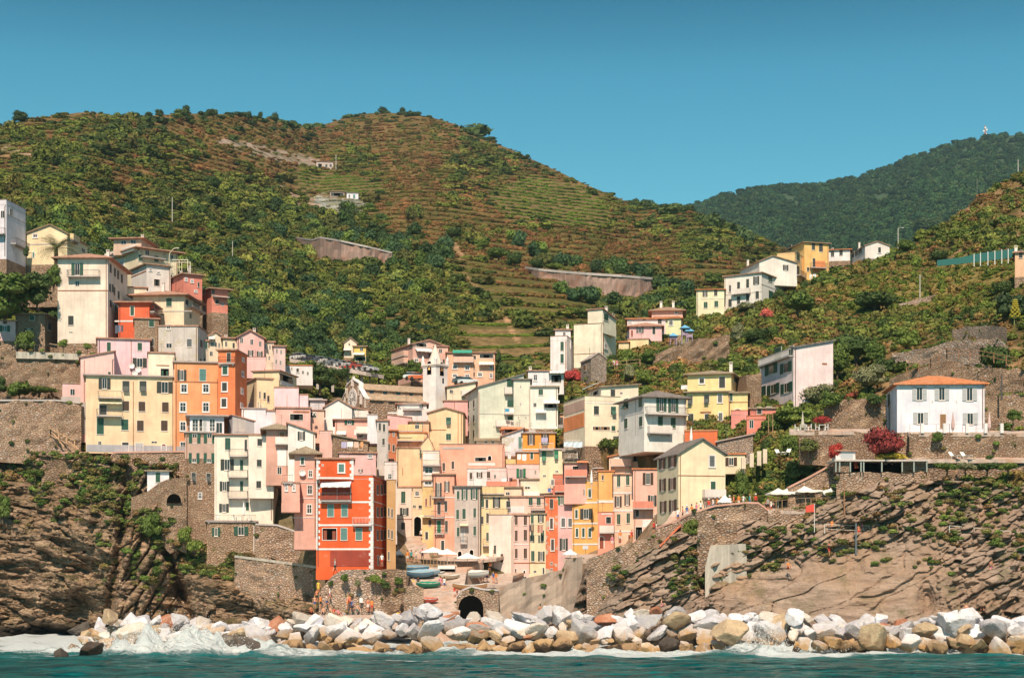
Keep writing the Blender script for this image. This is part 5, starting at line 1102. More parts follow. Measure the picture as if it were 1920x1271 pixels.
H('small orange house with green door behind the pink terrace',272,(969,1012),848,885,(.86,.36,.10),'F',over=.25,d=7,rc='k',wins='D7x15g 997,854;b40x1.5w 990,847')
H('pale cream house with two bright green propped shutters',266,(1012,1059),843,905,(.88,.76,.48),'F',over=.2,d=8,rc='k',wins='p8x18G 1020,855;p8x17G 1043,852;d6x4 1044,884 1021,892;b46x2k 1035,842',bal='1012,1038,843,.9,w')
H('grey stone faced house under the blue washing',265,(1056,1106),846,880,GRY,'F',over=.2,d=8,mat=STOG,rc='k',wins='L24x14k 1094,853;d4x4 1068,856',bal='1060,1106,838,.7,w')
H('olive cream basement storey with bright green shutters',267.5,(1096,1161),813,840,(.62,.54,.36),'F',over=.4,d=7,rc='n',wins='c8x12G 1103,820;c9x12G 1136,818;d8x12 1114,820')
H('cream house lower storey with brown garage wall and orange base',262,(1057,1097,1163),752,832,(.88,.77,.55),'T',par=.8,d=11,rc='n',wins='c9x16k 1118,769;p9x16g 1150,770;c7x9g 1150,803;b38x18v 1077,764;b38x26o 1076,792;L16x8o 1119,803;L18x8o 1135,803;b65x1w 1130,756',fnd=8)
H('upper storey of the cream house with roof loggia and awning',265,(1103,1127,1197),726,756,(.88,.78,.58),'S',rh=.5,over=.4,d=8,rc='n',wins='c8x14k 1149,737;d5x4 1165,737;L10x9k 1117,737;a20x5w 1114,724',down=1)
H('white grey villa with long upper balcony and tall green doors',249,(1160,1208,1287),745,822,(.82,.83,.75),'H',rh=1.5,over=.7,d=10,rc='s',wins='p8x19g 1174,757;c6x18g 1201,754;c6x18g 1174,794;c6x18g 1202,790;o19x28g 1240,757;o19x28g 1262,759;c9x28g 1238,795;c9x19g 1262,793;b1.3x70k 1192,780;b46x1.2w 1184,777;b80x1.5w 1247,743',bal='1209,1286,777,1.2,r 1213,1256,812,1,s',fnd=1.9)
H('bright pink house with two green doors and a small terrace',261,(1161,1202,1236),808,862,(.85,.48,.42),'R',rh=.4,over=.25,d=9,rc='s',wins='w8x14g 1167,821;w8x24g 1192,824;d3x2 1177,813',bal='1157,1199,840,1.1,r')
H('bright orange netted terrace behind the gable house roof',247,(1284,1345),808,838,(.78,.20,.06),'F',over=.1,d=6,rc='o')
H('plain ochre orange block filling the gap left of the white banded tenement',257,(1122,1151),884,962,(.84,.47,.16),'F',over=.15,d=7,rc='o',wins='c4x9k 1130,895;b28x5w 1136,940')
H('cream white wedge house below the white grey villa',256,(1228,1291),830,868,(.88,.82,.68),'l',rh=.7,over=.3,d=8,rc='o',wins='d3x8 1231,832')
H('salmon house with a crooked tiled parapet in the middle of the roofs',264,(1107,1162),828,870,(.86,.48,.36),'r',rh=.5,over=.2,d=8,rc='p',wins='w9x5- 1135,837;b14x3o 1128,845')
H('peach house with glazed roof gallery left of the cream gable house',258,(1142,1233),856,905,(.87,.58,.38),'r',rh=1.4,over=.3,d=8,rc='o',wins='L15x12k 1191,860;b22x9w 1162,862;b20x9w 1178,860;d6x9 1147,865',bal='1145,1184,873,.8,z')
H('peach tenement with white bands and paired brown windows',254,(1150,1187),890,1030,(.87,.58,.40),'F',over=.2,d=8,rc='p',wins='c6x22g 1160,901 1177,898;o13x20b 1159,940;o11x20b 1176,937;c6x19g 1160,973 1178,971;b37x3- 1168,924 1168,957 1168,996;D7x14r 1162,1012;D6x14r 1180,1008;b1.2x130k 1151,955')
H('rose peach tenement with coral balcony, right of the white banded one',250,(1187,1234),880,1010,(.86,.50,.38),'F',over=.2,d=8,rc='o',wins='o20x22b 1215,897;o16x20k 1223,938;D8x14k 1195,962;L14x26k 1198,1000;d4x8 1228,968;b26x14w 1218,981;d20x12 1220,998',bal='1186,1225,953,1.3,x')
H('pink terrace house with red railings beside the ochre tenement',261,(1058,1101),868,925,(.84,.42,.33),'F',over=.3,d=7,rc='n',wins='L12x14k 1079,880;d8x6 1090,868;c5x16k 1064,890;a20x4o 1092,866',bal='1060,1100,893,.9,x')
H('pink attic with bright green shutters over the ochre tenement',263,(1097,1148),862,910,(.86,.48,.36),'r',rh=.7,over=.3,d=7,rc='n',wins='o20x12G 1108,867;c5x9g 1121,885;c6x9k 1139,883;w8x9- 1111,867',bal='1098,1140,877,.9,r')
H('ochre tenement with white framed grey shutters',260.5,(1073,1121,1142),909,1045,(.81,.46,.13),'T',par=.6,d=8,rc='k',wins='w7x18g 1080,926 1094,925;w8x18g 1106,924;w7x18g 1081,963;o22x19k 1099,963;w7x18g 1082,998;w7x19g 1094,998;w8x19g 1106,998;b48x3- 1097,942 1097,981 1097,1020;b10x7w 1098,1026;b21x3- 1131,940')
H('coral house with red arch and white balcony at the quay end',249,(1121,1151),965,1035,(.82,.30,.20),'T',par=.4,d=6,rc='o',wins='L11x14k 1141,975;A11x24r 1128,1016;b20x2w 1138,963',bal='1124,1151,998,1,s')
H('brown red roof terrace house above the mauve tenement',264,(1037,1073),898,940,(.60,.22,.13),'T',par=.7,d=7,rc='p',wins='w9x9- 1061,904;w7x12e 1036,904',bal='1040,1072,921,.8,x')
H('mauve pink tenement with green shutters thrown open',262,(1046,1074),930,1050,(.76,.45,.42),'F',over=.2,d=8,rc='p',wins='o13x18G 1053,937;o12x18G 1067,936;w10x19e 1056,979;w10x18e 1069,979;o15x22k 1057,1020')
H('narrow brick red tenement with peeling patches',262,(1022,1046),930,1075,(.76,.20,.07),'F',over=.2,d=8,rc='p',wear=1.0,wins='c6x18k 1034,944;w8x22k 1034,981;w8x23k 1036,1021;d5x6 1034,1056;d5x5 1034,1067')
H('cream attic terrace with half shutters above the pale yellow tenement',267,(976,1046),899,940,(.84,.68,.50),'F',over=.25,d=8,rc='n',wins='c6x14k 1020,909;d10x5 989,914;o14x10k 1034,905;b60x8w 1000,925',bal='1018,1046,923,.8,r')
H('pale apricot storey with balcony over the pink tenement',263.5,(953,1023),932,975,(.86,.56,.44),'F',over=.2,d=7,rc='p',wins='c7x13g 995,940 1010,940;b30x12z 968,955'.replace('z 968','w 968'),bal='995,1022,955,.8,r')
H('pale yellow tenement with washing below its windows',262,(992,1023),964,1085,(.86,.75,.46),'F',over=.2,d=8,rc='n',wins='c5x16g 998,973;o11x15k 1014,971;c5x20g 998,1004;c6x20g 1017,1004;c6x19g 999,1042;o12x18k 1015,1042;d6x5 1003,1071;b30x2n 1007,1055;b1x110n 993,1020;D5x14k 1019,1070')
H('pink tenement with brown shutters at the corner of the quay',262,(962,992),966,1090,(.86,.52,.44),'F',over=.2,d=8,rc='p',wins='c5x17b 968,975;c6x18b 985,975;c5x20b 968,1004;c6x20b 985,1003;c5x18b 968,1037;c6x19b 985,1037;b30x2w 977,1020;b30x2n 977,1055;A6x7k 983,1071;d7x7 984,1083;D5x20k 967,1075')
H('blank blush tenement lower wall above the harbour',261,(917,963),966,1095,(.86,.70,.60),'T',par=.1,d=8,rc='p',wins='c5x16b 941,1046;c4x16k 928,1030;b2x60v 925,1060')
H('yellow tenement with plants on its stacked balconies',263,(899,952),932,1040,(.84,.66,.34),'F',over=.3,d=8,rc='n',wins='c5x14g 905,943;c5x16k 913,944;o14x18k 931,942;c7x12k 953,945;c4x18k 914,971;o8x18g 927,978;c6x26g 941,980;c4x16g 914,1006;c5x17k 926,1007;c7x17k 940,1007;c5x14k 904,975',bal='918,952,966,.9,r 926,952,997,.9,r 905,948,1022,1.0,r')
H('green hedged roof terrace house above the yellow balcony tenement',266,(900,978),914,940,(.82,.66,.46),'F',over=.3,d=8,rc='n',wins='b40x4k 920,925;d8x6 952,925',bal='900,945,925,.8,y')
cg=H('cream house with grey slate eaves and a wide gable facing the sea',228,(1232,1272,1360),850,975,(.88,.75,.48),'R',rh=2.0,rf=.5,over=.4,rc='s',d=9.5,wins='o12x22b 1242,868;o15x21b 1261,865;o12x23b 1243,909;o14x22b 1261,907;o12x21b 1244,950;o14x22b 1262,948;w13x24e 1335,864;D11x29g 1337,916;b88x.8n 1315,892;u4x5 1322,924',bal='1316,1356,932,1.2,s',fnd=8)
H('low cream annex right of the gable house, over a dark porch',236,(1360,1397),852,888,(.86,.74,.48),'F',over=.2,d=6,rc='o',down=0,wins='o22x15b 1371,865')
H('grey stone garden house with sloping roof and lattice',243,(1345,1412),828,852,GRY,'r',rh=1.0,over=.3,d=6,mat=STOG,rc='k')

# ------------------------------------------------------------------ masonry, church, quay
STO2=stone((.46,.37,.30),(.28,.22,.18),(.66,.60,.55),1.7); STOD=stone((.34,.26,.20),(.19,.15,.12),(.48,.42,.38),1.5); STOW=stone((.52,.45,.40),(.34,.28,.24),(.74,.72,.72),1.6)
WEEDS=[]
COPE=plaster((.62,.33,.22),.9)
def concrete_mat(name, c):
    m, nt, bs = new_mat(name); bs.inputs['Roughness'].default_value = .95
    v = coords(nt, world=True); st = noise(nt, coords(nt, (1.2,1.2,.09), world=True), 1.0, 5, .65); big = noise(nt, v, .22, 5, .65)
    a = mixc(nt, ramp(nt, st, .42, .66), c, tuple(x*.62 for x in c)); a = mixc(nt, ramp(nt, big, .5, .68), a, (c[0]*.8+.03, c[1]*.62, c[2]*.48))
    a = mixc(nt, ramp(nt, noise(nt, v, 2.2, 4, .6), .62, .75), a, tuple(x*.5 for x in c))
    nt.links.new(a, bs.inputs['Base Color']); bump(nt, bs, noise(nt, v, 2.5, 6, .7), .5, .12); return m
CW = concrete_mat('stained_concrete', (.43,.335,.275)); CR = concrete_mat('hillside_concrete', (.40,.27,.23)); CG = concrete_mat('pale_concrete', (.52,.47,.41))
def WALL(label, Y, pts, mat=STO, th=1.2, cope=None, cw=.25, rough=.14, name='stone_wall', cat='wall', ext=6, arch=None, group=None, nz=1.0):
    """wall through points (column, top row, bottom row[, distance])"""
    auto = Y is None
    if auto: pts = [tuple(p[:3])+(NEAR(p[0], p[2])-.4,) for p in pts]; Y = pts[0][3]
    cols = []
    for (p, q) in zip(pts[:-1], pts[1:]):
        Y0 = p[3] if len(p) > 3 else Y; Y1 = q[3] if len(q) > 3 else Y; n = max(1, int(abs(q[0]-p[0])/F*Y/1.0))
        for i in range(n): t = i/n; cols.append([p[j]+(q[j]-p[j])*t for j in range(3)]+[Y0+(Y1-Y0)*t])
    p = pts[-1]; cols.append([p[0], p[1], p[2], p[3] if len(p) > 3 else Y])
    if name == 'stone_wall':
        for c in cols:
            for k_ in range(ext):
                if NEAR(c[0], c[2]) < c[3] + .2 or c[2] > 1185: break
                c[2] += 4
            c[2] += 4
    hmax = max(c[2]-c[1] for c in cols)/F*Y; k = max(2, min(30, int(hmax/nz))); V = []; n = len(cols)
    c0 = cols[n//2]; base = at(c0[0], c0[2], c0[3])
    for (x, yt, yb, Yc) in cols:
        T, B = at(x, yt, Yc), at(x, yb, Yc)
        for j in range(k+1):
            q = B.lerp(T, j/k); d = rough*float(vnoise(q.x*1.1, q.z*1.1, 4)) + (rough*.8*float(vnoise(q.x*3.1, q.z*3.1, 9)) if rough else 0)
            tz = rough*.8*float(vnoise(q.x*1.7, 3.3, 1)) if j == k else 0
            V.append(Vector((q.x, q.y+d, q.z+tz))-base)
        V.append(Vector((T.x*(1+th/Yc), T.y+th, T.z))-base); V.append(Vector((B.x*(1+th/Yc), B.y+th, B.z))-base)
    if name == 'stone_wall' and mat is not CR:
        for (x, yt, yb, Yc) in cols[::2]:
            for _ in range(max(1, int((yb-yt)/28))):
                t_ = rng.random(); WEEDS.append((x, yt+(yb-yt)*t_**1.4, Yc-.1))
    s = k+3; fs = []
    for i in range(n-1):
        for j in range(s): a, b = i*s+j, i*s+(j+1)%s; fs.append((a, a+s, b+s, b))
    fs += [tuple(range(s-1, -1, -1)), tuple(range((n-1)*s, n*s))]
    me = mesh_np(name, V, fs, [mat]); o = link(bpy.data.objects.new(name, me)); o.location = base; tag(o, label, cat, group, 'thing')
    if cope:
        pts3 = [at(c[0], c[1], c[3])-base for c in cols]; m = MB()
        for a, b in zip(pts3[:-1], pts3[1:]):
            m.add([(a.x,a.y-cw*.5,a.z+.01),(b.x,b.y-cw*.5,b.z+.01),(b.x,b.y+th+.1,b.z+.01),(a.x,a.y+th+.1,a.z+.01),(a.x,a.y-cw*.5,a.z+.01+cw),(b.x,b.y-cw*.5,b.z+.01+cw),(b.x,b.y+th+.1,b.z+.01+cw),(a.x,a.y+th+.1,a.z+.01+cw)],
                  [(0,3,2,1),(4,5,6,7),(0,1,5,4),(1,2,6,5),(2,3,7,6),(3,0,4,7)])
        m.build('coping', cope, o)
    if arch:
        ax, ayb, aw, ah = arch; q = at(ax, ayb, Y); W_, H_ = aw*Y/F, ah*Y/F
        for nm, me_, par in win_meshes('A', W_, H_, '-'):
            ob = bpy.data.objects.new(nm, me_)
            if par is None: ob.material_slots[0].link = 'OBJECT'; ob.material_slots[0].material = mat
            if par is None: link(ob, o); ob.location = q-base+Vector((0, -.32, 0)); bo = ob
            else: link(ob, bo)
    return o
def RAIL(label, pts, mat=IRON, h=1.0, step=1.6, r=.03, rows=(1.0,.55), name='railing', cat='railing', drop=.0, group=None):
    """open railing along pixel points (column,row,distance)"""
    P = [at(*p) for p in pts]; base = P[0]; m = MB()
    for a, b in zip(P[:-1], P[1:]):
        L = (b-a).length; n = max(1, round(L/step))
        for i in range(n+1): q = a.lerp(b, i/n)-base; m.box(q.x-r, q.x+r, q.y-r, q.y+r, q.z-drop, q.z+h)
        for f in rows: m.tube([a-base+Vector((0,-r*1.2,h*f)), b-base+Vector((0,-r*1.2,h*f))], r*.8, 4)
    o = m.build(name, mat); o.location = base; return tag(o, label, cat, group)
# left side
WALL('broad dry stone terrace wall at the far left, under the hut with the white door', 282,[(-120,650,735),(0,655,735),(80,664,735),(155,668,735)],STO,rough=.25)
WALL('thin concrete ledge carrying the fence of the left garden',281.5,[(30,659,668),(100,661,669),(182,665,672)],CG,th=1.5,rough=0,ext=0)
RAIL('wire garden fence in front of the hut with the white door',[(30,659,281),(100,661,281),(180,665,281)],h=1.15,rows=(1.0,))
WALL('lower left stone terrace wall below the hedge',273,[(-120,752,835),(0,752,838),(60,752,842),(105,752,850),(152,757,852)],STO2,cope=CONC,rough=.25)
WALL('brick coloured parapet in front of the yellow and orange houses',265.8,[(205,862,870),(213,850,885),(340,848,868),(347,848,868)],STO2,cope=COPE,th=.6,rough=.05)
WALL('pinkish coped wall beside the path left of the yellow house',268,[(95,850,875),(150,850,930),(180,850,915),(184,860,900)],STOD,cope=COPE,th=.8)
WALL('grey stone buttress on the left cliff',265.5,[(78,872,935),(105,862,940),(140,868,930),(150,890,915)],STOD,th=2,rough=.3)
WALL('stone wall with a dark arch under the white hut',259.6,[(246,932,1012),(276,922,1012),(300,905,1012),(318,897,1010),(350,893,1010)],STO,th=3,arch=(327,943,30,19),rough=.15)
WALL('long stone wall with ledge below the cream house, sloping to the red house',253.5,[(478,984,1066),(520,986,1068),(560,1000,1070),(588,1020,1072),(600,1040,1072)],STO2,th=4,rough=.2,cope=CONC)
WALL('high rubble sea wall left of the bathing steps',243.5,[(440,1045,1090,250),(480,1050,1110,247),(540,1058,1165,244),(598,1066,1172,242),(626,1098,1175,240)],STO2,th=3,rough=.25,cope=CG,cw=.35)
WALL('grey coursed sea wall below the red house',227.3,[(598,1112,1172),(612,1092,1172),(624,1078,1172),(640,1068,1172),(700,1066,1172),(716,1068,1172)],STOW,th=5,rough=.12)
WALL('dark overgrown sea wall right of the coursed wall',226.8,[(716,1066,1180),(745,1066,1180),(762,1070,1180)],STOD,th=5,rough=.3)
WALL('squat stone pier end beside the boat ramp',224.5,[(757,1100,1180),(775,1097,1180),(794,1102,1180)],STO2,th=6,rough=.25)
WALL('stained concrete sea wall below the tenements',236,[(905,1112,1165),(930,1104,1165),(954,1094,1165),(1000,1081,1165),(1054,1067,1160),(1062,1047,1160),(1092,1044,1150,234)],CW,th=6,rough=.2)
WALL('arched boat tunnel wall beside the ramp',233,[(856,1120,1190),(866,1108,1190),(884,1101,1190),(905,1106,1190),(935,1108,1190)],STO2,th=8,rough=.1,arch=(883,1172,50,58),cope=CONC)
WALL('rubble retaining wall under the peach tenements',222.8,[(1100,1048,1130,226),(1145,1030,1130,224),(1180,1018,1140),(1215,1012,1145),(1240,1006,1150),(1262,1042,1145),(1280,1080,1140)],STO2,th=4,rough=.3)
WALL('high fieldstone wall with orange coping under the promenade',219.5,[(1230,992,1030,224),(1270,977,1040,222),(1300,962,1030),(1340,950,1020),(1400,944,1015),(1422,945,1015),(1445,962,1015),(1478,977,1018),(1516,986,1020)],STO2,th=2.5,cope=COPE,rough=.3)
WALL('pale smooth concrete block wall in the rocks',214.5,[(1322,1062,1100),(1332,1022,1092),(1398,1019,1084),(1400,1040,1080)],CG,th=3,rough=.08)
WALL('dark damp foundation wall left of the pale block',216,[(1308,990,1060),(1330,978,1040),(1382,985,1035)],STOD,th=2.5,rough=.3)
WALL('stone base wall of the cafe terrace',218,[(1440,958,990),(1500,952,1005),(1560,950,1010),(1584,950,1010)],STO2,th=5,rough=.2)
WALL('slanting stone wall climbing to the pergola, with orange coping',220.5,[(1478,916,960),(1520,895,960),(1565,870,955),(1585,866,950)],STO2,th=1.2,cope=COPE,rough=.2)
WALL('massive stone bastion under the pergola',216.5,[(1568,887,945),(1600,886,950),(1680,886,962),(1744,888,975),(1752,915,990),(1757,950,1000)],STO2,th=4,rough=.25)
WALL('long stone wall carrying the terrace of the white villa',218.6,[(1705,813,862),(1780,813,862),(1850,813,860),(1900,813,860),(2060,813,862)],STO,th=2,rough=.2)
WALL('low stone wall behind the sun loungers',217.2,[(1690,858,892),(1760,860,885),(1850,862,885),(1920,864,890),(2060,864,892)],STOD,th=1.2,rough=.3)
WALL('stone garden wall left of the white villa',227,[(1545,765,800),(1570,752,802),(1610,748,806),(1662,748,806)],STO,th=1.5,rough=.3)
WALL('stone wall under the tea terrace with white chairs',222.5,[(1498,808,842),(1560,808,846),(1598,810,850),(1640,815,850)],STO,th=1.5,rough=.3)
WALL('brown stone wall right of the white villa',226,[(1846,742,812),(1880,740,812),(1920,738,812),(2060,735,812)],STO,th=1.5,rough=.25)
WALL('rusty railed ramp wall above the white villa',None,[(1668,712,745),(1720,690,745),(1770,676,745),(1850,690,745),(1920,692,745),(2060,690,745)],STO,th=1.5,rough=.3)
WALL('pale stone terrace wall on the upper right slope',None,[(1672,662,695),(1730,655,690),(1775,640,690),(1870,634,688),(1890,650,688)],STOW,th=1.5,rough=.35)
WALL('highest pale stone wall of the right slope',None,[(1785,618,640),(1850,608,640),(1888,612,645)],STOW,th=1.5,rough=.35)
RAIL('rusty railing climbing beside the ramp above the white villa',[(1700,706,235),(1745,690,235),(1775,672,235),(1840,676,235),(1910,690,235)],RUST,h=1.3,step=1.6,r=.05)
WALL('terraced stone bank below the blue roofed play towers',None,[(1222,668,690),(1262,650,690),(1300,636,688),(1368,628,680)],STO,th=2,rough=.4)
WALL('stone bank between the yellow villa and the pink house',None,[(1376,706,765),(1400,700,775),(1428,700,775)],STO,th=2,rough=.4)
WALL('low stone path wall on the grassy right slope',None,[(1685,569,578),(1722,560,570),(1756,551,560)],STOW,th=1,rough=.2)
# long concrete retaining walls of the hill road
def YH(px, py): return HILL.q(px, py)
WALL('long ribbed concrete retaining wall across the hillside, left one',YH(640,490)-2,[(552,447,452,YH(552,452)),(585,452,476,YH(590,480)),(600,447,486,YH(610,486)),(640,454,493,YH(640,493)),(690,465,497,YH(690,497)),(735,476,493,YH(735,493))],CR,th=10,cope=CONC,cw=.5,rough=.4,nz=2)
WALL('curved concrete retaining wall of the hill road, right one',YH(1100,546)-2,[(984,504,508,YH(984,508)),(1010,508,521,YH(1010,521)),(1050,512,532,YH(1050,532)),(1100,516,548,YH(1100,548)),(1165,520,557,YH(1165,557)),(1200,523,557,YH(1200,557)),(1227,525,549,YH(1227,549))],CR,th=10,cope=CONC,cw=.7,rough=.3,nz=2)
WALL('short road parapet on the upper left of the hill',YH(500,432)-1,[(398,404,409,YH(398,409)),(420,408,413,YH(420,413)),(484,426,431,YH(484,431)),(505,428,434,YH(505,434)),(545,438,444,YH(545,444))],CG,th=4,rough=.2)
# ---- church
ch_=empty('church',(0,0,0)); YC=311
P1,u,a,b=solve((641,688,826),YC,11.5); 
def church():
    global ch_
    v=(-u[1],u[0]); P0=(P1[0]-a*u[0],P1[1]-a*u[1]); zb=zpx(770,YC); ch_.location=(P0[0],P0[1],zb); ch_.rotation_euler=(0,0,math.atan2(u[1],u[0]))
    tag(ch_,'brown stone church with pinnacled gable front and rose window','church')
    zz=lambda y:zpx(y,YC)-zb
    st=stone((.40,.32,.26),(.33,.26,.21),(.48,.42,.36),1.3)
    eA=zz(747); eN=zz(726); rN=zz(714); side=2.6
    m=MB(); m.prism([(0,.5),(a,.5),(a,b),(0,b)],-4,eA); m.prism([(side,.6),(a-side,.6),(a-side,b-.4),(side,b-.4)],eA-.5,eN); m.build('nave',st,ch_)
    r=MB(); sl=.35
    r.slab([(a+.4,.4,eA-.1),(a+.4,b,eA-.1),(a-side,b,eA+1.3),(a-side,.4,eA+1.3)],.18); r.slab([(a-side+.3,.4,eN),(a-side+.3,b-.2,eN),(a/2,b-.2,eN+1.4),(a/2,.4,eN+1.4)],.18)
    r.slab([(side-.3,b-.2,eN),(side-.3,.4,eN),(a/2,.4,eN+1.4),(a/2,b-.2,eN+1.4)],.18); r.slab([(-.4,b,eA-.1),(-.4,.4,eA-.1),(side,.4,eA+1.3),(side,b,eA+1.3)],.18)
    r.build('roof',tiles((.56,.40,.28)),ch_)
    f=MB(); H2=zz(709); prof=[(-.2,zz(765)),(-.2,zz(748)),(.6,zz(744)),(side*.8,zz(731)),(side,zz(728)),(side+.1,zz(717)),(a/2-.9,zz(709)),(a/2,zz(706)),(a/2+.9,zz(709)),(a-side-.1,zz(717)),(a-side,zz(728)),(a-side*.8,zz(731)),(a-.6,zz(744)),(a+.2,zz(748)),(a+.2,zz(765))]
    prof=[(-.2,-3)]+prof[1:-1]+[(a+.2,-3)]; n=len(prof)
    f.add([(x,-.3,z) for x,z in prof]+[(x,.45,z) for x,z in prof],[tuple(range(n-1,-1,-1)),tuple(range(n,2*n))]+[(i,(i+1)%n,n+(i+1)%n,n+i) for i in range(n)])
    fo=f.build('facade',stone((.42,.33,.28),(.34,.27,.22),(.55,.48,.42),1.4),ch_)
    c=MB(); q=prof[1:-1]
    for (x0,z0),(x1,z1) in zip(q[:-1],q[1:]): c.add([(x0,-.45,z0+.01),(x1,-.45,z1+.01),(x1,.5,z1+.01),(x0,.5,z0+.01),(x0,-.45,z0+.22),(x1,-.45,z1+.22),(x1,.5,z1+.22),(x0,.5,z0+.22)],[(0,3,2,1),(4,5,6,7),(0,1,5,4),(1,2,6,5),(2,3,7,6),(3,0,4,7)])
    c.build('gable_coping',WHITE,fo)
    def disc(x,z,r0,r1,y,nm,mt,par):
        d=MB(); nn=28; vs=[]; 
        for rr in (r0,r1):
            for yy in (y,-.29): vs+= [(x+rr*math.cos(6.2832*i/nn),yy,z+rr*math.sin(6.2832*i/nn)) for i in range(nn)]
        fs=[]
        for i in range(nn): j=(i+1)%nn; fs+=[(i,j,2*nn+j,2*nn+i),(2*nn+i,2*nn+j,3*nn+j,3*nn+i),(nn+i,i,j,nn+j)]
        d.add(vs,fs); return d.build(nm,mt,par)
    wz=zz(744); wx=a*.5
    ro=disc(wx,wz,1.45,2.05,-.42,'rose_window',WHITE,fo)
    g=MB(); g.add([(wx,-.34,wz)]+[(wx+1.45*math.cos(6.2832*i/20),-.34,wz+1.45*math.sin(6.2832*i/20)) for i in range(20)],[(0,i+1,(i+1)%20+1) for i in range(20)]); g.build('glass',simple('pale_glass',(.42,.40,.40),.3),ro)
    g=MB()
    for i in range(12): t=6.2832*i/12; g.tube([(wx+.4*math.cos(t),-.38,wz+.4*math.sin(t)),(wx+1.5*math.cos(t),-.38,wz+1.5*math.sin(t))],.06,4)
    g.build('tracery',WHITE,ro)
    for x,y_,w_,h_ in ((.5,zz(719),.9,1.9),(.18,zz(757),.6,2.2),(.84,zz(757),.8,2.6)):
        nn=MB(); xx=a*x; nn.box(xx-w_/2,xx+w_/2,-.36,-.301,y_,y_+h_*.75); nn.add([(xx-w_/2,-.36,y_+h_*.751),(xx+w_/2,-.36,y_+h_*.751),(xx,-.36,y_+h_),(xx-w_/2,-.301,y_+h_*.751),(xx+w_/2,-.301,y_+h_*.751),(xx,-.301,y_+h_)],[(0,1,2),(5,4,3),(0,3,4,1),(1,4,5,2),(2,5,3,0)])
        no=nn.build('niche',WHITE,fo); s=MB(); s.lathe([(.2,y_+.1),(.16,y_+h_*.3),(.2,y_+h_*.5),(.09,y_+h_*.56),(.12,y_+h_*.62),(.05,y_+h_*.68)],8,c=(xx,-.5)); s.build('statue',plaster((.6,.54,.48)),no)
    for x,zt_ in ((0.0,zz(738)),(.27,zz(712)),(.5,zz(697)),(.73,zz(712)),(.985,zz(738))):
        s=MB(); xx=a*x; b0=zt_-2.0; s.prism([(xx-.3,-.4),(xx+.3,-.4),(xx+.3,.3),(xx-.3,.3)],b0-.6,b0+.9); s.add([(xx-.34,-.44,b0+.901),(xx+.34,-.44,b0+.901),(xx+.34,.34,b0+.901),(xx-.34,.34,b0+.901),(xx,-.05,zt_)],[(3,2,1,0),(0,1,4),(1,2,4),(2,3,4),(3,0,4)]); s.build('pinnacle',plaster((.74,.66,.56)),fo)
    for i in range(3):
        s=MB(); y=b*(.25+.25*i); s.box(a,a+.22,y-.4,y+.4,-4,eA-.5); s.build('buttress',st,ch_)
    for i in range(5):
        s=MB(); y=b*(.14+.18*i); s.box(a-side,a-side+.06,y-.4,y+.4,eN-1.0,eN-.25); s.build('clerestory_window',GLASS,ch_)
church()
# bell tower
def tower():
    P1,u,a,b=solve((793,817,839),315,3.3); v=(-u[1],u[0]); P0=(P1[0]-a*u[0],P1[1]-a*u[1]); zb=zpx(756,315); t=empty('bell_tower',(P0[0],P0[1],zb),math.atan2(u[1],u[0]))
    tag(t,'whitewashed square bell tower with a pointed octagonal spire','bell tower'); Z=lambda y:zpx(y,315)-zb
    white=plaster((.90,.87,.84),.3); e=Z(684); s=Z(642)
    m=MB(); m.prism([(0,0),(a,0),(a,b),(0,b)],-3,e); m.build('shaft',white,t)
    c=MB(); c.box(-.25,a+.25,-.25,b+.25,e+.002,e+.3).box(-.12,a+.12,-.12,b+.12,e-.25,e); c.build('cornice',TRIM,t)
    sp=MB(); sp.lathe([(min(a,b)*.47,e+.301),(min(a,b)*.40,e+.9),(.05,s)],8,c=(a/2,b/2)); so=sp.build('spire',plaster((.78,.68,.56),.8),t)
    k=MB(); k.tube([(a/2,b/2,s-.1),(a/2,b/2,s+1.0)],.04,4).box(a/2-.25,a/2+.25,b/2-.03,b/2+.03,s+.6,s+.68); k.build('cross',IRON,so)
    for x,y in ((0,0),(a,0),(a,b),(0,b)):
        q=MB(); q.box(x-.22,x+.22,y-.22,y+.22,e+.301,e+.9); q.lathe([(.26,e+.901),(.3,e+1.1),(.2,e+1.5),(.04,e+1.9)],8,c=(x,y)); q.build('corner_finial',white,t)
    for fc in (0,1):
        L=a if fc==0 else b
        for nm,me,par in win_meshes('A',1.3,2.6,'-'):
            ob=bpy.data.objects.new('belfry_'+nm,me)
            if par is None: link(ob,t); ob.location=(a*.5,0,Z(701)) if fc==0 else (a,b*.5,Z(703)); ob.rotation_euler=(0,0,0 if fc==0 else math.pi/2); bo=ob
            else: link(ob,bo)
        be=MB(); be.lathe([(.1,1.75),(.18,1.7),(.25,1.2),(.40,.9),(.42,.85)],10); bb=be.build('bell',simple('bronze',(.25,.14,.06),.4,.8),bo); bb.location=(0,-.02,0)
    for y,hh,fx in ((712,.8,.62),):
        q=MB(); q.box(a,a+.03,b*fx-.2,b*fx+.2,Z(y)-.5,Z(y)+.5); q.build('slit_window',DARK,t)
tower()
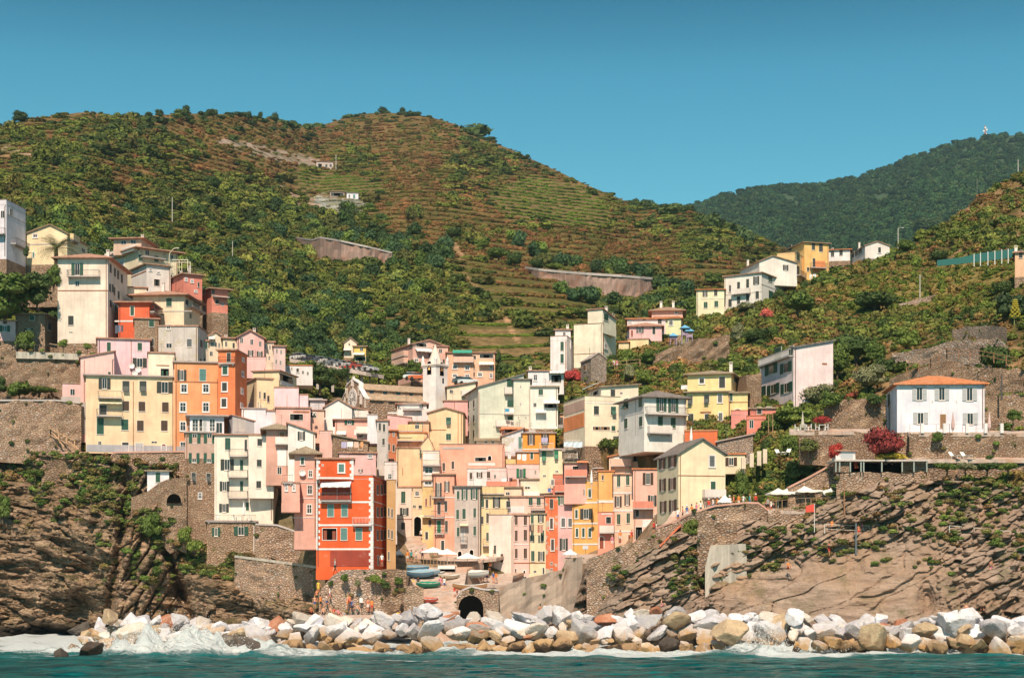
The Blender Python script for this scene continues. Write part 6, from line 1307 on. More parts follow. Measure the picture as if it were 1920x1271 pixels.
# ---- ramp and quay
def sheet_px(name, rows, mat, label=None, n=8, wob=.05, kind='structure'):
    V=[];nr=len(rows); R=[]
    for (r0,r1) in zip(rows[:-1],rows[1:]):
        for i in range(6): t=i/6; R.append([r0[j]+(r1[j]-r0[j])*t for j in range(4)])
    R.append(rows[-1])
    for (y,x0,x1,Y) in R:
        for i in range(n+1): q=at(x0+(x1-x0)*i/n,y,Y); q.z+=wob*float(vnoise(q.x,q.y)); V.append(q)
    fs=[]
    for r in range(len(R)-1):
        for i in range(n): a_=r*(n+1)+i; fs.append((a_,a_+1,a_+n+2,a_+n+1))
    b0=len(V); dz_=4 if name=='boat_ramp' else .45; V+= [Vector((q.x,q.y,q.z-dz_)) for q in V]; N_=n+1
    for i in range(n): fs.append((b0+i,b0+i+1,i+1,i))
    for r in range(len(R)-1): fs+=[(r*N_,(r+1)*N_,b0+(r+1)*N_,b0+r*N_),((r+1)*N_+n,r*N_+n,b0+r*N_+n,b0+(r+1)*N_+n)]
    o=link(bpy.data.objects.new(name,mesh_np(name,V,fs,[mat]))); o['kind']=kind; return o
RAMPM=concrete_mat('ramp_paving',(.56,.44,.38))
sheet_px('boat_ramp',[(1185,790,860,222),(1150,792,862,231),(1120,790,866,238),(1090,772,872,245),(1068,762,876,250),(1052,752,905,254)],RAMPM)
sheet_px('bathing_platform',[(1172,560,770,219),(1160,560,770,223),(1152,560,770,226.6)],RAMPM)
sheet_px('quay',[(1062,752,800,251.9),(1046,748,930,258),(1040,742,960,264)],RAMPM)
sheet_px('harbour_street',[(1047,742,808,256),(1025,744,800,263),(1000,748,798,272),(975,756,795,280)],RAMPM)
sheet_px('terrace_paving',[(1096,905,960,250),(1080,900,962,258),(1070,890,990,263.5)],RAMPM)
sheet_px('promenade',[(1050,1056,1110,240),(1044,1062,1150,246),(1038,1066,1150,252)],RAMPM)
sheet_px('promenade_path',[(992,1234,1275,223.5),(976,1250,1300,226),(958,1262,1420,228),(948,1330,1440,231)],RAMPM)
sheet_px('lower_path',[(1007,1580,1760,212),(1003,1580,1760,213.5)],RAMPM)
sheet_px('cliff_path',[(1020,1750,2100,208.5),(1014,1750,2100,210)],RAMPM)
sheet_px('villa_terrace',[(812,1704,2060,218.6),(807,1700,2060,222.5)],RAMPM)
sheet_px('lounger_terrace',[(861,1690,2060,216.8),(857,1690,2060,219)],RAMPM)
sheet_px('tea_terrace',[(809,1480,1640,222.4),(804,1480,1640,225.5)],RAMPM)
sheet_px('cafe_terrace',[(957,1440,1584,218),(950,1440,1584,221.5)],RAMPM)
# ---- car road on piers
def road():
    r=empty('elevated_road',(0,0,0)); A,B=at(543,672,331),at(686,697,322); r.location=A; tag(r,'concrete car road on slim piers across the green bank','elevated road')
    d=B-A; m=MB(); nrm=Vector((-d.y,d.x,0)).normalized()*6
    vs=[A-A,B-A,B-A+nrm,nrm.copy()]; m.slab([(q.x,q.y,q.z) for q in vs],.7); m.build('deck',plaster((.62,.52,.44),.8),r)
    for f in (.12,.3,.5,.7,.88):
        p=d*f+nrm*.3; k=MB(); k.box(p.x-.25,p.x+.25,p.y-.25,p.y+.25,p.z-5,p.z-.7); k.build('pier',CONC,r)
    k=MB()
    for i in range(29): p=d*(i/28); k.box(p.x-.04,p.x+.04,p.y+.05,p.y+.13,p.z,p.z+1)
    k.tube([Vector((0,.09,1)),d+Vector((0,.09,1))],.05,4); k.build('railing',IRON,r)
    return A,d,nrm
ROAD=road()
# ------------------------------------------------------------------ breakwater boulders
def boulder_mat(name, top, low, vein):
    m, nt, bs = new_mat(name); bs.inputs['Roughness'].default_value = .8; bs.inputs['Specular IOR Level'].default_value = .25
    v = coords(nt, world=True); n1 = noise(nt, v, .9, 6, .7); n2 = noise(nt, v, 3.2, 5, .7)
    oi = N(nt, 'ShaderNodeObjectInfo')
    a = mixc(nt, ramp(nt, n1, .42, .62), top, vein); a = mixc(nt, math_(nt, 'MULTIPLY', ramp(nt, n2, .55, .7), .6), a, tuple(x*.6 for x in top))
    a = mixc(nt, 1.0, a, mixc(nt, oi.outputs['Random'], (.75,.74,.74), (1.12,1.12,1.12)), 'MULTIPLY')
    s = N(nt, 'ShaderNodeSeparateXYZ'); nt.links.new(v, s.inputs[0])          # tide-stained ochre low on the pile
    z = math_(nt, 'ADD', s.outputs[2], math_(nt, 'MULTIPLY', math_(nt, 'SUBTRACT', n1, .5), 4.2)); z = math_(nt, 'ADD', z, math_(nt, 'MULTIPLY', math_(nt, 'SUBTRACT', oi.outputs['Random'], .5), 1.6))
    a = mixc(nt, ramp(nt, z, 2.7, 1.2), a, low); a = mixc(nt, ramp(nt, z, .75, .1), a, (.05,.032,.02))
    nt.links.new(a, bs.inputs['Base Color']); bump(nt, bs, math_(nt, 'ADD', n1, n2), .8, .22); return m
BM = {'white': boulder_mat('white_marble', (.80,.79,.85), (.46,.29,.15), (.60,.56,.55)), 'grey': boulder_mat('grey_limestone', (.50,.48,.53), (.38,.24,.13), (.58,.54,.52)),
      'cream': boulder_mat('cream_limestone', (.68,.58,.50), (.46,.27,.12), (.74,.68,.62)), 'rust': boulder_mat('rust_stone', (.46,.18,.10), (.34,.15,.07), (.56,.28,.18)),
      'ochre': boulder_mat('ochre_stone', (.46,.33,.22), (.32,.20,.11), (.58,.44,.28)), 'dark': boulder_mat('dark_stone', (.13,.11,.10), (.09,.07,.06), (.22,.18,.15))}
def boulder_mesh(seed, n=26):
    r = np.random.default_rng(seed); bm = bmesh.new(); bmesh.ops.create_icosphere(bm, subdivisions=4, radius=1)
    co = np.array([v.co for v in bm.verts]); D = r.normal(size=(n, 3)); D /= np.linalg.norm(D, axis=1)[:, None]; h = r.uniform(.46, .88, n)
    q = np.min(np.where(co@D.T > .05, h[None]/np.maximum(co@D.T, .05), 9), axis=1); q = np.minimum(q, 1.25)
    co2 = co*q[:, None]; k = .05*fbm(co2[:, 0]*2.2+seed, co2[:, 1]*2.2, co2[:, 2]*2.2, 4); co2 = co2*(1+k)[:, None]
    for v, c in zip(bm.verts, co2): v.co = c
    me = bpy.data.meshes.new('boulder'); bm.to_mesh(me); bm.free(); return me
BMS = {k: [] for k in BM}
_shapes = [boulder_mesh(100+i, n) for i, n in enumerate([9,11,13,15,8,10,12,16])]
for k in BM:
    for s_ in _shapes: c_ = s_.copy(); c_.name = 'boulder'; c_.materials.append(BM[k]); BMS[k].append(c_)
TOPL = [(120,1190),(165,1170),(190,1160),(230,1156),(280,1152),(340,1156),(400,1165),(450,1170),(500,1158),(560,1152),(640,1158),(700,1152),(750,1146),(790,1140),(850,1152),(900,1148),(945,1144),(990,1150),(1030,1140),(1080,1146),(1130,1152),(1180,1144),(1240,1136),(1300,1146),(1360,1150),(1420,1148),(1470,1152),(1520,1146),(1580,1160),(1640,1158),(1700,1164),(1780,1146),(1850,1160),(1920,1158),(2100,1160)]
def topl(x): return float(np.interp(x, [a for a, b in TOPL], [b for a, b in TOPL]))
SECT = [(260,'at the left end'),(400,'below the dark cliff rib'),(520,'below the left sea wall'),(640,'in front of the bathers'),(760,'below the red house'),(880,'in front of the boat ramp'),(1000,'before the tunnel arch'),(1130,'below the concrete sea wall'),(1270,'below the rubble retaining wall'),(1400,'below the pale concrete block'),(1560,'near the breaking wave'),(1720,'below the tilted slabs'),(1860,'below the rock steps'),(9999,'at the right edge')]
r_ = np.random.default_rng(11); NB = 0; spots = []
_used = {}
def put_boulder(px, py, Y, size, kind, tier, flat=None):
    global NB
    me = BMS[kind][int(r_.integers(0, 8))]; o = bpy.data.objects.new('boulder', me); link(o); s = size/2
    sx, sy, sz = s*r_.uniform(.95, 1.35), s*r_.uniform(.85, 1.2), s*r_.uniform(.68, .98) if flat is None else s*flat
    o.location = at(px, py, Y); o.scale = (sx, sy, sz); o.rotation_euler = (r_.uniform(-.5, .5), r_.uniform(-.5, .5), r_.uniform(0, 6.28))
    sec = next(t for x, t in SECT if px < x); shape = 'long flat' if sx/sz > 1.55 else ('tall blocky' if sz > sx*.85 else 'rounded'); big = 'huge' if size > 3.5 else ('big' if size > 2.7 else ('middling' if size > 2.0 else 'small'))
    lab = '%s %s %s boulder, %s %s' % (big, shape, {'white': 'white', 'grey': 'grey', 'cream': 'cream', 'rust': 'rust red', 'ochre': 'ochre brown', 'dark': 'black wet'}[kind], tier, sec)
    o['category'] = 'boulder'; o['group'] = 'breakwater boulders'; _used.setdefault(lab, []).append((px, py, o)); NB += 1
    return o
def kindof(tier):
    u = r_.random()
    if tier == 0: return 'ochre' if u < .20 else ('cream' if u < .36 else ('grey' if u < .66 else ('white' if u < .95 else 'dark')))
    if tier == 1: return 'white' if u < .46 else ('cream' if u < .60 else ('grey' if u < .86 else ('ochre' if u < .95 else 'rust')))
    return 'white' if u < .56 else ('grey' if u < .80 else ('cream' if u < .96 else 'rust'))
for tier, Yb, stp in ((0, 198, 37), (1, 200.5, 35), (2, 203.3, 34), (1, 202, 47)):
    x = 140 + tier*17 + (9 if Yb == 202 else 0)
    while x < 2120:
        xx = x + r_.uniform(-6, 6); tl = topl(xx); bt = 1226 - (10 if xx > 1500 else 0); sz = r_.uniform(1.6, 3.4)*(.9 if tier == 2 else 1)
        if xx < 230: sz *= .8
        py = bt-8 - (bt-8-(tl+12))*(tier/2.0 + (.22 if Yb == 202 else 0)) + r_.uniform(-5, 5)
        Y = Yb + r_.uniform(-1, 1) - 5.5/(1+math.exp(-(xx-1470)/35)) + (max(0, 260-xx)/40)
        put_boulder(xx, py, Y, sz, kindof(tier), ('bottom row', 'middle row', 'top row')[tier]); x += stp*sz/3.0*r_.uniform(.85, 1.1)
for i in range(62):      # small stones wedged in the gaps and a few in the surf
    xx = r_.uniform(170, 2000); tl = topl(xx); t = r_.random(); put_boulder(xx, 1222-(1222-tl-12)*t, 197.2+5*t-(5 if xx > 1470 else 0), r_.uniform(1.0, 1.8), kindof(int(t*2.9)), ('bottom row', 'middle row', 'top row')[int(t*2.9)])
for (x, y, Y, s, k) in ((168,1222,190,3.0,'dark'),(150,1180,206,3.2,'dark'),(205,1160,201,2.4,'ochre'),(428,1202,194.5,2.6,'dark'),(458,1210,194,2.6,'dark'),(1458,1182,200,4.2,'ochre'),(1372,1190,196,3.6,'ochre'),(1140,1162,203,2.6,'rust'),(836,1160,203,2.3,'rust'),(1785,1165,199,3.9,'white'),(1490,1160,201,2.6,'white'),(1870,1180,198,3.2,'grey'),(1642,1190,196.5,3.4,'ochre'),(800,1152,204,3.4,'white'),(1330,1170,200,3.6,'white'),(112,1228,186,1.6,'dark')):
    put_boulder(x, y, Y - (5 if x > 1480 else 0), s, k, 'wave line' if Y < 196 else 'crest')
for lab, L in _used.items():     # same look in the same stretch: told apart by order from the left
    L.sort(key=lambda t: t[0]); n = len(L)
    for i, (a, b, o) in enumerate(L):
        o['label'] = lab if n == 1 else lab.replace('boulder,', 'boulder, %s of %d,' % (('first', 'second', 'third', 'fourth', 'fifth', 'sixth', 'seventh', 'eighth', 'ninth')[min(i, 8)], n), 1)
# spray thrown up by the breaking waves
XX, YY, ZZ, FO = SEA
def spray(cx, cy, rx, ry, hz, n, label):
    r = np.random.default_rng(int(cx*7) % 999); P = []
    m = MB(); ico = bmesh.new(); bmesh.ops.create_icosphere(ico, subdivisions=0 or 1, radius=1); iv = [v.co.copy() for v in ico.verts]; fc = [tuple(v.index for v in f.verts) for f in ico.faces]; ico.free()
    for i in range(n):
        a = r.normal(0, .5, 2); x = cx+a[0]*rx; y = cy+a[1]*ry; z = .3+hz*abs(r.normal(0, .42))*math.exp(-(a[0]**2)*1.2)*(1 if r.random() < .9 else 1.5); s = r.uniform(.015, .045)
        m.add([(x+c.x*s, y+c.y*s, z+c.z*s*r.uniform(.7, 1.3)) for c in iv], fc)
    wmat = simple('sea_spray', (.86,.90,.92), .9); o = m.build('sea_spray', wmat); o['kind'] = 'stuff'; o['label'] = label
spray((300-CX)/F*194, 194.5, 12, 2.8, 3.6, 8000, 'white spray of the wave breaking over the left end of the stones')
spray((1425-CX)/F*197, 196.6, 3.6, 1.8, 4.2, 2600, 'white spray jet between the boulders at right')
spray((1560-CX)/F*195, 194, 14, 2.2, 1.0, 1500, 'low foam splashes along the right boulders')

# ------------------------------------------------------------------ people
def person_mesh(pose):
    P = {'stand': dict(hip=.92, k=((-.09,.50,0),(.10,.50,.0)), f=((-.11,.04,0),(.13,.04,.02)), sh=1.42, hd=(0,1.66,0), el=((-.25,1.15,.03),(.25,1.15,.02)), hn=((-.27,.88,-.06),(.26,.90,-.08))),
         'walk': dict(hip=.90, k=((-.10,.50,-.16),(.10,.48,.10)), f=((-.10,.05,-.30),(.11,.08,.30)), sh=1.40, hd=(0,1.64,-.04), el=((-.25,1.14,.14),(.25,1.14,-.10)), hn=((-.26,.92,.02),(.26,.95,-.28))),
         'wave': dict(hip=.92, k=((-.10,.50,0),(.10,.50,0)), f=((-.14,.04,0),(.14,.04,0)), sh=1.42, hd=(.02,1.66,0), el=((-.26,1.14,.03),(.30,1.56,-.04)), hn=((-.20,.92,-.12),(.24,1.84,-.05))),
         'sit': dict(hip=.14, k=((-.14,.46,-.40),(.14,.44,-.42)), f=((-.14,.05,-.66),(.15,.05,-.70)), sh=.64, hd=(0,.90,-.05), el=((-.25,.38,-.06),(.25,.38,-.08)), hn=((-.16,.42,-.34),(.18,.40,-.34)))}[pose]
    hip, sh = P['hip'], P['sh']; V = [(0,hip,0),(0,(hip+sh)/2,0),(0,sh,0),(0,sh+.09,-.01),P['hd'],(P['hd'][0],P['hd'][1]+.08,P['hd'][2])]; R = [(.16,.12),(.135,.10),(.15,.10),(.055,.055),(.085,.10),(.07,.08)]; E = [(0,1),(1,2),(2,3),(3,4),(4,5)]
    def ch(root, pts, rs):
        p = root
        for q, r in zip(pts, rs): V.append(q); R.append((r, r)); E.append((p, len(V)-1)); p = len(V)-1
    for s, i in ((-1, 0), (1, 1)):
        e, h = P['el'][i], P['hn'][i]; ch(2, [(s*.18, sh-.03, 0), e, h, (h[0], h[1]-.07 if h[1] < sh else h[1]+.07, h[2]-.02)], [.06, .042, .032, .028])
        k, f = P['k'][i], P['f'][i]; ch(0, [(s*.09, hip-.08, 0), k, (f[0], f[1]+.05, f[2]), (f[0]+s*.02, f[1]-.01, f[2]-.13)], [.09, .058, .042, .035])
    me = bpy.data.meshes.new('person'); me.from_pydata([(x, z, y) for x, y, z in V], E, []); me.update()
    o = bpy.data.objects.new('tmp', me); sc.collection.objects.link(o); md = o.modifiers.new('s', 'SKIN'); md.use_smooth_shade = True
    for i, r in enumerate(R): me.skin_vertices[0].data[i].radius = r
    for i in range(len(V)): me.skin_vertices[0].data[i].use_root = (i == 0)
    md2 = o.modifiers.new('u', 'SUBSURF'); md2.levels = md2.render_levels = 1
    dg = bpy.context.evaluated_depsgraph_get(); dg.update(); out = bpy.data.meshes.new_from_object(o.evaluated_get(dg)); bpy.data.objects.remove(o); out.name = 'person'
    for _ in range(3): out.materials.append(None)
    kn = max(P['k'][0][1], .0)
    mi = []
    for p in out.polygons:
        c = p.center; z = c.z
        if pose == 'sit': mi.append(1 if (.22 < z < sh+.05 and abs(c.x) < .23 and c.y > -.16) else (2 if z < .5 and c.y > -.28 and abs(c.x) < .24 else 0))
        else: mi.append(1 if (hip+.02 < z < sh+.06 and abs(c.x) < .22) else (2 if kn+.12 < z <= hip+.02 and abs(c.x) < .19 else 0))
    out.polygons.foreach_set('material_index', mi); smooth_all(out)
    h = MB(); hx, hz, hy = P['hd']; h.lathe([(.02,hz+.165),(.07,hz+.15),(.105,hz+.09),(.11,hz+.02),(.09,hz-.03)], 9); h.v = [(x+hx, y+hy+.02, z) for x, y, z in h.v]
    t = MB(); t.lathe([(.02,hz+.20),(.10,hz+.17),(.115,hz+.08),(.20,hz+.06),(.20,hz+.045),(.10,hz+.045)], 10); t.v = [(x+hx, y+hy, z) for x, y, z in t.v]
    return out, h.mesh('hair', [None]), t.mesh('hat', [None])
PM = {p: person_mesh(p) for p in ('stand', 'walk', 'wave', 'sit')}
SKIN = [simple('tanned_skin', (.50,.22,.12), .6), simple('fair_skin', (.66,.36,.24), .6), simple('sunburnt_skin', (.60,.23,.13), .6)]
CLO = {'white': (.78,.77,.76), 'red': (.62,.06,.04), 'blue': (.06,.12,.36), 'black': (.03,.03,.035), 'pink': (.75,.25,.35), 'orange': (.80,.26,.06), 'green': (.08,.26,.12), 'yellow': (.80,.58,.10), 'navy': (.03,.05,.14), 'grey': (.35,.35,.37), 'teal': (.05,.35,.38), 'bare': None}
CM = {k: simple(k+'_cloth', v, .85) for k, v in CLO.items() if v}
HAIR = [simple('dark_hair', (.03,.02,.015), .6), simple('fair_hair', (.35,.22,.09), .6), simple('brown_hair', (.10,.05,.03), .6)]
NP = 0
def PERSON(px, py, Y, pose, top, bot, where, rz=0, hat=False, group=None, scale=1.0):
    """feet at the pixel; where finishes the description"""
    global NP
    me, hr, ht = PM[pose]; o = bpy.data.objects.new('person', me.copy() if False else me); link(o); o.location = at(px, py, Y); o.rotation_euler = (0, 0, rz); o.scale = (scale,)*3
    sk = SKIN[NP % 3]; ms = [sk, CM.get(top, sk), CM.get(bot, sk)]
    for i, m in enumerate(ms): o.material_slots[i].link = 'OBJECT'; o.material_slots[i].material = m
    h = link(bpy.data.objects.new('hat' if hat else 'hair', ht if hat else hr), o); h.material_slots[0].link = 'OBJECT'; h.material_slots[0].material = CM['white'] if hat else HAIR[NP % 3]
    t = ('bare chest' if top == 'bare' else '%s top' % top); v = {'stand': 'standing', 'walk': 'walking', 'wave': 'raising an arm', 'sit': 'sitting'}[pose]
    tag(o, 'person, %s, %s shorts%s, %s %s' % (t, bot, ', white hat' if hat else '', v, where), 'person', group); NP += 1; return o
BT = 'bathers on the landing by the stones'
for a in ((583,1148,'sit','bare','red','lowest left on the bathing steps',.4),(590,1140,'stand','bare','blue','second from the left by the bathing steps',.3),(594,1128,'wave','bare','black','on the stair below the ledge',0),(601,1140,'stand','orange','black','leaning on the stair rock',1),
          (606,1150,'sit','bare','navy','at the foot of the bathing stair',0),(612,1138,'walk','white','blue','climbing past the stair rock',2),(618,1124,'walk','white','pink','half way up the bathing stair',1.4),(620,1150,'sit','bare','green','beside the sitting group',.6),(597,1112,'stand','yellow','yellow','highest of the bathers',.2),
          (626,1152,'sit','red','black','right end of the sitting group',-.3),(652,1140,'stand','bare','orange','on the sea wall foot, left of the sign',.3),(655,1128,'sit','bare','red','perched above the standing bather left of the sign',0),(660,1148,'walk','blue','black','in front of the coursed wall',-.6),(670,1145,'sit','bare','teal','alone just left of the white sign',.5),
          (690,1146,'stand','bare','white','left of the pair under the coursed wall',.3),(697,1147,'stand','orange','red','right of the pair under the coursed wall',-.4),(645,1158,'sit','grey','blue','on the boulders in front of the sea wall',.2),(634,1154,'sit','pink','black','on the boulders below the red house',.4),(746,1158,'sit','yellow','navy','with yellow top by the pier end',.2),(750,1160,'sit','blue','white','next to the yellow one by the pier end',.5)):
    PERSON(a[0], a[1], 226.4 if a[0] > 598 else 238, a[2], a[3], a[4], a[5], a[6], group=BT)
RP = 'people on the boat ramp'
for a in ((826,1103,243,'walk','pink','pink','walking down the boat ramp',0),(833,1104,243,'walk','white','blue','beside the pink one on the ramp',.2),(852,1121,238,'stand','red','white','at the right edge of the ramp',.8),(857,1119,238.5,'stand','bare','navy','leaning at the arch wall of the ramp',1.2),
          (784,1104,243.5,'stand','black','red','between the blue covered boats and the green one',.3),(775,1097,245,'sit','yellow','black','under the left harbour wall',.5),(764,1054,252,'stand','orange','white','left of the group at the top of the ramp',.1),(771,1053,252.5,'walk','teal','black','in teal at the top of the ramp',.7),
          (780,1054,252,'walk','white','grey','crossing towards the terrace awnings',-.9),(792,1050,253,'walk','red','blue','at the stair foot near the umbrellas',0),(862,1094,251,'stand','red','red','left on the terrace above the tunnel arch',.2),(872,1092,252,'stand','bare','blue','second on the terrace above the tunnel arch',.5),
          (905,1090,252,'walk','orange','white','by the moored white boat',-.3),(913,1090,252,'stand','pink','navy','right of the moored white boat',.2),(925,1094,251.5,'stand','blue','orange','at the planter over the arch wall',.4),(930,1094,251,'walk','orange','grey','beside the planter over the arch wall',-.4),(918,1072,258,'walk','orange','black','in the lane under the pink umbrella',0)):
    PERSON(a[0], a[1], a[2], a[3], a[4], a[5], a[6], a[7], group=RP)
for a in ((781,1003,272,'stand','orange','black','on the steps in the dark archway',.1),(786,1001,273,'walk','white','grey','lit in the dark archway',.3),(776,1008,271,'walk','pink','blue','coming out of the archway lane',.1),(790,1012,270,'stand','white','black','on the stair by the yellow slit house',.2)):
    PERSON(*a[:7], rz=a[7], group='people in the harbour lane')
for a in ((612,1058,231.5,'walk','navy','grey','upper of three walkers by the red house',2.4),(620,1066,230.5,'walk','white','blue','middle of three walkers by the red house',2.3),(628,1072,229.5,'walk','grey','black','lowest of three walkers by the red house',2.3),(716,1062,226.9,'stand','white','red','at the corner of the red house',0)):
    PERSON(*a[:7], rz=a[7], group='people near the red house')
cols_ = ['white','red','blue','orange','pink','white','grey','red','white','orange','navy','pink','white','red','orange','white','teal','red']
wh = ['at the left bend of the promenade','second from the bend of the promenade','third from the bend of the promenade','in front of the gable house corner','by the corner awning of the gable house','under the gable house balcony','left of the big white parasol','left of the white parasol pole','below the big white parasol','right of the big white parasol','by the dark porch','in the middle of the promenade crowd','in the thick of the promenade crowd','right of the crowd middle','above the pink stretch of wall','near the green bank end','last but one on the promenade wall','last on the promenade wall, right end']
for i, (px_, py_) in enumerate(zip([1271,1280,1288,1297,1306,1314,1322,1329,1337,1345,1352,1360,1368,1376,1385,1394,1406,1417],[970,967,965,963,960,957,955,953,951,950,949,948,947,946,945,944,944,944])):
    PERSON(px_, py_+7, 226-.02*(px_-1271)*0, 'stand' if i % 3 else 'walk', cols_[i], ['blue','black','white','grey'][i % 4], wh[i], rz=i*1.3, hat=(i % 5 == 2), group='people along the promenade wall')
for a in ((1163,1017,247,'stand','orange','white','left of the promenade doors',.2),(1184,1016,247,'stand','red','orange','right of the promenade doors',.3),(1226,1000,240,'walk','red','black','under the coral balcony',.4),(1232,1002,239,'walk','white','grey','in white under the coral balcony',0),(1148,1026,247,'stand','pink','white','by the red arch',.2),
          (1440,958,219.5,'stand','grey','black','left end of the cafe',.3),(1446,962,219,'walk','white','red','leaving the cafe terrace',1),(1516,938+12,220.5,'stand','black','white','under the second cafe parasol',0),(1548,950,220.5,'stand','bare','black','under the right cafe parasol',0),
          (1560,1000,213,'stand','orange','black','by the slim pole on the cliff path',.3),(1618,1003,212.7,'walk','pink','white','next to the bench on the cliff path',1.2),(1610,1008,212,'stand','bare','red','at the head of the rock stair',0),(1555,1042,210.5,'walk','red','red','descending the mossy ledge',.2),(1478,1066,211,'sit','orange','red','on the rock slab under the cafe',.3),
          (1865,1012,208.8,'stand','orange','orange','in orange on the right cliff path',0),(1858,1076,205.2,'walk','bare','pink','coming down the rock steps',.3),(1812,1146,201.5,'sit','bare','red','left of the two bathers on the right rocks',.2),(1842,1144,201.5,'sit','bare','black','right of the two bathers on the right rocks',-.3),
          (1013,1148,207,'sit','bare','black','left of the pair on the middle boulders',.2),(1022,1146,207,'sit','white','red','right of the pair on the middle boulders',.3),(262,1128,256,'stand','orange','orange','at the foot of the left cliff',0),(1604,878,217.3,'sit','red','red','in the pergola opening',0),(1240,1137,215,'sit','bare','pink','stretched on the flat rock',1.4)):
    PERSON(*a[:7], rz=a[7])
for a in ((1151,692,306,'stand','white','pink','left of the couple at the garden fence',.1),(1157,692,306,'stand','pink','white','right of the couple at the garden fence',.2)): PERSON(*a[:7], rz=a[7])

# ------------------------------------------------------------------ boats, parasols, furniture, vehicles
def hull(L, B, D, n=12):
    V = []; fs = []; ring = 7
    for i in range(n+1):
        t = i/n; w = B/2*(1-abs(2*t-1)**2.6)**.7*(.97 if t < .5 else 1)+.02; sheer = D*(1+.35*(2*t-1)**2)
        for k in range(ring): a = math.pi*k/(ring-1); V.append(((t-.5)*L, -w*math.cos(a), sheer - (sheer)*math.sin(a)**.8*(1-.55*abs(2*t-1)**3)))
    for i in range(n):
        for k in range(ring-1): a = i*ring+k; fs.append((a, a+1, a+ring+1, a+ring))
    fs += [tuple(range(ring)), tuple(range(n*ring+ring-1, n*ring-1, -1))]
    return V, fs
def BOAT(px, py, Y, L, col, label, rz=0, cover=None, tilt=0, trim=(.8,.78,.74)):
    r = empty('rowing_boat', at(px, py, Y), rz); tag(r, label, 'boat', 'small boats drawn up by the ramp'); B = L*.36; D = L*.16
    V, fs = hull(L, B, D); me = mesh_np('hull', V, fs, [simple('boat_paint', col, .4)], smooth=True); h = link(bpy.data.objects.new('hull', me), r)
    g = MB(); top = [(V[i*7][0], V[i*7][1], V[i*7][2]) for i in range(13)]; top2 = [(V[i*7+6][0], V[i*7+6][1], V[i*7+6][2]) for i in range(13)]; g.tube(top, .045, 5).tube(top2, .045, 5); g.build('gunwale', simple('boat_trim', trim, .5), r)
    if cover:
        vs = []; f2 = []
        for i in range(13):
            t = i/12; hgt = .30*L*.25*(1-abs(2*t-1)**2)
            for k in range(5): s_ = k/4; a, b = top[i], top2[i]; vs.append((a[0], a[1]+(b[1]-a[1])*s_*1.0+(.06 if k == 4 else -.06 if k == 0 else 0), a[2]+.05+hgt*math.sin(math.pi*s_)+.03*math.sin(i*2.1+k)))
        for i in range(12):
            for k in range(4): a = i*5+k; f2.append((a, a+5, a+6, a+1))
        me = mesh_np('tarpaulin', vs, f2, [simple('tarpaulin_%d' % int(cover[2]*100), cover, .7)], smooth=True); link(bpy.data.objects.new('tarpaulin', me), r)
    else:
        for t in (-.22, .05, .28): q = MB(); w = B/2*(1-abs(2*t)**2.6)**.7; q.box(t*L-.12, t*L+.12, -w+.03, w-.03, D*.75, D*.75+.05); q.build('thwart', WOOD, r)
        vs = [(x, y*.93, D*.35) for x, y, z in [V[i*7] for i in range(1, 12)]]+[(x, y*.93, D*.35) for x, y, z in [V[i*7+6] for i in range(11, 0, -1)]]; link(bpy.data.objects.new('floorboards', mesh_np('floorboards', vs, [tuple(range(len(vs)))], [WOOD])), r)
    if tilt: r.rotation_euler = (tilt, 0, rz)
    return r
BOAT(787,1082,246,4.2,(.12,.24,.36),'boat under a pale blue tarpaulin, nearest the left harbour wall',-.15,(.26,.44,.56))
BOAT(800,1079,247,3.9,(.30,.42,.52),'second boat under light blue cover, behind the first',-.1,(.34,.50,.62))
BOAT(778,1072,249.5,4.2,(.10,.22,.34),'dark blue hulled boat under grey blue cover, furthest left',-.2,(.20,.34,.46))
BOAT(803,1101,242,3.5,(.02,.20,.13),'boat under a dark green tarpaulin on the ramp',.15,(.02,.28,.16))
BOAT(803,1129,235,2.8,(.55,.10,.08),'upturned style small red and white dinghy low on the ramp',.2,(.62,.16,.12))
BOAT(801,1142,232,2.6,(.05,.42,.36),'turquoise dinghy lowest on the ramp beside the pier end',-.5,(.04,.44,.38))
BOAT(818,1078,248,2.6,(.55,.58,.62),'little grey boat beside the blue covered boats',.5)
BOAT(842,1086,246,3.6,(.62,.52,.40),'white and brown open boat near the awning boathouse',.6)
BOAT(866,1080,252,3.2,(.10,.25,.42),'blue boat behind the people above the tunnel arch',.1,(.16,.34,.52))
BOAT(886,1083,251,4.8,(.80,.78,.74),'long white covered boat on the quay above the tunnel arch',-.05,(.78,.75,.70))
BOAT(881,1107,234,4.8,(.46,.24,.12),'long wooden boat lying on the tunnel arch wall',.12)
def canopy_mesh(w_, h_, n=4, sag=.12, valance=.22, rot=math.pi/4):
    V = [(0, 0, h_)]; m = n*4
    for ring_, (f, z) in enumerate(((.33, .68), (.66, .34), (1.0, 0.0))):
        for i in range(m):
            a = rot+2*math.pi*i/m; k = math.cos(math.pi/n)/math.cos(((2*math.pi*i/m) % (2*math.pi/n))-math.pi/n); rr = w_*f*k/math.cos(math.pi/n)*.72
            V.append((rr*math.cos(a), rr*math.sin(a), h_*z - sag*math.sin(math.pi*f)*.5))
    for i in range(m): x, y, z = V[1+2*m+i]; V.append((x, y, z-valance*(1 if i % 2 else .75)))
    fs = [(0, 1+i, 1+(i+1) % m) for i in range(m)]
    for r in range(3):
        for i in range(m): j = (i+1) % m; fs.append((1+r*m+i, 1+(r+1)*m+i, 1+(r+1)*m+j, 1+r*m+j))
    return V, fs
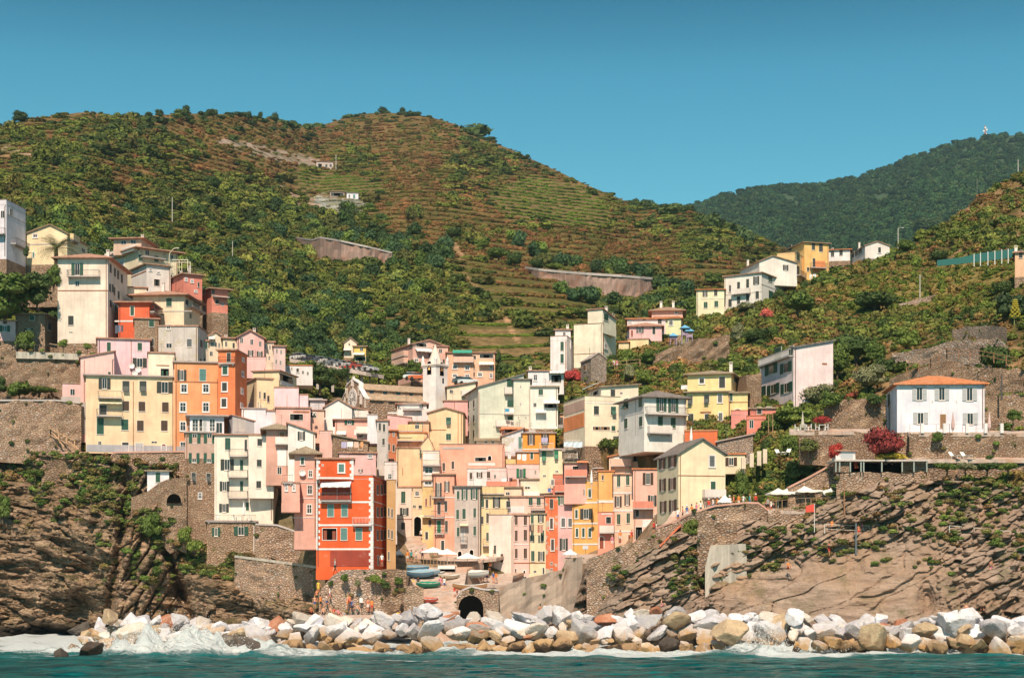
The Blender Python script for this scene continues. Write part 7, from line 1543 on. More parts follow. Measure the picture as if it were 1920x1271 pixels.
def PARASOL(px, py, Y, wpx, label, col=(.84,.83,.83), n=4, hpole=2.5, rise=.7, closed=False, group='open parasols', tilt=(0,0)):
    """py = row of the canopy's lower edge"""
    e = at(px, py, Y); r = empty('parasol', (e.x, e.y, e.z-hpole)); tag(r, label, 'parasol', group if not closed else 'folded parasols'); W_ = wpx*Y/F/2*(1.35 if n == 4 else 1.15)
    q = MB(); q.tube([(0,0,0),(0,0,hpole+rise)], .045, 6); q.build('pole', simple('parasol_pole', (.55,.52,.48), .5), r)
    b = MB(); b.lathe([(.32,0),(.32,.06),(.1,.1),(.06,.3)], 10); b.build('base', CONC, r)
    cm = simple('parasol_cloth_%d_%d' % (int(col[0]*100), int(col[2]*100)), col, .9)
    if closed:
        c = MB(); c.lathe([(.10,hpole-1.5),(.20,hpole-1.35),(.22,hpole-.9),(.13,hpole-.1),(.04,hpole+.55),(.01,hpole+.7)], 8); co = c.build('canopy', cm, r)
    else:
        V, fs = canopy_mesh(W_, rise, n, rot=math.pi/4 if n == 4 else 0); co = link(bpy.data.objects.new('canopy', mesh_np('canopy', V, fs, [cm])), r); co.location = (0, 0, hpole); co.rotation_euler = (tilt[0], tilt[1], .12)
        s = MB()
        for i in range(n): a = math.pi/4*(n == 4)+2*math.pi*i/n; s.tube([(0,0,rise-.08),(W_*.98*math.cos(a)*(1 if n == 4 else .72),W_*.98*math.sin(a)*(1 if n == 4 else .72),-.04)], .02, 4)
        s.build('ribs', simple('rib_wood', (.4,.33,.25), .6), co)
    return r
PARASOL(812,1034,253,50,'wide white square parasol, leftmost over the harbour restaurant')
PARASOL(838,1037,252.5,36,'second white parasol over the harbour restaurant')
PARASOL(876,1045,252,44,'third white parasol, over the harbour restaurant right of the steps')
PARASOL(906,1046,255,20,'small faded pink parasol at the tenement foot',(.80,.55,.50))
PARASOL(748,1038,255,16,'small grey white parasol behind the red house corner',(.74,.70,.68))
PARASOL(1069,1038,243,34,'white round parasol on the rock above the concrete sea wall',n=8)
PARASOL(1359,940,225.5,32,'long white parasol in the promenade crowd',n=8,rise=.9)
PARASOL(1459,925,220,40,'scalloped white parasol, leftmost on the cafe terrace',(.80,.76,.70))
PARASOL(1478,924,221.5,40,'broad white parasol, second on the cafe terrace',(.82,.78,.73))
PARASOL(1508,921,220.5,38,'white parasol in the middle of the cafe terrace',(.82,.79,.75))
PARASOL(1533,920,221.5,32,'white parasol, fourth on the cafe terrace',(.82,.79,.75))
PARASOL(1557,924,219.5,34,'round white parasol tipped towards the sea at the terrace end',(.84,.80,.72),n=12,tilt=(.45,.1))
PARASOL(457,948,258.5,8,'folded white parasol on the terrace of the tall cream house',closed=True)
PARASOL(1505,782,224.5,8,'folded beige parasol on the tea terrace',(.5,.46,.38),closed=True)
PARASOL(1787,782,220.3,8,'folded rose parasol before the white villa',(.55,.38,.36),closed=True)
PARASOL(1109,888,255.5,8,'folded white parasol on the roof of the ochre tenement',closed=True)
PARASOL(1296,808,244,8,'folded white parasol on the orange terrace behind the gable house',closed=True)
PARASOL(1855,782,220.3,8,'folded pink parasol at the right end of the villa terrace',(.7,.5,.48),closed=True)
def CHAIR(px, py, Y, label, rz=0, col=(.82,.82,.82), group='white terrace chairs'):
    r = empty('chair', at(px, py, Y), rz); tag(r, label, 'chair', group); mt = simple('white_plastic', col, .5); s = .23
    q = MB(); q.box(-s, s, -s, s, .42, .46); q.build('seat', mt, r); q = MB(); q.box(-s, s, s-.04, s, .461, .88); q.build('backrest', mt, r)
    for x in (-1, 1):
        for y in (-1, 1): q = MB(); q.box(x*s-.02*(x > 0)-.0, x*s+.02*(x < 0)+.0, y*s-.02, y*s+.02, 0, .419) if False else q.box(x*(s-.03)-.025, x*(s-.03)+.025, y*(s-.03)-.025, y*(s-.03)+.025, 0, .419); q.build('leg', mt, r)
    return r
def TABLE(px, py, Y, label, w_=.9, col=(.8,.79,.77)):
    r = empty('table', at(px, py, Y)); tag(r, label, 'table', 'terrace tables'); mt = simple('table_white', col, .5)
    q = MB(); q.box(-w_/2, w_/2, -w_/2, w_/2, .70, .74); q.build('tabletop', mt, r)
    for x in (-1, 1):
        for y in (-1, 1): q = MB(); q.box(x*(w_/2-.06)-.03, x*(w_/2-.06)+.03, y*(w_/2-.06)-.03, y*(w_/2-.06)+.03, 0, .699); q.build('leg', mt, r)
for i, (x, y, rz, t) in enumerate(((1494,808,1.2,'far left on the tea terrace'),(1512,807,1.5,'left of the folded beige parasol'),(1518,807,-1.5,'right of the folded beige parasol'),(1532,807,1.5,'left of the round bush table'),(1549,807,-1.5,'right of the round bush table'))): CHAIR(x, y, 223.2, 'white chair '+t, rz)
TABLE(1541,807,223.4,'white table between two chairs on the tea terrace'); TABLE(1506,807,223.6,'white table under the folded beige parasol')
for i, (x, t) in enumerate(((408,'left end of'),(440,'left of the folded parasol on'),(470,'right of the folded parasol on'))): CHAIR(x, 976, 257.3, 'white chair at the %s the cream house terrace' % t, i, (.75,.74,.72))
TABLE(448,976,257.2,'white table on the cream house terrace')
def LOUNGER(px, py, Y, label, rz):
    r = empty('sun_lounger', at(px, py, Y), rz); tag(r, label, 'sun lounger', 'sun loungers'); mt = simple('lounger_cloth', (.84,.83,.80), .8)
    q = MB(); q.box(-.3, .3, -.9, .35, .28, .33); q.build('seat', mt, r); q = MB(); q.add([(-.3,.36,.28),(.3,.36,.28),(.3,.85,.85),(-.3,.85,.85),(-.3,.41,.25),(.3,.41,.25),(.3,.9,.82),(-.3,.9,.82)],[(0,1,2,3),(7,6,5,4),(0,4,5,1),(1,5,6,2),(2,6,7,3),(3,7,4,0)]); q.build('backrest', mt, r)
    for y in (-.8, .25):
        for x in (-.28, .24): q = MB(); q.box(x, x+.04, y, y+.05, 0, .279); q.build('leg', mt, r)
LOUNGER(1790,859,217,'left white sun lounger below the white villa',.5); LOUNGER(1812,859,217,'right white sun lounger below the white villa',.5)
LOUNGER(1462,853,233,'left white sun lounger on the green bank above the cafe',.4); LOUNGER(1475,852,233,'right white sun lounger on the green bank above the cafe',-.6)
def CAR(px, py, Y, col, label, rz=0, L=4.0):
    r = empty('parked_car', at(px, py, Y), rz); tag(r, label, 'car', 'cars parked on the elevated road'); pm = simple('car_paint_%d_%d' % (int(col[0]*100), int(col[1]*100)), col, .25, .2, .6); W_ = 1.65
    prof = [(-L/2,.3),(-L/2,.75),(-L*.46,.88),(-L*.2,.95),(L*.30,.92),(L*.48,.80),(L/2,.6),(L/2,.3)]
    def ext(pf, w_, nm, mt, par=None, ins=0):
        m = MB(); n = len(pf); vs = [(x, -w_/2, z) for x, z in pf]+[(x, w_/2, z) for x, z in pf]; m.add(vs, [tuple(range(n)), tuple(range(2*n-1, n-1, -1))]+[((i+1) % n, i, n+i, n+(i+1) % n) for i in range(n)]); return m.build(nm, mt, par or r)
    b = ext(prof, W_, 'body', pm); ext([(-L*.40,.90),(-L*.30,1.36),(L*.08,1.40),(L*.26,.93)], W_*.86, 'windows', GLASS); ext([(-L*.31,1.361),(-L*.29,1.43),(L*.07,1.45),(L*.09,1.401)], W_*.84, 'roof', pm)
    for x in (-L*.31, L*.31):
        for s in (-1, 1):
            w_ = MB(); w_.lathe([(.31,-.09),(.31,.09),(.18,.10),(.18,-.10)], 14); w_.v = [(a+x, c+s*W_*.47, b_+.31) for a, b_, c in w_.v]; wo = w_.build('wheel', simple('tyre', (.03,.03,.03), .9), r)
    return r
A_, d_, n_ = ROAD
for i, (t, c, lab) in enumerate(((.05,(.75,.75,.76),'white car at the left end of the elevated road'),(.15,(.05,.06,.08),'black car, second on the elevated road'),(.24,(.06,.10,.16),'dark blue car, third on the elevated road'),(.34,(.70,.69,.68),'pale silver car beside the dark blue one'),(.44,(.22,.26,.30),'grey car in the middle of the elevated road'),(.54,(.28,.33,.38),'blue grey car right of the middle'),(.64,(.72,.72,.72),'white car left of the red ones'),(.715,(.62,.06,.04),'first red car on the elevated road'),(.79,(.66,.09,.05),'second red car on the elevated road'),(.87,(.76,.75,.72),'white car right of the red ones'),(.945,(.55,.56,.58),'last silver car at the right end of the road'))):
    p = A_+d_*t+n_*.35; r = CAR(0,0,1,c,lab,math.atan2(d_.y, d_.x)); r.location = (p.x, p.y, p.z+.0)
for i, (x, y, c, lab) in enumerate(((775,712,(.75,.74,.72),'white car in the trees left of the bell tower'),(784,713,(.68,.16,.06),'orange red car in the trees left of the bell tower'),(867,720,(.10,.12,.14),'dark car below the orange apartment block'),(877,721,(.74,.74,.76),'white van below the orange apartment block'))):
    c_ = CAR(x, y, 328, c, lab, .1); c_['group'] = 'cars by the apartment blocks'
def LAUNDRY(label, Y, items, y, hpx, group='washing hung out to dry'):
    """cloths on one line: (x0,x1,colour) in pixels"""
    x0 = min(i[0] for i in items); x1 = max(i[1] for i in items); b = at((x0+x1)/2, y, Y); r = empty('washing_line', b); tag(r, label, 'washing line', group)
    q = MB(); q.tube([at(x0-2, y, Y)-b, at(x1+2, y, Y)-b], .015, 4); q.build('line', IRON, r)
    for (a, c, col) in items:
        p, e = at(a, y, Y)-b, at(c, y, Y)-b; n = 6; V = []; H_ = hpx*Y/F*r_.uniform(.75, 1.05)
        for i in range(n+1):
            for k in range(4): V.append((p.x+(e.x-p.x)*i/n, .05*math.sin(i*1.7+k)-.02, p.z-H_*k/3-(.05*math.sin(math.pi*i/n)+.04*math.sin(i*2.3) if k == 3 else 0)))
        m = MB(); m.add(V, [(i*4+k, (i+1)*4+k, (i+1)*4+k+1, i*4+k+1) for i in range(n) for k in range(3)]); m.build('cloth', simple('cloth_%d_%d_%d' % tuple(int(v*100) for v in col), col, .9), r)
Wt, Bl, Rd, Vi = (.80,.80,.82), (.08,.36,.55), (.75,.16,.07), (.45,.42,.60)
LAUNDRY('turquoise, white and red washing on the yellow house balcony',266.4,[(189,196,Bl),(197,205,(.06,.30,.46)),(206,213,Wt),(213,220,(.7,.66,.72)),(222,229,Rd)],731,11)
LAUNDRY('white sheets and dark cloths along the yellow villa terrace',274.2,[(1277,1301,Wt),(1304,1311,(.08,.12,.22)),(1312,1325,(.36,.26,.38)),(1330,1348,Wt),(1349,1358,(.7,.12,.06))],722,10)
LAUNDRY('pale blue sheets on the stone faced house roof',262.8,[(1057,1074,(.62,.72,.82)),(1075,1092,(.60,.70,.82)),(1094,1106,(.45,.60,.82)),(1108,1112,(.8,.5,.1))],828,10)
LAUNDRY('two white shirts on the pink terrace line',265.8,[(970,977,Wt),(979,987,Wt),(952,958,(.8,.7,.68))],851,12)
LAUNDRY('blue and white washing below the pale green house',281.5,[(947,955,Bl),(956,964,Wt)],766,7)
LAUNDRY('white towels on the ochre ridge house balcony',382.0,[(1518,1522,Wt),(1524,1530,Wt)],514,9)
LAUNDRY('dark clothes hung in the salmon alley above the lilac house',281,[(216,221,(.12,.14,.2)),(222,226,(.2,.25,.35)),(227,231,(.1,.12,.16))],610,14)
LAUNDRY('patterned clothes under the pale yellow tenement windows',260.6,[(992,997,(.15,.10,.10)),(998,1001,(.25,.15,.12)),(1008,1012,(.5,.2,.16)),(1013,1018,(.55,.3,.25))],984,14)
LAUNDRY('lavender and white washing on the roofs behind the red house',255,[(640,650,Vi),(651,662,Wt),(664,672,(.7,.5,.4)),(676,681,(.8,.4,.2))],828,12)
LAUNDRY('striped blue shirt in the bright orange house window',274.2,[(1015,1027,(.45,.42,.62))],820,10)
LAUNDRY('blue and pink washing on the cream attic terrace',264.5,[(1027,1033,(.12,.2,.5)),(1034,1039,(.7,.3,.3))],915,9)
LAUNDRY('white and pink towels hung on the white glazed railing',261.8,[(1166,1172,(.8,.78,.76)),(1174,1182,Wt)],856,9)
def POST(px, yt, yb, Y, label, r=.09, mat=None, name='utility_pole', cat='pole', lamp=False, arm=False):
    b = at(px, yb, Y); h = (yb-yt)*Y/F; e = empty(name, b); tag(e, label, cat); q = MB(); q.tube([(0,0,-.5),(0,0,h)], r, 8, r1=r*.7); q.build('shaft', mat or WOOD, e)
    if arm: q = MB(); q.box(-.7,.7,-.05,.05,h-.5,h-.38); q.build('crossarm', IRON, e)
    if lamp: q = MB(); q.tube([(0,0,h-.05),(.6,-.1,h+.15),(1.0,-.15,h+.1)], .04, 5).box(.85,1.3,-.27,-.03,h+.0,h+.1); q.build('lamp_head', simple('lamp_white', (.7,.7,.68), .4), e)
def Yh(x, y): return NEAR(x, y)
GPL = simple('grey_pole', (.48,.46,.42), .7)
POST(323,370,420,Yh(323,420),'tall grey pole on the left hillside',.16,GPL); POST(436,452,490,Yh(436,490),'bare pole among the dry bushes of the left slope',.12,GPL)
POST(630,290,318,Yh(630,318),'pole beside the ruined hill hut',.22,GPL); POST(1457+0,0+470,500,395,'short pole on the ridge houses',.05,GPL) if False else None
POST(1684,428,468,Yh(1684,470),'street lamp on the crest right of the white farmhouse',.14,GPL,'street_lamp','street lamp',lamp=True)
POST(1725,515,558,Yh(1725,558),'grey utility pole in the grassy right slope',.13,GPL,arm=True); POST(1832,336,372,Yh(1832,372),'utility pole near the top of the right slope',.14,GPL,arm=True)
POST(1909,300,322,Yh(1909,330),'distant pole on the right skyline',.14,GPL); POST(1605,980,1032,209.5,'dark slim signpost on the cliff path',.12,simple('slate_pole', (.14,.17,.20), .5),'signpost','post')
POST(1583,900,1000,213.5,'tall rusty pole at the end of the cafe terrace',.10,RUST); POST(1527,944,990,213.4,'thin white flagpole below the cafe terrace',.05,simple('white_pole',(.7,.68,.66),.5),'flagpole','flagpole')
POST(1878,700,742,224,'black gate post above the brown stone wall',.14,IRON,'gate_post','post')
POST(1449,770,805,238,'left garden stake in the green bank',.06,WOOD,'stake','stake'); POST(1441,775,805,238.3,'right garden stake in the green bank',.06,WOOD,'stake','stake')
def FLAG(px, py, Y, w_, h_, col, label):
    b = at(px, py, Y); V = []; n = 8
    for i in range(n+1):
        for k in range(2): V.append((-w_*i/n, .08*math.sin(i*1.3), (0 if k == 0 else -h_*(1-.25*i/n))-.25*w_*(i/n)**1.5))
    m = MB(); m.add(V, [(i*2, i*2+1, i*2+3, i*2+2) for i in range(n)]); o = m.build('flag', simple('flag_cloth', col, .8)); o.location = b; tag(o, label, 'flag')
FLAG(1527,945,213.4,1.1,1.0,(.72,.10,.07),'drooping red flag on the flagpole below the cafe terrace')
# red kayak stood on end on the left path
k = MB(); k.lathe([(.03,0),(.2,.5),(.3,1.5),(.26,2.6),(.05,3.5)], 8); o = k.build('kayak', simple('orange_plastic', (.85,.16,.04), .4)); o.location = at(148,995,259.5); o.rotation_euler = (0,.18,0); tag(o, 'orange kayak propped upright by the steps on the left cliff', 'kayak')
RAIL('white handrail zigzag beside the orange kayak',[(125,970,260.5),(140,986,260.2),(185,988,260.2)],simple('white_rail',(.72,.70,.68),.5),h=1.1,step=1.5,rows=(1.0,.5))
RAIL('white handrail climbing the left cliff path',[(183,985,260.2),(193,950,262)],simple('white_rail',(.72,.70,.68),.5),h=1.0,step=1.5,rows=(1.0,))
# curved lamp on the salmon terrace, pergola frames, play towers
e = empty('street_lamp', at(329,506,317)); tag(e, 'tall curved lamp post bending over the salmon terrace', 'street lamp'); q = MB(); q.tube([(0,0,0),(-.7,0,.6),(-1.2,0,1.7),(-1.1,0,3.0),(-.4,0,3.9),(.4,0,4.1)], .09, 6); q.build('shaft', simple('lamp_metal', (.62,.56,.42), .5), e); q = MB(); q.lathe([(.05,3.9),(.22,3.95),(.2,4.1)], 8, c=(.5, 0)); q.build('lamp_head', simple('lamp_metal', (.62,.56,.42), .5), e)
def FRAME(label, px0, px1, py, Y, h, dep, mat, n=4, name='pergola'):
    a, b = at(px0, py, Y), at(px1, py, Y); e = empty(name, a); tag(e, label, 'pergola'); L = b.x-a.x
    for i in range(n):
        for s in (0, 1): q = MB(); x = L*i/(n-1); q.box(x-.05, x+.05, s*dep-.05, s*dep+.05, 0, h); q.build('post', mat, e)
    q = MB(); q.box(-.1, L+.1, -.06, .06, h+.001, h+.12); q.build('beam', mat, e); q = MB(); q.box(-.1, L+.1, dep-.06, dep+.06, h+.001, h+.12); q.build('beam', mat, e)
    for i in range(2*n): q = MB(); x = L*(i+.5)/(2*n); q.box(x-.03, x+.03, -.2, dep+.2, h+.121, h+.18); q.build('rafter', mat, e)
FRAME('cream frame pergola on the salmon house roof terrace',320,352,508,318,2.0,2.5,simple('cream_wood',(.8,.72,.55),.7),3)
FRAME('thin pergola on the grassy roof at the end of the salmon wing',1430,1444,690,262,.1,.1,IRON,2) if False else None
for i, (x, y0, y1, t) in enumerate(((1262,626,641,'low blue roofed play tower on the left'),(1284,611,641,'tallest blue roofed play tower'),(1292,617,643,'blue roofed play tower on the right'))):
    Yp = 318; e = empty('play_tower', at(x, y1, Yp)); tag(e, t, 'play tower', 'blue roofed play towers'); h = (y1-y0)*Yp/F-.5; s = .55
    for a in (-1, 1):
        for b in (-1, 1): q = MB(); q.box(a*s-.06, a*s+.06, b*s-.06, b*s+.06, -.6, h); q.build('post', simple('mauve_paint', (.40,.28,.38), .6), e)
    q = MB(); q.box(-s, s, -s, s, h*.45, h*.45+.1).box(-s, s, -s-.05, -s, h*.45+.101, h*.45+.6); q.build('platform', simple('mauve_paint', (.40,.28,.38), .6), e)
    q = MB(); q.add([(-.95,-.95,h),(.95,-.95,h),(.95,.95,h),(-.95,.95,h),(0,0,h+.7)],[(3,2,1,0),(0,1,4),(1,2,4),(2,3,4),(3,0,4)]); q.build('roof', simple('sky_blue_paint', (.16,.42,.66), .5), e)
RAIL('mauve play ground fence between the blue roofed towers',[(1264,648,317.6),(1300,648,317.6)],simple('mauve_paint', (.40,.28,.38), .6),h=1.0,step=.5,rows=(1.0,.5))
RAIL('wooden fence in front of the couple on the garden terrace',[(1117,695,305),(1150,691,305.3),(1200,686,306)],WOOD,h=1.2,step=2.2,r=.06,rows=(1.0,.5))
RAIL('rustic crossed wooden fence on the left headland',[(-30,812,276),(25,801,276.5),(60,808,275),(95,818,273),(140,840,270)],simple('chestnut_poles',(.56,.36,.22),.8),h=1.2,step=2.0,r=.08,rows=(1.0,.15))
for i, (a, b) in enumerate((((0,806,275.5),(25,798,276)),((28,796,276),(52,812,275.2)),((48,800,275.8),(68,822,274.2)),((70,806,275),(96,826,273)),((100,812,273),(120,838,271.2)),((118,820,272),(148,842,269.6)))):
    p, q_ = at(*a), at(*b); m = MB(); m.tube([p-p, q_-p], .09, 6); o = m.build('fence_pole', simple('chestnut_poles',(.56,.36,.22),.8)); o.location = p; tag(o, 'slanting chestnut pole number %s of the left headland fence, counted from the sea side' % ('one','two','three','four','five','six')[i], 'fence pole', 'loose chestnut poles of the headland fence')
RAIL('white posted railing of the right cliff path',[(1780,1008,208.6),(1850,1014,208.6),(1920,1022,208.4),(2040,1036,208)],simple('rail_grey',(.62,.58,.52),.5),h=1.5,step=1.45,r=.05,rows=(1.0,.55))
RAIL('pale railing on the cliff path below the bastion',[(1546,1000,212.2),(1600,1003,212.2),(1690,1004,212),(1760,1006,211.8)],simple('rail_grey',(.62,.58,.52),.5),h=1.2,step=2.0,r=.04,rows=(1.0,.5))
RAIL('cafe terrace railing under the white parasols',[(1444,956,218.2),(1500,950,218.2),(1582,948,218.2)],WOOD,h=1.1,step=.7,r=.035,rows=(1.0,.1))
RAIL('harbour restaurant railing under the white parasols',[(794,1060,251.2),(852,1062,251.2)],WOOD,h=1.1,step=.5,r=.035,rows=(1.0,.1))
RAIL('iron railing with white pillars on the villa terrace',[(1706,812,218.8),(1780,812,218.8),(1880,812,218.8)],simple('pinkish_iron',(.42,.30,.30),.6),h=1.15,step=1.6,r=.025,rows=(1.0,.5))
for i, x in enumerate((1729,1771,1813,1848,1878)):
    q = MB(); q.box(-.2,.2,-.2,.2,0,1.25); o = q.build('pillar_post', WHITE); o.location = at(x, 812, 218.6); o['kind'] = 'thing'; tag(o, 'white terrace pillar, %s from the left, before the white villa' % ('first','second','third','fourth','fifth')[i], 'pillar', 'white pillars of the villa terrace')
for i, (x, y0, y1) in enumerate(((1394,858,872),(1409,850,869),(1423,846,866),(1434,842,862))):
    q = MB(); q.box(-.28,.28,-.28,.28,-.5,(y1-y0)*236/F); q.build; o = q.build('pillar_post', plaster((.80,.70,.52))); o.location = at(x, y1, 234.5); tag(o, 'cream pillar, %s from the left, right of the gable house annex' % ('first','second','third','fourth')[i], 'pillar', 'cream pillars beside the annex', 'thing')
# green netting fence
e = empty('netting_fence', at(1757,499,296)); tag(e, 'dark green netting fence with white posts on the right slope', 'fence')
pts = [(1757,499,488),(1800,495,483),(1826,492,477),(1850,489,473),(1876,486,470),(1903,482,466)]; b = at(1757,499,296)
q = MB(); 
for (a, c) in zip(pts[:-1], pts[1:]):
    A1, A2, B1, B2 = at(a[0],a[1],296)-b, at(c[0],c[1],296)-b, at(c[0],c[2],296)-b, at(a[0],a[2],296)-b
    q.add([A1,A2,B1,B2]+[p+Vector((0,.05,0)) for p in (A1,A2,B1,B2)],[(0,1,2,3),(7,6,5,4),(3,2,6,7)])
q.build('net', simple('green_netting', (.03,.14,.13), .8), e)
for x, y0, y1 in ((1826,500,476),(1838,499,474),(1852,498,472),(1865,496,470),(1878,495,468),(1890,494,467)): q = MB(); p = at(x, y0, 295.9)-b; q.box(p.x-.07, p.x+.07, p.y-.14, p.y-.01, p.z, p.z+(y0-y1)*296/F); q.build('post', simple('post_white', (.66,.66,.66), .6), e)
# pergola house on the bastion
r = empty('terrace_pavilion', at(1567,885,216.5)); tag(r, 'long dark pavilion with thin slab roof and slim grey posts on the bastion', 'pavilion'); b = at(1567,885,216.5)
X = lambda x: (x-1567)/F*216.5; Zp = lambda y: zpx(y,216.5)-b.z
q = MB(); q.box(X(1563), X(1740), -.6, 5, Zp(865), Zp(862)); q.build('roof_slab', plaster((.60,.55,.48),.8), r)
q = MB(); q.box(X(1592), X(1738), 3.0, 3.3, 0, Zp(865)-.002); q.build('shade_painted_back', DARK, r); q = MB(); q.box(X(1571), X(1592), -.05, 3.2, 0, Zp(865)-.002); q.build('end_wall', STO, r)  # back wall is black to paint the shade under the slab
for x in (1566,1573,1593,1613,1618,1652,1690,1712,1736): q = MB(); q.box(X(x)-.08, X(x)+.08, -.5, -.34, 0, Zp(865)-.002); q.build('post', simple('grey_green_paint', (.32,.36,.33), .6), r)
r = empty('rooftop_hut', at(1567,862,217.5)); tag(r, 'small white hut with garage shutter on top of the dark pavilion', 'hut'); q = MB(); q.box(0, 2.5, 0, 2.5, 0, 1.1); q.build('wall', WHITE, r); q = MB(); q.box(-.2, 2.8, -.3, 2.7, 1.101, 1.25); q.build('roof', ROOFC['p'], r); q = MB(); q.box(.6, 2.2, -.04, 0, .15, .85); q.build('shutter', simple('metal_shutter', (.45,.47,.50), .4), r)
# orange coped stair on the rocks
r = empty('stone_stair', at(1237,1026,219.5)); tag(r, 'stair with bright orange coping climbing the rubble wall', 'stair'); b = at(1237,1026,219.5); A1, B1 = at(1237,1026,219.5)-b, at(1277,986,221)-b
q = MB(); q.add([A1, B1, B1+Vector((0,1.4,0)), A1+Vector((0,1.4,0)), A1+Vector((0,0,.28)), B1+Vector((0,0,.28)), B1+Vector((0,1.4,.28)), A1+Vector((0,1.4,.28))],[(0,3,2,1),(4,5,6,7),(0,1,5,4),(1,2,6,5),(2,3,7,6),(3,0,4,7)]); q.build('coping', plaster((.72,.22,.10),.6), r)
A2, B2 = at(1243,1048,218.8)-b, at(1284,1012,220.5)-b
q = MB(); n = 16
for i in range(n): p = A2.lerp(B2, i/n); p2 = A2.lerp(B2, (i+1)/n); q.box(p.x, p2.x, p.y-.1, p.y+1.5, p.z-.6, p2.z)
q.build('steps', STOD, r)
q = MB(); q.add([A2+Vector((0,-.3,0)), B2+Vector((0,-.3,0)), B2+Vector((0,-.05,0)), A2+Vector((0,-.05,0)), A2+Vector((0,-.3,.25)), B2+Vector((0,-.3,.25)), B2+Vector((0,-.05,.25)), A2+Vector((0,-.05,.25))],[(0,3,2,1),(4,5,6,7),(0,1,5,4),(1,2,6,5),(2,3,7,6),(3,0,4,7)]); q.build('lower_coping', plaster((.50,.18,.10),.6), r)
# signs
def SIGN(px, py, Y, w_, h_, col, label, name='sign_board'):
    e = empty(name, at(px, py, Y)); tag(e, label, 'sign'); q = MB(); q.box(-w_/2, w_/2, -.04, .0, 0, h_); q.build('board', simple('sign_%d' % int(col[2]*100), col, .5), e)
    q = MB(); q.tube([(0,.04,-1.2),(0,.04,h_)], .03, 5); q.build('post', IRON, e)
SIGN(677,1129,226.6,.42,.6,(.78,.77,.76),'small white notice board on the coursed sea wall'); SIGN(1862,1004,208.4,.35,.5,(.75,.76,.80),'white notice on the right cliff path railing'); SIGN(1098,1029,259.8,.7,.5,(.62,.66,.76),'pale blue notice under the ochre tenement')
SIGN(1653,1003,211.5,2.0,.35,(.74,.74,.76),'long white bench board on the cliff path')
# boathouse awning by the terrace
r = empty('boathouse', at(838,1076,249.5)); tag(r, 'low boathouse with white roof and black mouth under the restaurant', 'boathouse'); q = MB(); q.box(-1.1, 1.1, 0, 3, -.3, 1.1); q.build('wall', DARK, r); q = MB(); q.box(-1.3, 1.2, -.9, 3, 1.101, 1.25).box(-1.3, 1.2, -.9, -.84, .75, 1.1); q.build('awning', simple('awning_cloth', (.82,.80,.78), .9), r)  # solid box, black painted for the shade in its mouth
# huts on the far hill
def HUT(px0, px1, yt, yb, Y, label, wallc, roofc, **k): return H(label, Y, (px0, px1), yt, yb, wallc, 'F', over=.4, d=7, rc=roofc, cat='hut', **k)
HUT(593,625,304,317,HILL.q(609,317)-1,'half ruined grey hut with dark openings high on the hill',(.55,.46,.40),'p',wins='L8x8k 600,311;d4x6 612,311;d4x6 620,311')
HUT(650,672,362,373,HILL.q(660,373)-1,'white hut with blue door between silver olive terraces',(.78,.78,.84),'n',wins='d3x6 655,368;c4x8t 664,369'); HUT(618,647,360,369,HILL.q(632,369)-1,'open dark shed joined to the white hill hut',(.34,.25,.18),'n',wins='L24x7k 632,365')
# radio mast on the mountain
b = at(1847,262,FAR.q(1847,262)); e = empty('radio_mast', b); tag(e, 'red and white lattice radio mast with drum dishes on the mountain crest', 'radio mast'); h = 22
q = MB()
for a in ((-1.5,-1.5),(1.5,-1.5),(1.5,1.5),(-1.5,1.5)): q.tube([(a[0],a[1],-4),(a[0]*.35,a[1]*.35,h)], .35, 5)
for i in range(7): z = -1+i*3.2; s = 1.5*(1-.65*(z+1)/(h+1)); q.tube([(-s,-s,z),(s*.9,-s*.9,z+3.0)], .22, 4).tube([(s,-s,z),(-s*.9,-s*.9,z+3.0)], .22, 4)
q.build('lattice', simple('mast_paint', (.55,.22,.18), .5), e)
for x, z in ((-2.2,6),(2.4,8),(-2.4,13),(2.2,15),(0,18)): q = MB(); q.lathe([(1.3,-.5),(1.5,.5),(.3,.7)], 12); q.v = [(x_+x, -zz_-1.6, y_+z) for x_, y_, zz_ in q.v]; q.build('drum_dish', simple('mast_white', (.75,.75,.75), .5), e)
# ------------------------------------------------------------------ single trees and shrubs
BARK = simple('bark', (.12,.08,.05), .95)
def green(c):
    k = ('g', tuple(c))
    if k not in _M:
        m, nt, bs = new_mat('leaves'); bs.inputs['Roughness'].default_value = .7; bs.inputs['Specular IOR Level'].default_value = .2
        g = N(nt, 'ShaderNodeNewGeometry'); a = mixc(nt, g.outputs['Random Per Island'], tuple(x*.5 for x in c), (min(1,c[0]*1.6), min(1,c[1]*1.5), c[2]*1.4)); nt.links.new(a, bs.inputs['Base Color']); _M[k] = m
    return _M[k]
_TM = {}
def crown(kind, seed, mat):
    k = (kind, seed, mat.name)
    if k not in _TM:
        P = {'round': dict(n=1500, blobs=14, size=.085, flat=.95, spread=.55), 'bush': dict(n=1100, blobs=12, size=.10, flat=.75, spread=.6), 'olive': dict(n=1300, blobs=12, size=.07, flat=.7, spread=.6, core=True), 'flat': dict(n=1200, blobs=12, size=.08, flat=.5, spread=.7), 'tall': dict(n=1300, blobs=12, size=.085, flat=1.5, spread=.42)}[kind]
        _TM[k] = leaf_mesh('crown', mat, seed=seed+900, **P)
    return _TM[k]
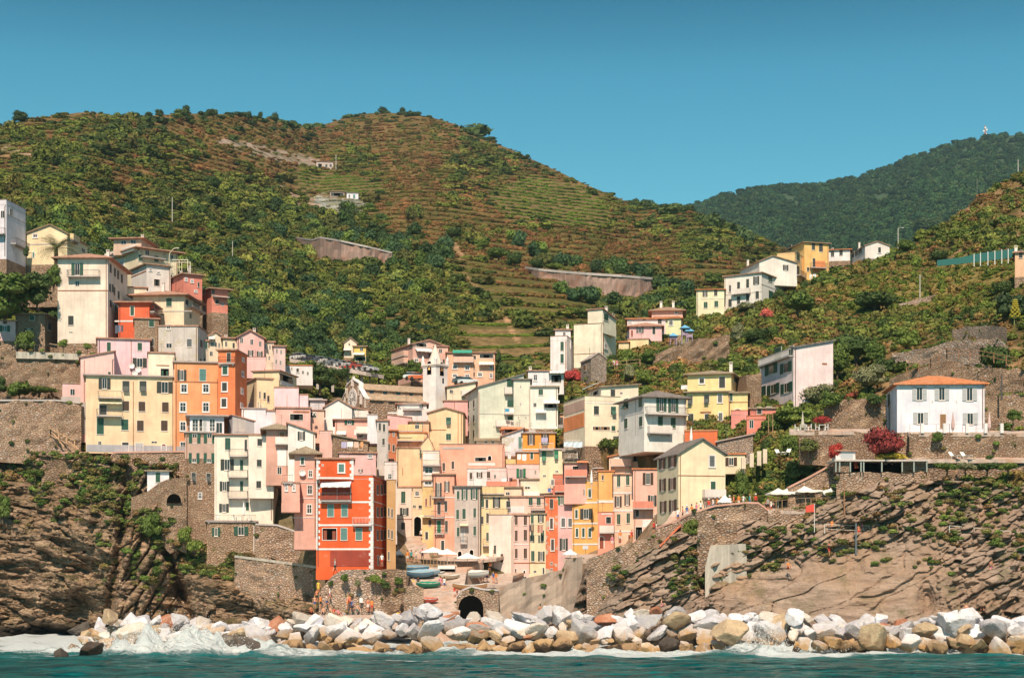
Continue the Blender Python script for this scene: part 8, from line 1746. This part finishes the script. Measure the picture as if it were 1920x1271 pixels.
def TREE(px, py, wpx, hpx, col, label, Y=None, kind='round', group='garden trees', trunk=.25, name='tree', cat='tree', front=.6):
    """py = row where it meets the ground; wpx, hpx its size in the photograph"""
    if Y is None: Y = NEAR(px, py) - front
    W_, H_ = wpx*Y/F, hpx*Y/F; r = empty(name, at(px, py, Y)); tag(r, label, cat, group); seed = int(px*3+py) % 5; mt = green(col)
    rv = random.Random(int(px*13+py)); q = MB(); th = H_*trunk; q.tube([(0,0,-.6),(.05*W_*rv.uniform(-1,1),0,th),(.1*W_*rv.uniform(-1,1),.05,H_*.6)], max(.07, W_*.035), 6, r1=max(.04, W_*.02))
    for i in range(3): a = rv.uniform(0, 6.28); q.tube([(0,0,th*.8),(.2*W_*math.cos(a),.2*W_*math.sin(a),H_*.5),(.33*W_*math.cos(a),.33*W_*math.sin(a),H_*.72)], max(.04, W_*.018), 5, r1=.02)
    q.build('trunk', BARK, r); me = crown(kind, seed, mt); c = link(bpy.data.objects.new('crown', me), r)
    fl = {'round': .95, 'bush': .75, 'olive': .7, 'flat': .5, 'tall': 1.5}[kind]; ch_ = H_*(1-trunk*.8); c.location = (0, 0, H_-ch_); c.scale = (W_/2.15, W_/2.15, ch_/(fl*2.05)); c.rotation_euler = (0, 0, rv.uniform(0, 6.28)); return r
g1, g2, g3, g4, gol = (.090,.140,.032), (.060,.098,.030), (.140,.195,.042), (.042,.072,.030), (.19,.20,.11)
T = TREE
T(1497,598,80,60,g1,'broad loquat tree in front of the long white villa'); T(1397,590,46,24,gol,'clipped flat olive tree before the long white villa',kind='flat',trunk=.4); T(1383,648,40,50,gol,'columnar grey green shrub tree above the stone bank',kind='tall',trunk=.1)
T(1428,590,10,9,g1,'tiny round shrub beside the clipped olive') ; T(1325,600,24,14,g1,'round shrub under the ridge row yellow house',kind='bush',trunk=.1); T(1308,600,26,14,g2,'dark shrub at the lower end of the ridge row',kind='bush',trunk=.1)
T(1235,634,28,22,g1,'round green tree right of the lime yellow house end'); T(1247,640,40,16,g2,'low dark hedge clump left of the play towers',kind='bush',trunk=.1)
T(1415,650,70,40,g2,'wide dark green tree over the modern pink house, left'); T(1450,640,30,36,g1,'bushy tree just above the modern pink house'); T(1380,700,30,30,g3,'light green fig tree on the bank above the yellow villa'); T(1400,735,28,18,g1,'green shrub right of the yellow villa roof',kind='bush')
T(1355,695,26,30,g2,'dark cypress like shrub behind the yellow villa',kind='tall')
T(1147,690,30,30,g2,'dark tree behind the ruined barn'); T(1178,692,40,44,g3,'bright green lemon tree, middle of the garden trio'); T(1214,690,40,38,g1,'green tree right of the garden trio'); T(1122,676,24,18,g3,'small green tree on the ruined barn corner',kind='bush')
T(1208,728,44,40,g3,'bright bush below the garden fence'); T(1180,722,30,46,gol,'grey green olive bush below the garden fence',kind='olive'); T(1120,722,60,20,g3,'green creeper mound above the cream house roof',kind='bush',trunk=.05,name='shrub',cat='shrub')
T(1640,588,100,50,g2,'spreading dark tree on the right slope under the farmhouse'); T(1608,690,90,80,g2,'large dark tree just right of the modern pink house'); T(1645,690,50,60,g1,'green tree beside the large dark one'); T(1700,665,60,60,g3,'light green rounded tree above the pale terrace wall')
T(1625,745,80,70,gol,'twisted olive tree left of the white villa',kind='olive',trunk=.35); T(1570,720,66,90,g1,'tall leafy tree filling the gap right of the pink modern house'); T(1530,760,90,46,gol,'pale olive thicket below the pink modern house',kind='olive',trunk=.1)
T(1480,800,90,44,g3,'bright green bank of bushes left of the tea terrace',kind='bush',trunk=.1); T(1446,812,50,34,g1,'green shrub behind the garden stakes',kind='bush',trunk=.1); T(1553,806,20,18,g4,'clipped round bush beside the tea table',kind='round',trunk=.05); T(1525,808,14,16,g4,'dark clipped bush between the tea tables',trunk=.05)
T(1435,852,30,36,g2,'dark green shrub above the cream pillars',kind='tall',trunk=.1); T(1484,860,46,50,g1,'green bush on the bank below the tea terrace',kind='bush',trunk=.1); T(1500,905,80,50,(.12,.16,.05),'wide olive green bush against the slanting wall',kind='bush',trunk=.05); T(1600,838,60,30,gol,'grey shrub right of the tea terrace wall',kind='olive',trunk=.1)
T(1390,935,36,66,g1,'ivy covered green bush right of the dark porch',kind='tall',trunk=.05); T(1420,900,30,40,(.10,.12,.04),'dry green shrub above the promenade end',kind='bush',trunk=.05)
T(1295,1010,44,44,(.13,.17,.04),'bright shrub overhanging the orange coped stair',kind='bush',trunk=.05,Y=219.8); T(1300,1045,30,40,g2,'dark hanging shrub below the orange coped stair',kind='tall',trunk=.05,Y=217.5)
RDF = (.22,.04,.04); RD2 = (.60,.14,.12)
for a in ((1660,862,92,72,RDF,'huge dark red bougainvillea above the pavilion roof',216.6),(1566,862,34,38,(.40,.05,.04),'red bougainvillea ball left of the rooftop hut',218),(1541,795,40,20,(.36,.05,.05),'low red bougainvillea behind the tea tables',224.2),(1075,718,46,34,(.40,.06,.06),'red bougainvillea beside the white covered terrace'),(1437,602,30,32,RD2,'salmon pink oleander in front of the long white villa'),(1600,748,34,16,(.38,.10,.07),'rusty red shrub under the twisted olive')):
    T(*a[:6], Y=(a[6] if len(a) > 6 else None), kind='olive', trunk=.08, name='flowering_shrub', cat='flowering shrub', group='red flowering shrubs', front=1.0)
T(1672,862,60,18,(.50,.40,.06),'yellow flowering hedge on the edge of the pavilion roof',kind='bush',trunk=.02,name='shrub',cat='shrub',Y=217.2)
T(1868,700,66,70,g2,'dark bush with pale blossoms right of the pale terrace wall',kind='bush',trunk=.05); T(1895,600,70,60,g4,'dense dark thicket under the agave stalk',kind='bush',trunk=.05); T(1765,662,36,30,g1,'small round tree on the pale terrace wall'); T(1560,765,50,40,g1,'green bush at the left end of the garden wall',kind='bush',trunk=.05,Y=226.3); T(1640,762,40,26,g2,'dark bush in the middle of the garden wall',kind='bush',trunk=.05,Y=226.2); T(1520,850,44,34,(.12,.14,.045),'olive bush at the foot of the tea terrace wall',kind='bush',trunk=.05,Y=221.6); T(1690,728,50,34,g1,'green bush at the foot of the rusty railed ramp wall',kind='bush',trunk=.05); T(1866,728,40,26,g2,'dark bush behind the right end of the white villa roof',kind='bush',trunk=.05); T(1800,655,44,22,(.12,.15,.05),'olive shrub on top of the pale terrace wall',kind='bush',trunk=.05); T(1660,700,50,34,g2,'dark bush left of the rusty railing',kind='bush',trunk=.05); T(1900,790,34,26,g1,'green bush by the right end of the villa terrace',kind='bush',trunk=.05,Y=221); T(1590,775,44,26,(.14,.13,.05),'dry bush on the garden wall left of the villa',kind='bush',trunk=.05)
T(1720,680,18,26,g2,'small bush between the pale walls',kind='bush')
T(1732,440,56,36,g2,'dark round tree beside the crest street lamp'); T(1700,478,44,34,g1,'green tree right of the farmhouse'); T(1760,495,50,30,g2,'bushy tree by the green netting'); T(1880,560,50,40,g2,'dark tree below the right edge house'); T(1800,455,46,30,g3,'bright bush above the green netting',kind='bush'); T(1760,830,26,26,g1,'green plant hanging in front of the long terrace wall',kind='bush',Y=217.6,trunk=.05)
for i, (x, w_) in enumerate(((1775,50),(1810,46),(1850,50),(1890,46))): T(x, 884, w_, 22, (g1, gol, g2, g3)[i], ('olive green','grey','dark green','bright green')[i]+' hedge shrub under the sun lounger terrace, %s from the left' % ('first','second','third','fourth')[i], kind='bush', trunk=.05, Y=214.5, name='shrub', cat='shrub')
# left side
T(20,560,120,56,g1,'big dark fig thicket under the white tower house',kind='bush',trunk=.05,Y=284); T(75,545,60,40,g2,'dark green bush below the palm',kind='bush',trunk=.05,Y=285); T(10,600,110,90,g1,'tall mass of fig leaves below the white tower house',kind='bush',trunk=.02,Y=286.5); T(70,575,70,70,g2,'dark tangle of shrubs under the cream gable house',kind='bush',trunk=.02,Y=287); T(100,540,40,50,g1,'green shrub at the palm foot',kind='bush',trunk=.02,Y=288.5)
T(49,490,16,34,g4,'dark cypress between the white tower house and the cream gable',kind='tall',Y=297); T(45,660,46,48,g1,'green bush in front of the stone cottage',kind='bush',trunk=.05,Y=284); T(118,658,22,26,g3,'small shrub beside the white door',kind='bush',Y=285); T(164,660,20,20,g3,'small palm like shrub at the end of the fence',kind='bush',Y=285)
T(36,745,52,40,g1,'rounded green bush above the trimmed hedge',kind='bush',trunk=.05,Y=279); T(0,745,34,46,g2,'dark tree at the far left edge of the terrace',kind='tall',Y=279); T(72,738,84,18,(.09,.13,.03),'long trimmed hedge with sunlit top on the left terrace',kind='bush',trunk=.02,Y=278.5,name='hedge',cat='hedge')
T(186,945,40,56,g1,'leafy green shrub on the stone buttress of the left cliff',kind='bush',trunk=.05,Y=261); T(66,895,28,20,g1,'green cushion shrub on the left cliff top',kind='bush',Y=266); T(290,880,60,22,gol,'grey green trailing bush above the white hut',kind='bush',trunk=.02,Y=267.5)
T(280,1010,54,60,g1,'green bush filling the cleft under the arched wall',kind='bush',trunk=.05,Y=258); T(345,1020,34,40,g3,'bright green bush left of the stone ground storey',kind='bush',trunk=.05,Y=257.5); T(366,1035,40,32,g3,'light green bush below the stone ground storey',kind='bush',trunk=.05,Y=256.5)
T(5,975,40,60,g1,'shrub clump on the far left cliff',kind='bush',trunk=.05,Y=262)
for i, (x, y, s) in enumerate(((645,1086,16),(672,1095,12),(703,1090,22),(722,1100,16),(748,1092,16))): T(x, y+4, s+4, s+2, (g1, gol, g3, g2, g1)[i], 'tuft of green, %s from the left, growing in the quay walls' % ('first','second','third','fourth','fifth')[i], kind='bush', trunk=.02, Y=226.2, name='wall_plant', cat='wall plant', group='plants in the quay walls')
T(560,988,16,34,g2,'ivy patch hanging on the wall left of the red house',kind='tall',Y=252.8,trunk=.02,name='wall_plant',cat='wall plant')
# valley trees round the church
for i, (x, y, w_, h_, c, t) in enumerate(((600,735,70,60,g2,'left of the church gable'),(560,720,50,40,g1,'over the stone arcade wall'),(640,715,40,30,g2,'just left of the church gable'),(710,722,60,46,g3,'right behind the church gable'),(745,725,60,50,g3,'behind the middle of the nave'),(775,710,40,40,g1,'left of the bell tower'),(694,715,40,40,g2,'at the foot of the road'),(723,667,22,20,g4,'dark ball beside the pink apartment block'),(640,650,40,26,g2,'left of the tiny gabled house'),(700,650,34,20,g1,'right of the tiny yellow house'),(570,705,60,34,g3,'under the car road'),(932,690,20,40,g2,'right of the orange apartment block'),(812,716,26,12,g1,'by the lane behind the bell tower'))):
    T(x, y, w_, h_, c, 'leafy tree '+t, group='trees of the valley floor', Y=(320 if x < 650 else 343) if y > 690 else None)
for i, (x, y, w_, h_, c, t) in enumerate(((905,470,40,24,g3,'leftmost over the curved wall'),(935,492,60,34,g1,'second over the curved wall'),(965,505,40,40,g2,'dark one over the curved wall'),(1005,505,34,22,g2,'umbrella shaped one over the curved wall'),(1040,508,44,18,g3,'flat light one over the curved wall'),(1115,520,30,40,g4,'conifer over the middle of the curved wall'),(1075,595,40,24,g3,'domed one below the curved wall'),(850,450,40,28,g2,'near the top of the orange path'),(795,555,60,40,g3,'bright one on the valley side'),(700,445,50,30,g2,'over the ribbed wall, right'),(650,440,44,30,g2,'over the ribbed wall, middle'),(600,435,44,28,g2,'over the ribbed wall, left'),(400,360,44,34,g2,'on the left shoulder'),(378,350,34,30,(.10,.11,.03),'olive toned on the left shoulder'),(1340,540,50,34,g1,'left of the ridge row'),(1285,570,50,30,g2,'above the pink villa'))):
    T(x, y, w_, h_, c, 'hillside tree '+t, group='large trees on the hillside')
# pines on the skyline: a thin stem with a small tuft
for i, (x, w_, h_, t) in enumerate(((349,16,18,'tallest pine on the left shoulder skyline'),(467,10,13,'left of two pines before the saddle'),(488,10,14,'right of two pines before the saddle'),(516,14,18,'spiky pine on the saddle'),(717,20,12,'broad left pine on the summit'),(755,14,13,'leaning pine right of the summit'),(769,8,9,'tiny pine right of the summit'),(785,12,9,'low pine right of the summit'),(40,30,18,'rounded oak on the far left skyline'),(255,14,10,'bushy pine left of the shoulder'),(280,14,10,'second bushy pine left of the shoulder'),(300,16,12,'third bushy pine left of the shoulder'),(898,12,10,'small pine on the falling crest'),(918,12,9,'second small pine on the falling crest'),(1192,14,14,'pine at the notch of the crest'),(1213,16,10,'rounded pine right of the notch'))):
    y = skyl(x)+4; T(x, y, w_*1.25, h_*1.45, g4, t, kind='tall' if i < 8 else 'bush', trunk=.12 if i < 8 else .02, group='pines along the skyline', name='pine_tree', cat='pine', Y=HILL.Y[int(np.argmin(abs(HILL.px-x))), -2])
# palm and agave
def PALM(px, py, Y, h, R_, label):
    r = empty('palm_tree', at(px, py, Y)); tag(r, label, 'palm tree'); q = MB(); q.tube([(0,0,-1),(.1,0,h*.5),(0,0,h)], .35, 9, r1=.30)
    for i in range(10): q.lathe([(.36,i*h/10),(.42,i*h/10+.12),(.33,i*h/10+.2)], 9)
    q.build('trunk', BARK, r); rv = random.Random(5); m = MB()
    for i in range(46):
        a = rv.uniform(0, 6.28); up = rv.uniform(.1, 1.25); L = R_*rv.uniform(.8, 1.1); pts = []
        for k in range(8): t = k/7; pts.append(Vector((math.cos(a)*L*t*math.cos(up*.6), math.sin(a)*L*t*math.cos(up*.6), h+L*(math.sin(up)*t-.62*t*t*(1.2-up*.35)))))
        sd = Vector((-math.sin(a), math.cos(a), 0))
        for k in range(7):
            for s in (-1, 1):
                for j in (0, .5):
                    p = pts[k].lerp(pts[k+1], j); d = (pts[k+1]-pts[k]).normalized(); w_ = .85*math.sin(math.pi*min(1, (k+j+.8)/8.2))+.06; tip = p+sd*s*w_+d*.32+Vector((0,0,-.22*w_)); m.add([p, p+d*.10, tip], [(0,1,2)])
    m.build('fronds', green((.10,.125,.035)), r)
PALM(105,505,294,3.6,4.3,'date palm with arching fronds before the cream gabled house')
r = empty('agave', at(1901,628,272)); tag(r, 'tall agave flower stalk with yellow tiers by the right edge', 'agave'); q = MB(); q.tube([(0,0,-.5),(.1,0,3),(.35,0,5.6)], .09, 6, r1=.05); q.build('stalk', simple('stalk_green', (.25,.28,.10), .8), r)
for i in range(9):
    z = 2.8+i*.33; s = .95-.09*i
    for a in range(5): t = a*1.257+i*.6; q = MB(); x, y = .2+s*math.cos(t)*.8, s*math.sin(t)*.8; q.tube([(.2,0,z-.1),(x,y,z)], .03, 4); q.lathe([(.05,z-.02),(.24,z+.05),(.20,z+.14),(.04,z+.18)], 7, c=(x, y)); q.build('flower_tier', simple('agave_yellow', (.55,.46,.06), .8), r)
q = MB()
for i in range(16): t = i*.4; q.add([(.1*math.cos(t+1.57),.1*math.sin(t+1.57),0),(-.1*math.cos(t+1.57),-.1*math.sin(t+1.57),0),(1.1*math.cos(t),1.1*math.sin(t),.9),(.6*math.cos(t),.6*math.sin(t),.35)],[(0,1,3),(0,3,2),(1,2,3)])
q.build('leaves', green((.16,.22,.16)), r)

W_ = np.array(WEEDS); k_ = rng.random(len(W_)) < .5; W_ = W_[k_]; n = len(W_); px, py, Y = W_.T; px = px + rng.uniform(-6, 6, n); S = rng.uniform(.15, .55, n)
scatter('wall_weeds', np.stack([(px-CX)/F*Y, Y-.05, CH+(HY-py)/F*Y], -1), np.stack([S*1.3, S*.8, S], -1), rng.uniform(0, 6.28, n), np.where((rng.random(n) < .5)[:, None], pick(G_OLI, n), pick(G_FOR, n))*rng.uniform(.8, 1.4, (n, 1)), BUSH, 'weeds and caper tufts rooted in the stone walls')

# ------------------------------------------------------------------ sea air
hz = MB(); hz.box(-3400, 3800, -60, 4200, -14, 760)
hm = bpy.data.materials.new('sea_air'); hm.use_nodes = True; hn_ = hm.node_tree; hn_.nodes.clear()
ho = hn_.nodes.new('ShaderNodeOutputMaterial'); hv_ = hn_.nodes.new('ShaderNodeVolumePrincipled'); hv_.inputs['Density'].default_value = .00007
hv_.inputs['Color'].default_value = (.62, .88, 1.0, 1); hv_.inputs['Anisotropy'].default_value = .2; hn_.links.new(hv_.outputs[0], ho.inputs['Volume'])
hb = hz.build('haze', hm); hb['kind'] = 'stuff'; hb['label'] = 'thin blue sea air softening the far mountain'
